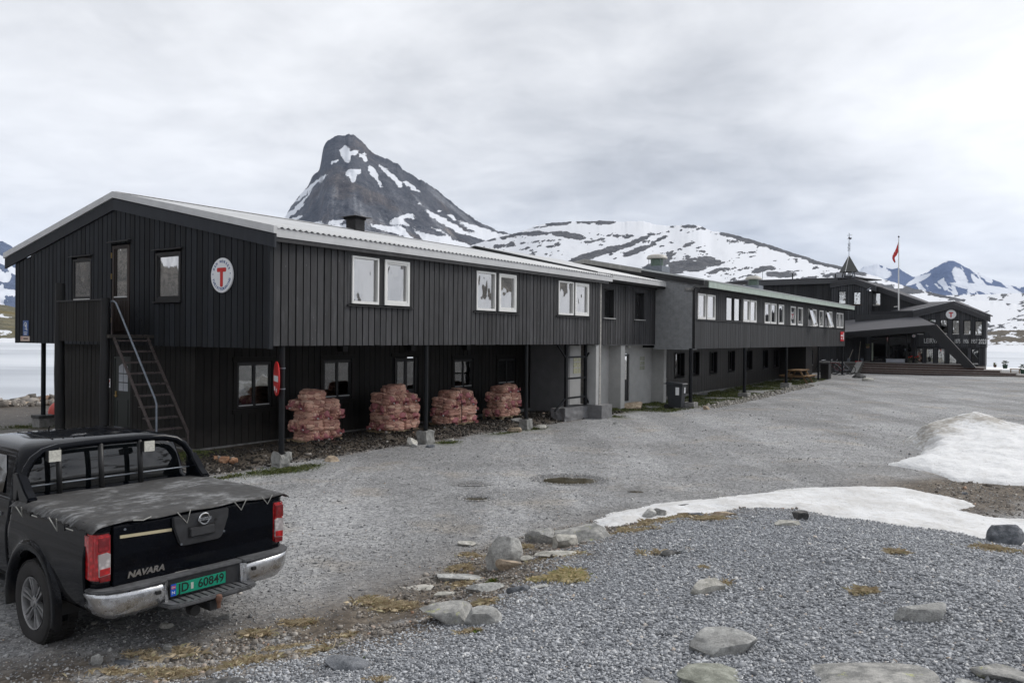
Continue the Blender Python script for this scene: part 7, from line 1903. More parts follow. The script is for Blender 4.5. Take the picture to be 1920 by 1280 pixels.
# ================================================================== puddles
t = NT('muddy_water'); p = t.coord()
t.bsdf(t.ramp(t.noise(p, 4, 5), [(.3, (.045, .042, .030)), (.7, (.12, .105, .075))]), .06, 0, .6, t.bump(t.noise(p, 5, 2), .04, .01))
for i, (px, py, rx, ry) in enumerate(PUDDLES[:4]):
    m = MB(); n = 40; m.v.append((0, 0, 0))
    for k in range(n): a = 2 * math.pi * k / n; q = .86 + .30 * (float(fbm(np.array([px + math.cos(a) * 1.6]), np.array([py + math.sin(a) * 1.6]), 401, 4)[0]) - .3); m.v.append((rx * q * math.cos(a), ry * q * math.sin(a), 0))
    m.f = [(0, 1 + k, 1 + (k + 1) % n) for k in range(n)]
    z = gz1(px, py) + .012
    o = m.build('puddle', t.m, None, loc=(px, py, z)); o['kind'] = 'structure'

rng_x = []; rng_y = []
for (px, py, rx, ry) in (PUDDLES[0], PUDDLES[1], PUDDLES[4]):
    n = 900; a = np.random.uniform(0, 2 * np.pi, n); r = np.random.normal(1.12, .12, n) if rx != .38 else np.random.uniform(0, 1.1, n); rng_x.append(px + rx * r * np.cos(a)); rng_y.append(py + ry * r * np.sin(a))
rng_x = np.concatenate(rng_x); rng_y = np.concatenate(rng_y); sz = np.random.uniform(.012, .032, len(rng_x))
pebbles('puddle_gravel', np.stack([rng_x, rng_y, gz(rng_x, rng_y) + sz * .2], 1), sz, M_peb_drive, 'pale washed gravel round the edges of the puddles', 'gravel')

# ================================================================== rocks
def mat_rock(name, c0, c1, lichen=0.0, speck=.5):
    t = NT(name); rn = t.n('ShaderNodeObjectInfo').outputs['Random']; ad = t.n('ShaderNodeVectorMath', operation='ADD'); t.put(ad.inputs[0], t.coord()); cb = t.n('ShaderNodeCombineXYZ'); t.put(cb.inputs[0], t.math('MULTIPLY', rn, 50.0)); t.put(ad.inputs[1], cb.outputs[0]); p = ad.outputs[0]
    g = t.noise(p, 11, 9, .74); f = t.noise(t.map(p, (1, 1, 2.6), rot=(.3, .5, 0)), 3.4, 5, .6, .8); s_ = t.noise(p, 130, 3, .75)
    c = t.ramp(t.math('ADD', t.math('MULTIPLY', g, .6), t.math('MULTIPLY', f, .4)), [(.36, tuple(x * .6 for x in c0)), (.47, c0), (.58, c1), (.72, tuple(min(.85, x * 1.3) for x in c1))])
    crk = t.step(t.vor(t.map(p, (1, 1.6, 1)), 5.5, 'Distance', 'DISTANCE_TO_EDGE'), .035, .0)
    c = t.mix(t.math('MULTIPLY', t.math('MULTIPLY', crk, t.step(g, .52, .6)), .22), c, tuple(x * .35 for x in c0))
    c = t.mix(t.math('MULTIPLY', t.step(s_, .52, .66), speck), c, tuple(x * .45 for x in c0))
    c = t.mix(t.math('MULTIPLY', t.step(t.noise(p, 9, 7, .8), .56, .66), .55), c, tuple(x * .30 for x in c0))
    if lichen: c = t.mix(t.math('MULTIPLY', t.step(t.noise(t.map(p, (1, 1, 1), (4, 2, 1)), 7, 9, .8), .66 - .1 * lichen, .70 - .08 * lichen), .75), c, (.46, .48, .20))
    t.bsdf(c, .9, 0, .25, t.bump(t.math('ADD', t.math('ADD', g, t.math('MULTIPLY', crk, -.05)), t.math('MULTIPLY', s_, .25)), .9, .03))
    return t.m
RK = {'grey': mat_rock('grey_rock', (.33, .33, .32), (.55, .55, .53)), 'pale': mat_rock('pale_rock', (.42, .41, .37), (.64, .62, .57)), 'dark': mat_rock('dark_rock', (.08, .08, .08), (.19, .185, .18)),
      'lichen': mat_rock('lichen_rock', (.28, .28, .27), (.50, .49, .465), .85), 'green': mat_rock('greenish_rock', (.29, .30, .255), (.48, .49, .43), .12), 'tan': mat_rock('tan_rock', (.34, .27, .20), (.54, .45, .34)), 'bluegrey': mat_rock('blue_grey_rock', (.12, .13, .145), (.26, .27, .29)), 'orange': mat_rock('orange_rock', (.28, .15, .09), (.40, .25, .16))}
def rock_mesh(name, w, d, h, seed, mat, cuts=9, rough=.035):
    rnd = random.Random(seed); bm = bmesh.new(); bmesh.ops.create_icosphere(bm, subdivisions=4, radius=1.0)
    pl = []
    for k in range(cuts):
        n = Vector((rnd.gauss(0, 1), rnd.gauss(0, 1), rnd.gauss(.15, .8))).normalized(); pl.append((n, rnd.uniform(.48, .80)))
    pl.append((Vector((rnd.uniform(-.25, .25), rnd.uniform(-.25, .25), 1)).normalized(), rnd.uniform(.5, .72)))
    for v in bm.verts:
        p = v.co.copy()
        for n, dd in pl:
            q = p.dot(n)
            if q > dd: p -= n * (q - dd)
        p += mnoise.noise_vector(p * 1.3 + Vector((seed, 0, 0))) * rough * 2 + mnoise.noise_vector(p * 4.0 + Vector((seed, 3, 0))) * rough * .8 + mnoise.noise_vector(p * 11.0 + Vector((seed, 5, 0))) * rough * .55
        v.co = Vector((p.x * w / 1.5, p.y * d / 1.5, p.z * h / 1.25))
    me = bpy.data.meshes.new(name); bm.to_mesh(me); bm.free(); me.materials.append(mat); me.shade_smooth()
    try: me.set_sharp_from_angle(angle=R(28))
    except Exception: pass
    return me
def rock(px0, px1, pyb, hpx, kind, label, seed, depth=.8, rz=0.0, sink=.25, cuts=9, group=None, name='rock', tilt=(0, 0), rough=.03, zoff=0):
    """rock standing on the ground under picture point (middle, pyb); width px0..px1 and height hpx as seen"""
    c = at((px0 + px1) / 2, pyb); dist = c.y
    w = (px1 - px0) / FOC * dist; h = hpx / FOC * dist; el = math.asin(min(.6, (EYE - c.z) / dist))
    dep = w * depth
    h = max(.38 * h, (h - .72 * dep * math.sin(el)) / math.cos(el)); h3 = h / (1 - sink * .5) * .95
    me = rock_mesh(name, w, dep, h3, seed, RK[kind], cuts, rough)
    o = link(name, me); dirn = Vector((c.x, c.y, 0)).normalized()
    q = Vector((c.x, c.y, 0)) + dirn * dep * .35
    o.location = (q.x, q.y, gz1(q.x, q.y) + h3 * (.5 - sink) - .008 + zoff); o.rotation_euler = (R(tilt[0]), R(tilt[1]), R(rz))
    return tag(o, label, 'rock', group)
RKS = [
 (1510, 1720, 1300, 52, 'lichen', 'broad pale boulder with yellow green lichen cut off by the bottom edge', 1.0, 0, .3, 8),
 (1258, 1400, 1290, 52, 'green', 'flat slanting greenish slab at the bottom, below the rounded grey boulder', .8, 10, .25, 10),
 (1195, 1262, 1290, 18, 'grey', 'low grey slab end poking in at the bottom left of the greenish slab', .8, 5, .3, 8),
 (1277, 1413, 1230, 50, 'grey', 'long rounded grey boulder above the greenish slab near the bottom', .55, -8, .28, 7),
 (1686, 1773, 1167, 40, 'grey', 'smooth pale topped block lying alone on the right of the gravel', .7, 4, .18, 9),
 (1836, 1925, 1275, 36, 'lichen', 'flat lichen covered slab in the bottom right corner', .8, 0, .3, 8),
 (1795, 1880, 1300, 26, 'grey', 'low grey slab below the lichen slab at the bottom right', .8, 0, .3, 8),
 (1298, 1352, 1112, 34, 'pale', 'pale chunky stone with a tuft of grass at its right side', .7, 12, .2, 9),
 (1848, 1910, 1018, 38, 'bluegrey', 'dark blue grey boulder resting against the snow strip at the right edge', .6, 6, .15, 8),
 (1458, 1498, 986, 15, 'pale', 'flat cream stone just in front of the small dark stone on the mound', .6, 0, .2, 9),
 (1483, 1515, 974, 18, 'dark', 'small rounded dark stone behind the flat cream stone', .7, 0, .15, 8),
 (1662, 1710, 982, 10, 'bluegrey', 'thin dark slab at the lower edge of the snow strip', .6, 0, .3, 9),
 (1336, 1380, 967, 13, 'tan', 'tan flat stone in the dry grass near the left end of the snow strip', .6, 0, .25, 9),
 (1268, 1312, 964, 19, 'dark', 'dark stone at the snow edge left of the tan flat stone', .7, 0, .2, 9),
 (1290, 1318, 968, 12, 'bluegrey', 'small blue grey stone in front of the dark stone at the snow edge', .7, 0, .3, 9),
 (1205, 1232, 976, 26, 'grey', 'angular brownish grey stone, left of the pair at the snow edge', .7, 20, .2, 10),
 (1220, 1254, 974, 24, 'lichen', 'angular grey stone, right of the pair at the snow edge', .7, -20, .2, 10),
 (1135, 1190, 983, 12, 'pale', 'low flat stone between the big dark boulder and the snow tip', .5, 0, .3, 8),
 (1038, 1154, 1017, 44, 'lichen', 'biggest dark grey boulder with specks of lichen in the middle of the row', .55, -8, .2, 9),
 (1028, 1095, 1027, 31, 'pale', 'cream wedge shaped slab leaning in front of the biggest boulder', .6, 10, .15, 10),
 (990, 1042, 1018, 28, 'lichen', 'grey flat topped stone left of the biggest boulder', .7, 0, .2, 9),
 (902, 972, 1066, 60, 'grey', 'tall pointed grey stone leaning to the left in the boulder row', .55, 25, .12, 10),
 (1010, 1075, 1043, 14, 'pale', 'flat pale slab in the soil below the cream wedge slab', .5, 0, .3, 9),
 (978, 1003, 1049, 12, 'pale', 'small pale stone right of the pointed stone', .6, 0, .3, 9),
 (935, 985, 1064, 20, 'tan', 'long tan slab at the foot of the pointed stone', .5, -20, .3, 9),
 (820, 925, 1092, 22, 'grey', 'long low grey slab half sunk in the soil left of the pointed stone', .5, -10, .35, 9),
 (878, 948, 1108, 20, 'grey', 'low pale grey slab beside the clump of brown grass', .5, -5, .3, 9),
 (955, 992, 1110, 17, 'bluegrey', 'small dark stone at the edge of the crushed stone under the yellow tuft', .6, 0, .3, 9),
 (990, 1030, 1102, 9, 'grey', 'thin flat stone right of the small dark stone by the yellow tuft', .6, 0, .3, 9),
 (795, 892, 1168, 46, 'lichen', 'mossy grey boulder with yellow green lichen, left of the lower pair', .6, -14, .22, 8),
 (868, 932, 1172, 36, 'grey', 'rounded grey boulder, right of the lower pair', .7, 10, .22, 7),
 (815, 855, 1118, 10, 'pale', 'flat cream stone above the mossy boulder', .6, 0, .3, 9),
 (762, 808, 1106, 10, 'pale', 'flat pale stone sunk in the dirt left of the mossy boulder', .6, 0, .3, 9),
 (862, 890, 1023, 12, 'pale', 'lone white stone on the driveway left of the boulder row', .7, 0, .15, 9),
 (1237, 1273, 1042, 14, 'dark', 'small black stone on the mound right of the boulder row', .7, 0, .2, 9),
 (603, 680, 1256, 30, 'bluegrey', 'dark stone with green moss beside it at the lower left', .6, -10, .3, 9),
 (382, 470, 1288, 24, 'dark', 'dark earthy stone at the bottom edge on the left', .7, 0, .35, 8),
 (167, 190, 1246, 20, 'grey', 'small upright grey stone on the gravel below the pickup wheel', .7, 0, .15, 9),
 (217, 258, 1247, 12, 'bluegrey', 'flat blue grey stone right of the small upright stone', .6, 0, .25, 9),
 (308, 325, 1218, 13, 'grey', 'pebble sized grey stone below the bumper of the pickup', .7, 0, .2, 9),
 (300, 322, 1178, 12, 'pale', 'small pale stone in the shade under the middle of the bumper', .7, 0, .2, 9),
 (408, 432, 1160, 12, 'grey', 'small grey stone under the right end of the bumper', .7, 0, .2, 9),
 (170, 184, 1171, 7, 'pale', 'tiny pale stone under the left end of the bumper', .7, 0, .2, 9),
 (607, 634, 865, 11, 'tan', 'brownish split stone in front of the bank of earth by the first pile', .7, 0, .2, 9),
 (760, 780, 836, 18, 'pale', 'pale rounded stone left of the second post footing', .8, 0, .15, 8),
 (772, 783, 838, 8, 'grey', 'small grey stone in front of the pale stone by the second footing', .7, 0, .2, 9),
 (800, 814, 839, 7, 'bluegrey', 'flat stone right below the second post footing', .7, 0, .2, 9),
 (838, 853, 829, 8, 'pale', 'white stone between the second and third footings', .8, 0, .2, 9),
 (954, 980, 810, 11, 'tan', 'brown stone left of the third post footing', .7, 0, .2, 9),
 (957, 978, 792, 8, 'grey', 'rounded grey stone on the bank above the brown stone', .7, 0, .2, 9),
 (1005, 1022, 805, 10, 'pale', 'tan stone right of the third post footing', .8, 0, .2, 9),
 (1168, 1204, 768, 14, 'tan', 'large flat tan rock on the grass before the rendered wall', .7, 0, .2, 8),
 (1148, 1164, 795, 6, 'grey', 'small grey stone at the edge of the earth near the grey pier', .7, 0, .2, 9),
 (1318, 1331, 769, 8, 'tan', 'small tan stone beside the concrete footing near the wheelie bin', .8, 0, .2, 9),
 (412, 430, 868, 12, 'orange', 'orange brown stone, left of the two orange ones beside the staircase', .8, 0, .15, 9),
 (428, 444, 870, 11, 'orange', 'orange brown stone, right of the two orange ones beside the staircase', .8, 0, .15, 9),
 (400, 410, 862, 8, 'orange', 'small tan stone in the dug soil left of the orange stones', .8, 0, .2, 9),
 (1618, 1636, 714, 6, 'pale', 'pale stone lying at the foot of the cheek wall', .7, 0, .2, 9),
 (1600, 1620, 709, 8, 'dark', 'dark rubble stone at the foot of the cheek wall', .7, 0, .2, 9),
 (1805, 1815, 927, 7, 'bluegrey', 'small grey stone on the brown soil between the two snow patches', .8, 0, .2, 9),
]
for i, (a, b, c_, h, k, lb, dp, rz, sk, cu) in enumerate(RKS):
    rock(a, b, c_, h * 1.12, k, lb, 100 + i * 7, dp, rz, sk, cu, tilt=((i * 37) % 14 - 7, (i * 53) % 14 - 7))
# stones along the lake shore on the left
M_keep = [(-6, 26, 735, 18, 'lichen'), (22, 44, 742, 8, 'tan'), (5, 20, 750, 8, 'pale'), (30, 52, 752, 7, 'grey'), (48, 62, 741, 8, 'grey'), (66, 80, 740, 12, 'lichen'), (80, 100, 741, 16, 'tan'), (70, 84, 752, 7, 'pale'), (88, 104, 753, 7, 'grey'), (0, 16, 762, 7, 'pale'), (40, 56, 760, 6, 'tan'),
          (60, 76, 745, 6, 'pale'), (12, 30, 741, 9, 'lichen'), (92, 104, 746, 6, 'tan'), (26, 38, 758, 5, 'grey'), (52, 64, 755, 5, 'tan'), (104, 118, 748, 8, 'grey')]
SHL = ['large lichen covered shore stone at the left edge of the picture', 'tan shore stone just right of the large lichen covered one', 'pale flat shore stone below the tan one at the left edge', 'grey low shore stone left of the thin corner post',
 'grey shore stone directly behind the thin corner post', 'lichen covered shore stone right of the thin corner post', 'biggest tan shore stone, beside the black log post', 'pale shore stone low between the corner post and log post',
 'grey shore stone low against the black log post', 'pale shore stone nearest the gravel yard at the left edge', 'tan shore stone nearest the gravel yard left of the corner post', 'small pale shore stone in the gap right of the corner post',
 'lichen covered shore stone touching the water behind the large one', 'small tan shore stone at the edge of the log post', 'tiny grey shore stone lowest of those left of the corner post', 'tiny tan shore stone at the foot of the corner post', 'grey shore stone mostly hidden behind the log post']
for i, (a, b, c_, h, k) in enumerate(M_keep):
    rock(a, b, c_, h * 1.3, k, SHL[i], 500 + i * 3, .8, i * 20, .15, 9, group='stones along the lake shore')
# loose stones in the dug soil, too many to count
def stones_field(name, n, fn, smin, smax, mat, label, cat):
    x, y = fn(n); sz = np.random.uniform(smin, smax, len(x)) * np.where(np.random.uniform(0, 1, len(x)) < .08, 1.9, 1)
    return pebbles(name, np.stack([x, y, gz(x, y) + sz * .1], 1), sz, mat, label, cat, .8, True)
def uvbox(u0, u1, v0, v1):
    def f(n):
        u = np.random.uniform(u0, u1, n); v = np.random.uniform(v0, v1, n)
        return OX + D1[0] * u + D2[0] * v, OY + D1[1] * u + D2[1] * v
    return f
M_soilstone = mat_pebble('soil_stone', [(0, (.09, .08, .07)), (.4, (.20, .18, .16)), (.75, (.32, .29, .26)), (.95, (.46, .43, .39)), (1, (.36, .21, .13))])
M_clod = mat_pebble('earth_clod', [(0, (.012, .010, .009)), (.6, (.030, .026, .022)), (1, (.055, .046, .038))])
stones_field('soil_stones', 420, uvbox(-1.4, 17, .1, 1.5), .015, .06, M_soilstone, 'small stones lying in the dug earth beside the near wing', 'stones')
stones_field('earth_clods', 9000, uvbox(-1.2, 16.5, .25, 2.2), .015, .055, M_clod, 'dark clods of dug earth along the near wing', 'earth')
stones_field('shore_rubble', 5000, lambda n: (lambda a, r: (r * np.sin(a), r * np.cos(a)))(np.random.uniform(R(-37), R(-27), n), np.random.uniform(33, 50, n)), .06, .30, M_soilstone, 'brown and grey rubble sloping down to the lake on the left', 'stones')
def band(n):
    x, y = scatter(n, -30, 22, 5.5, 13.5, .9); d = poly_sdf(x, y, MOUND); k = (np.abs(d + .05) < .75) & (fbm(x * 2, y * 2, 71, 4) > .42); return x[k], y[k]
stones_field('broken_stones', 34000, band, .008, .034, M_soilstone, 'broken stones in the soil at the foot of the mound', 'stones')
def brown(n):
    x = np.random.uniform(5, 13, n); y = np.random.uniform(11, 17, n); d = poly_sdf(x, y, np.array(heap)); d2 = poly_sdf(x, y, np.array(P)); k = (d < 0) & (d2 < 0) & (x > 5.4 + np.clip(y - 12.3, 0, 9) * .85 + .8 * fbm(x, y, 91, 3)); return x[k], y[k]
stones_field('soil_stones', 3500, brown, .015, .05, M_soilstone, 'flat stones scattered on the brown soil between the snow patches', 'stones')
x, y = uvbox(18, 40, -1.9, -.7)(1500)
stones_field('pale_chips', 1200, uvbox(20, 36, -1.9, -1.0), .03, .10, mat_pebble('pale_chip', [(0, (.2, .19, .17)), (1, (.42, .40, .36))]), 'pale stone chips along the grass edge before the long wing', 'stones')

# ================================================================== grass
def blades(name, pts, hmin, hmax, wd, lean, stops, label):
    n = len(pts); h = np.random.uniform(hmin, hmax, n) * (.5 + sstep(fbm(pts[:, 0] * 5, pts[:, 1] * 5, 77, 3), .35, .7)); a = np.random.uniform(0, 2 * np.pi, n); b = np.random.uniform(0, 2 * np.pi, n)
    L = np.random.uniform(lean * .3, lean, n) * h; w = np.random.uniform(.6, 1.2, n) * wd
    dx, dy = np.cos(a) * w, np.sin(a) * w; lx, ly = np.cos(b) * L, np.sin(b) * L
    p = pts; z0 = -.005
    V = np.stack([p + np.stack([-dx, -dy, dx * 0 + z0], 1), p + np.stack([dx, dy, dx * 0 + z0], 1),
                  p + np.stack([lx * .4 + dx * .7, ly * .4 + dy * .7, h * .6], 1), p + np.stack([lx, ly, h * (1 - .35 * np.minimum(1, lean / 1.5))], 1)], 1).reshape(-1, 3)
    i = np.arange(n) * 4
    F = np.concatenate([np.stack([i, i + 1, i + 2], 1), np.stack([i, i + 2, i + 3], 1)])
    t = NT(name + '_blade'); t.bsdf(t.ramp(t.geo('Random Per Island'), stops), .7, 0, .3)
    me = np_mesh(name, V, F, t.m); return tag(link(name, me), label, 'grass', kind='stuff')
DRY = [(0, (.24, .18, .115)), (.4, (.42, .34, .22)), (.8, (.60, .51, .36)), (1, (.38, .36, .20))]
def patch_pts(lst, dens):
    X = []; Y = []
    for (px, py, wx, wy) in lst:
        c = at(px, py); rx = wx / FOC * c.y * .5; ry = max(.05, wy / 1.0 / FOC * c.y ** 2 / max(.6, EYE - c.z) * .5)
        n = int(dens * rx * ry * 3.14) + 30
        a = np.random.uniform(0, 2 * np.pi, n); r = np.abs(np.random.normal(0, .55, n)); X.append(c.x + rx * r * np.cos(a)); Y.append(c.y + ry * r * np.sin(a))
    x = np.concatenate(X); y = np.concatenate(Y); k = fbm(x * 6, y * 6, 501, 3) > .40; x, y = x[k], y[k]
    return np.stack([x, y, gz(x, y)], 1)
blades('dry_grass', patch_pts(drylist, 24000), .015, .045, .0015, 2.0, DRY, 'flattened dry yellow grass along the foot of the gravel mound')
blades('yellow_grass_tuft', patch_pts(yel, 26000), .02, .07, .0016, 1.5, [(0, (.30, .26, .12)), (.5, (.55, .46, .27)), (.85, (.70, .60, .38)), (1, (.22, .27, .08))], 'yellow green grass tuft at the edge of the crushed stone')
grn = [(650, 1240, 52, 18), (895, 1186, 22, 6), (925, 1092, 30, 6)]
blades('green_moss', patch_pts(grn, 9000), .01, .035, .003, 1.0, [(0, (.05, .09, .015)), (.7, (.12, .17, .03)), (1, (.25, .10, .04))], 'bright green moss beside the dark stone at the lower left')
bx, by = uvbox(17.2, 42, -1.3, 1.3)(60000)
ub, vb_ = to_uv(bx, by); k = (fbm(bx * .9, by * .9, 31, 5) > .40) & (vb_ > -1.1 + .6 * (fbm(bx, by, 5, 3) - .5)); bx, by = bx[k], by[k]
GRN = [(0, (.030, .042, .012)), (.5, (.075, .10, .026)), (.85, (.13, .15, .045)), (1, (.22, .19, .09))]
blades('green_grass', np.stack([bx, by, gz(bx, by)], 1), .02, .07, .006, 1.0, GRN, 'short green grass strip before the long wing')
gx = []; gy = []
for (gu, gv, ru, rv, n) in [(.1, -.38, .75, .28, 5000), (-.6, 2.2, .8, .4, 4000), (5.3, -.28, .3, .2, 700), (9.7, -.1, .5, .18, 1200), (8.3, -.05, .6, .15, 900), (18.0, 1.0, .7, .3, 1500), (.4, 10.4, .8, .5, 1500), (16.8, .7, 1.2, .4, 2200), (20.4, 1.0, .8, .4, 1200), (-1.2, -.2, .5, .12, 500), (14.6, -.3, .35, .25, 500)]:
    u = np.random.normal(gu, ru * .5, n); v = np.random.normal(gv, rv * .5, n); gx.append(OX + D1[0] * u + D2[0] * v); gy.append(OY + D1[1] * u + D2[1] * v)
gx = np.concatenate(gx); gy = np.concatenate(gy)
blades('green_grass', np.stack([gx, gy, gz(gx, gy)], 1), .02, .06, .004, 1.0, GRN, 'patches of short green grass round the post footings and the staircase')

# ================================================================== firewood: net bags piled on pallets
def mat_wood_net():
    t = NT('firewood_in_pink_net'); p = t.coord()
    isl = t.attr('cell'); e_ = t.attr('edge')
    g = t.noise(t.map(p, (30, 6, 6)), 1.0, 5, .65); q = t.noise(p, 16, 4)
    rnd = t.n('ShaderNodeObjectInfo').outputs['Random']
    wood = t.ramp(isl, [(0, (.22, .115, .09)), (.25, (.52, .30, .22)), (.6, (.78, .50, .37)), (.85, (.88, .66, .50)), (1.0, (.32, .16, .13))])
    wood = t.mix(t.math('MULTIPLY', t.step(g, .45, .7), .5), wood, t.mix(1.0, wood, (.55, .50, .48), 'MULTIPLY'))
    wood = t.mix(t.step(e_, .30, .04), wood, (.05, .024, .020))
    net = t.mix(t.math('MULTIPLY_ADD', q, .26, .0), wood, (.52, .27, .25))
    net = t.mix(t.math('MULTIPLY', rnd, .3), net, t.mix(1.0, net, (.8, .70, .68), 'MULTIPLY'))
    mesh_ = t.vor(t.map(p, (1, 1, 1)), 140, 'Distance')
    net = t.mix(t.math('MULTIPLY', t.step(mesh_, .3, .55), .25), net, (.50, .24, .23))
    t.bsdf(net, .82, 0, .25, t.bump(q, .3, .004))
    return t.m
M_net = mat_wood_net()
M_neck = mat_plain('pink_net_neck', (.42, .16, .17), .7, var=.2, scale=30)
M_tagw = mat_plain('white_tag', (.75, .74, .74), .5)
def bag_mesh(seed, L=.60, W=.37, H=.255):
    rnd = random.Random(seed); bm = bmesh.new(); bmesh.ops.create_cube(bm, size=2.0)
    bmesh.ops.subdivide_edges(bm, edges=bm.edges[:], cuts=17, use_grid_fill=True)
    # split logs lie along the length: cell centres on a jittered grid of the section, two or three billets long
    cen = []
    for i in range(3):
        for a in range(-2, 3):
            for b in range(-1, 2):
                cen.append((Vector(((i - 1) * L * .34 + rnd.uniform(-.03, .03), a * .082 + rnd.uniform(-.026, .026), b * .088 + rnd.uniform(-.022, .022))), rnd.random(), rnd.uniform(-1, 1)))
    cell = []; edge = []
    for v in bm.verts:
        p = v.co.copy(); e = .34
        # rounded box
        q = Vector([math.copysign(abs(c) ** 1.0, c) for c in p]); n = (abs(q.x) ** 5 + abs(q.y) ** 4 + abs(q.z) ** 4) ** (1 / 4.4)
        q = q / max(n, .01); q = Vector((q.x * L / 2, q.y * W / 2, q.z * H / 2))
        sag = .012 * math.sin(q.x * 9 + seed)
        q.z += sag; d = sorted(((Vector(((q.x - c.x) * .42, q.y - c.y, q.z - c.z)).length, k, o) for (c, k, o) in cen))[:2]
        ed = min(1, (d[1][0] - d[0][0]) / .03)
        nrm = q.normalized(); q += nrm * (.028 * ed + d[0][2] * .028) + mnoise.noise_vector(q * 9 + Vector((seed, 0, 0))) * .008
        cell.append(d[0][1]); edge.append(ed); v.co = q
    me = bpy.data.meshes.new('firewood_bag'); bm.to_mesh(me); bm.free(); me.materials.append(M_net)
    set_attr(me, 'cell', cell); set_attr(me, 'edge', edge)
    return me
BAGM = [bag_mesh(s) for s in range(6)]
def neck_mesh():
    m = MB(); m.lathe([(.11, -.03), (.06, .02), (.022, .045), (.016, .055), (.030, .085), (.045, .11)], (0, 0, 0), 10, 'x', caps=False)
    for i, p in enumerate(m.v): m.v[i] = (p[0], p[1] * (1 + .2 * math.sin(i)), p[2] * .8 + .01 * math.sin(i * 2.1))
    return m.mesh('net_neck', M_neck, 'all')
NECK = neck_mesh()
TAGM = MB().box(.045, .075, -.012, .012, -.045, -.02).mesh('tie_tag', M_tagw)
def make_bag(loc, rz, mi, label, group, sc=(1, 1, 1), tilt=(0, 0)):
    o = link('firewood_bag', BAGM[mi], None, loc); o.rotation_euler = (R(tilt[0]), R(tilt[1]), rz); o.scale = sc
    tag(o, label, 'firewood bag', group)
    nk = link('net_neck', NECK, o, (.29, random.uniform(-.06, .06), random.uniform(-.06, .02))); nk.scale = (1.4, 1.4, 1.4); nk.rotation_euler = (0, random.uniform(-.1, .5), random.uniform(-.5, .5))
    tg_ = link('tie_tag', TAGM, nk)
    return o
M_pallet = mat_plain('pallet_wood', (.30, .235, .15), .8, var=.25, scale=12)
def pallet(u, v, z, L, W, label):
    q = empty('pallet', UV(u, v, z), LODGE_RZ, label, 'pallet', 'pallets under the firewood')
    for k in range(5): y = -W / 2 + .05 + k * (W - .1) / 4; MB().box(-L / 2, L / 2, y - .05, y + .05, .118, .138).build('deck_board', M_pallet, q)
    for k in range(3):
        x = -L / 2 + .06 + k * (L - .12) / 2; MB().box(x - .05, x + .05, -W / 2, W / 2, .098, .118).build('stringer_board', M_pallet, q)
        for y in (-W / 2 + .06, 0, W / 2 - .06): MB().box(x - .05, x + .05, y - .05, y + .05, .018, .098).build('block', M_pallet, q)
    for y in (-W / 2 + .05, 0, W / 2 - .05): MB().box(-L / 2, L / 2, y - .05, y + .05, 0, .018).build('bottom_board', M_pallet, q)
ORD = ['bottom', 'second', 'third', 'fourth', 'fifth', 'sixth']
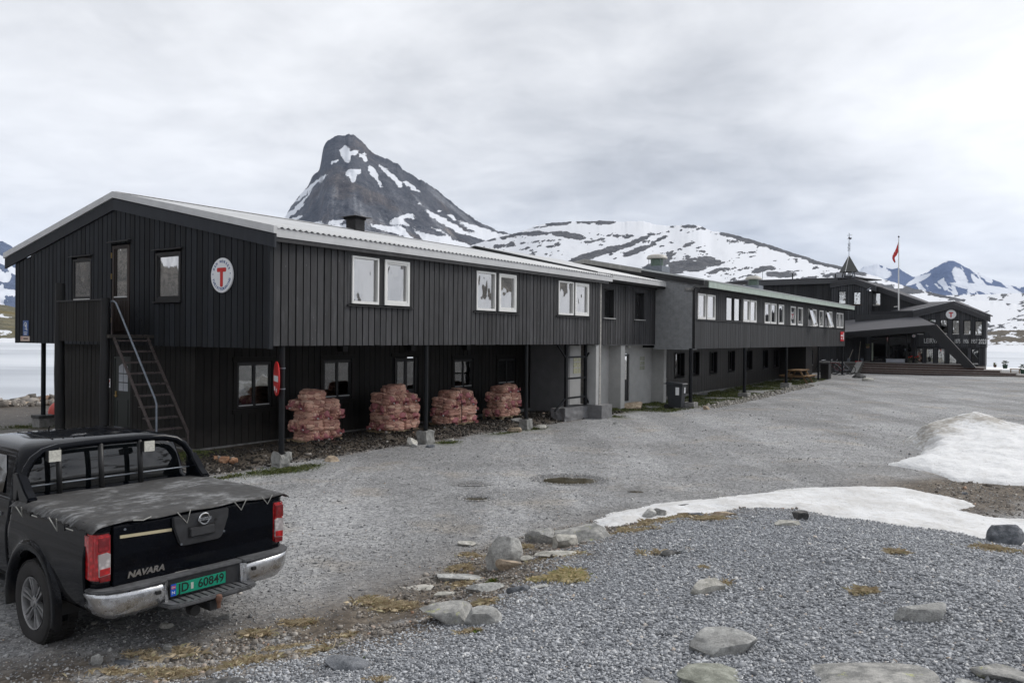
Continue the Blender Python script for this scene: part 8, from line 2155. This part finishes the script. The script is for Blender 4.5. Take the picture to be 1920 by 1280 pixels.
def pile(u0, u1, v0, v1, z0, pat, who, seed):
    """pat: one letter per layer - A: bags pointing at the yard side by side; B: bags lying lengthwise in two rows; T: one on top"""
    rnd = random.Random(seed); cu, cv = (u0 + u1) / 2, (v0 + v1) / 2; L = u1 - u0; H = .235
    pallet(cu, cv, z0 - .14, L + .02, v1 - v0 + .05, 'wooden pallet under ' + who)
    for k, ch in enumerate(pat):
        z = z0 + H * (k + .5) + rnd.uniform(-.01, .01); sh = rnd.uniform(-.05, .05)
        if ch in 'Aa':
            n = 3 if ch == 'A' else 2
            for i in range(n):
                u = cu + (i - (n - 1) / 2) * (L / 3 * (1.06)) + sh + rnd.uniform(-.02, .02); nm = (['left', 'middle', 'right'] if n == 3 else ['left', 'right'])[i]
                make_bag(UV(u, v0 + .34 + rnd.uniform(-.04, .04), z), LODGE_RZ - R(90) + rnd.uniform(-.12, .12), rnd.randrange(6), 'firewood bag, %s in the %s layer of %s' % (nm, ORD[k], who), 'net bags of firewood on ' + who, (1.06, L / 3 / .37 * .99, 1.0), (rnd.uniform(-4, 4), rnd.uniform(-6, 6)))
        elif ch in 'Bb':
            n = 2
            for r_ in range(2 if ch == 'B' else 1):
                for i in range(n):
                    u = cu + (i - .5) * L * .50 + sh; v = v0 + .17 + r_ * .37; back = 'front' if r_ == 0 else 'back'
                    make_bag(UV(u, v, z), LODGE_RZ + (0 if i else math.pi) + rnd.uniform(-.12, .12), rnd.randrange(6), 'firewood bag, %s %s in the %s layer of %s' % (back, ['left', 'right'][i], ORD[k], who), 'net bags of firewood on ' + who, (L / 1.2, 1.0, 1.0), (rnd.uniform(-5, 5), rnd.uniform(-5, 5)))
        else:
            off = {'T': 0.0, 't': -.12, 'S': .12}[ch]
            make_bag(UV(cu + off, v0 + .36, z + .0), LODGE_RZ + rnd.uniform(-.5, .2), rnd.randrange(6), 'firewood bag lying alone on top of ' + who, 'net bags of firewood on ' + who, (1, 1, 1), (rnd.uniform(-8, 8), rnd.uniform(-8, 8)))
pile(2.38, 3.40, 1.52, 2.28, .15, 'ABABT'.replace('T', 't'), 'the pile beside the no entry sign', 1)
pile(4.93, 6.15, 1.42, 2.16, .15, 'BABAT', 'the pile left of the second post', 2)
pile(7.42, 8.75, 1.36, 2.10, .13, 'ABAa', 'the low strapped pile', 3)
pile(10.10, 11.15, 1.42, 2.15, .15, 'BABa', 'the pile by the third post', 4)
# black strap over the low pile
MB().tube([tuple(UV(7.9, 1.30, .15)), tuple(UV(7.9, 1.30, .75)), tuple(UV(7.95, 1.42, 1.08)), tuple(UV(8.0, 1.9, 1.12))], .012, 6).build('strap', M_blackpaint, None)
tag(bpy.data.objects['strap'], 'black strap over the low rounded firewood pile', 'strap')
# buried log and split stones near the staircase
# ================================================================== haze
hz = NT('thin_air'); vol = hz.n('ShaderNodeVolumePrincipled'); vol.inputs['Color'].default_value = (.50, .66, .98, 1); vol.inputs['Density'].default_value = 4.5e-5
vol.inputs['Anisotropy'].default_value = 0.0
hz.t.links.new(vol.outputs[0], hz.out.inputs['Volume'])
me = np_mesh('haze', np.array(box_pts(-9200, 9200, -2600, 9200, -12, 1100), float), np.array(BOXF), hz.m)
tag(link('haze', me), 'thin blue mountain air over the valley', 'haze', kind='stuff')
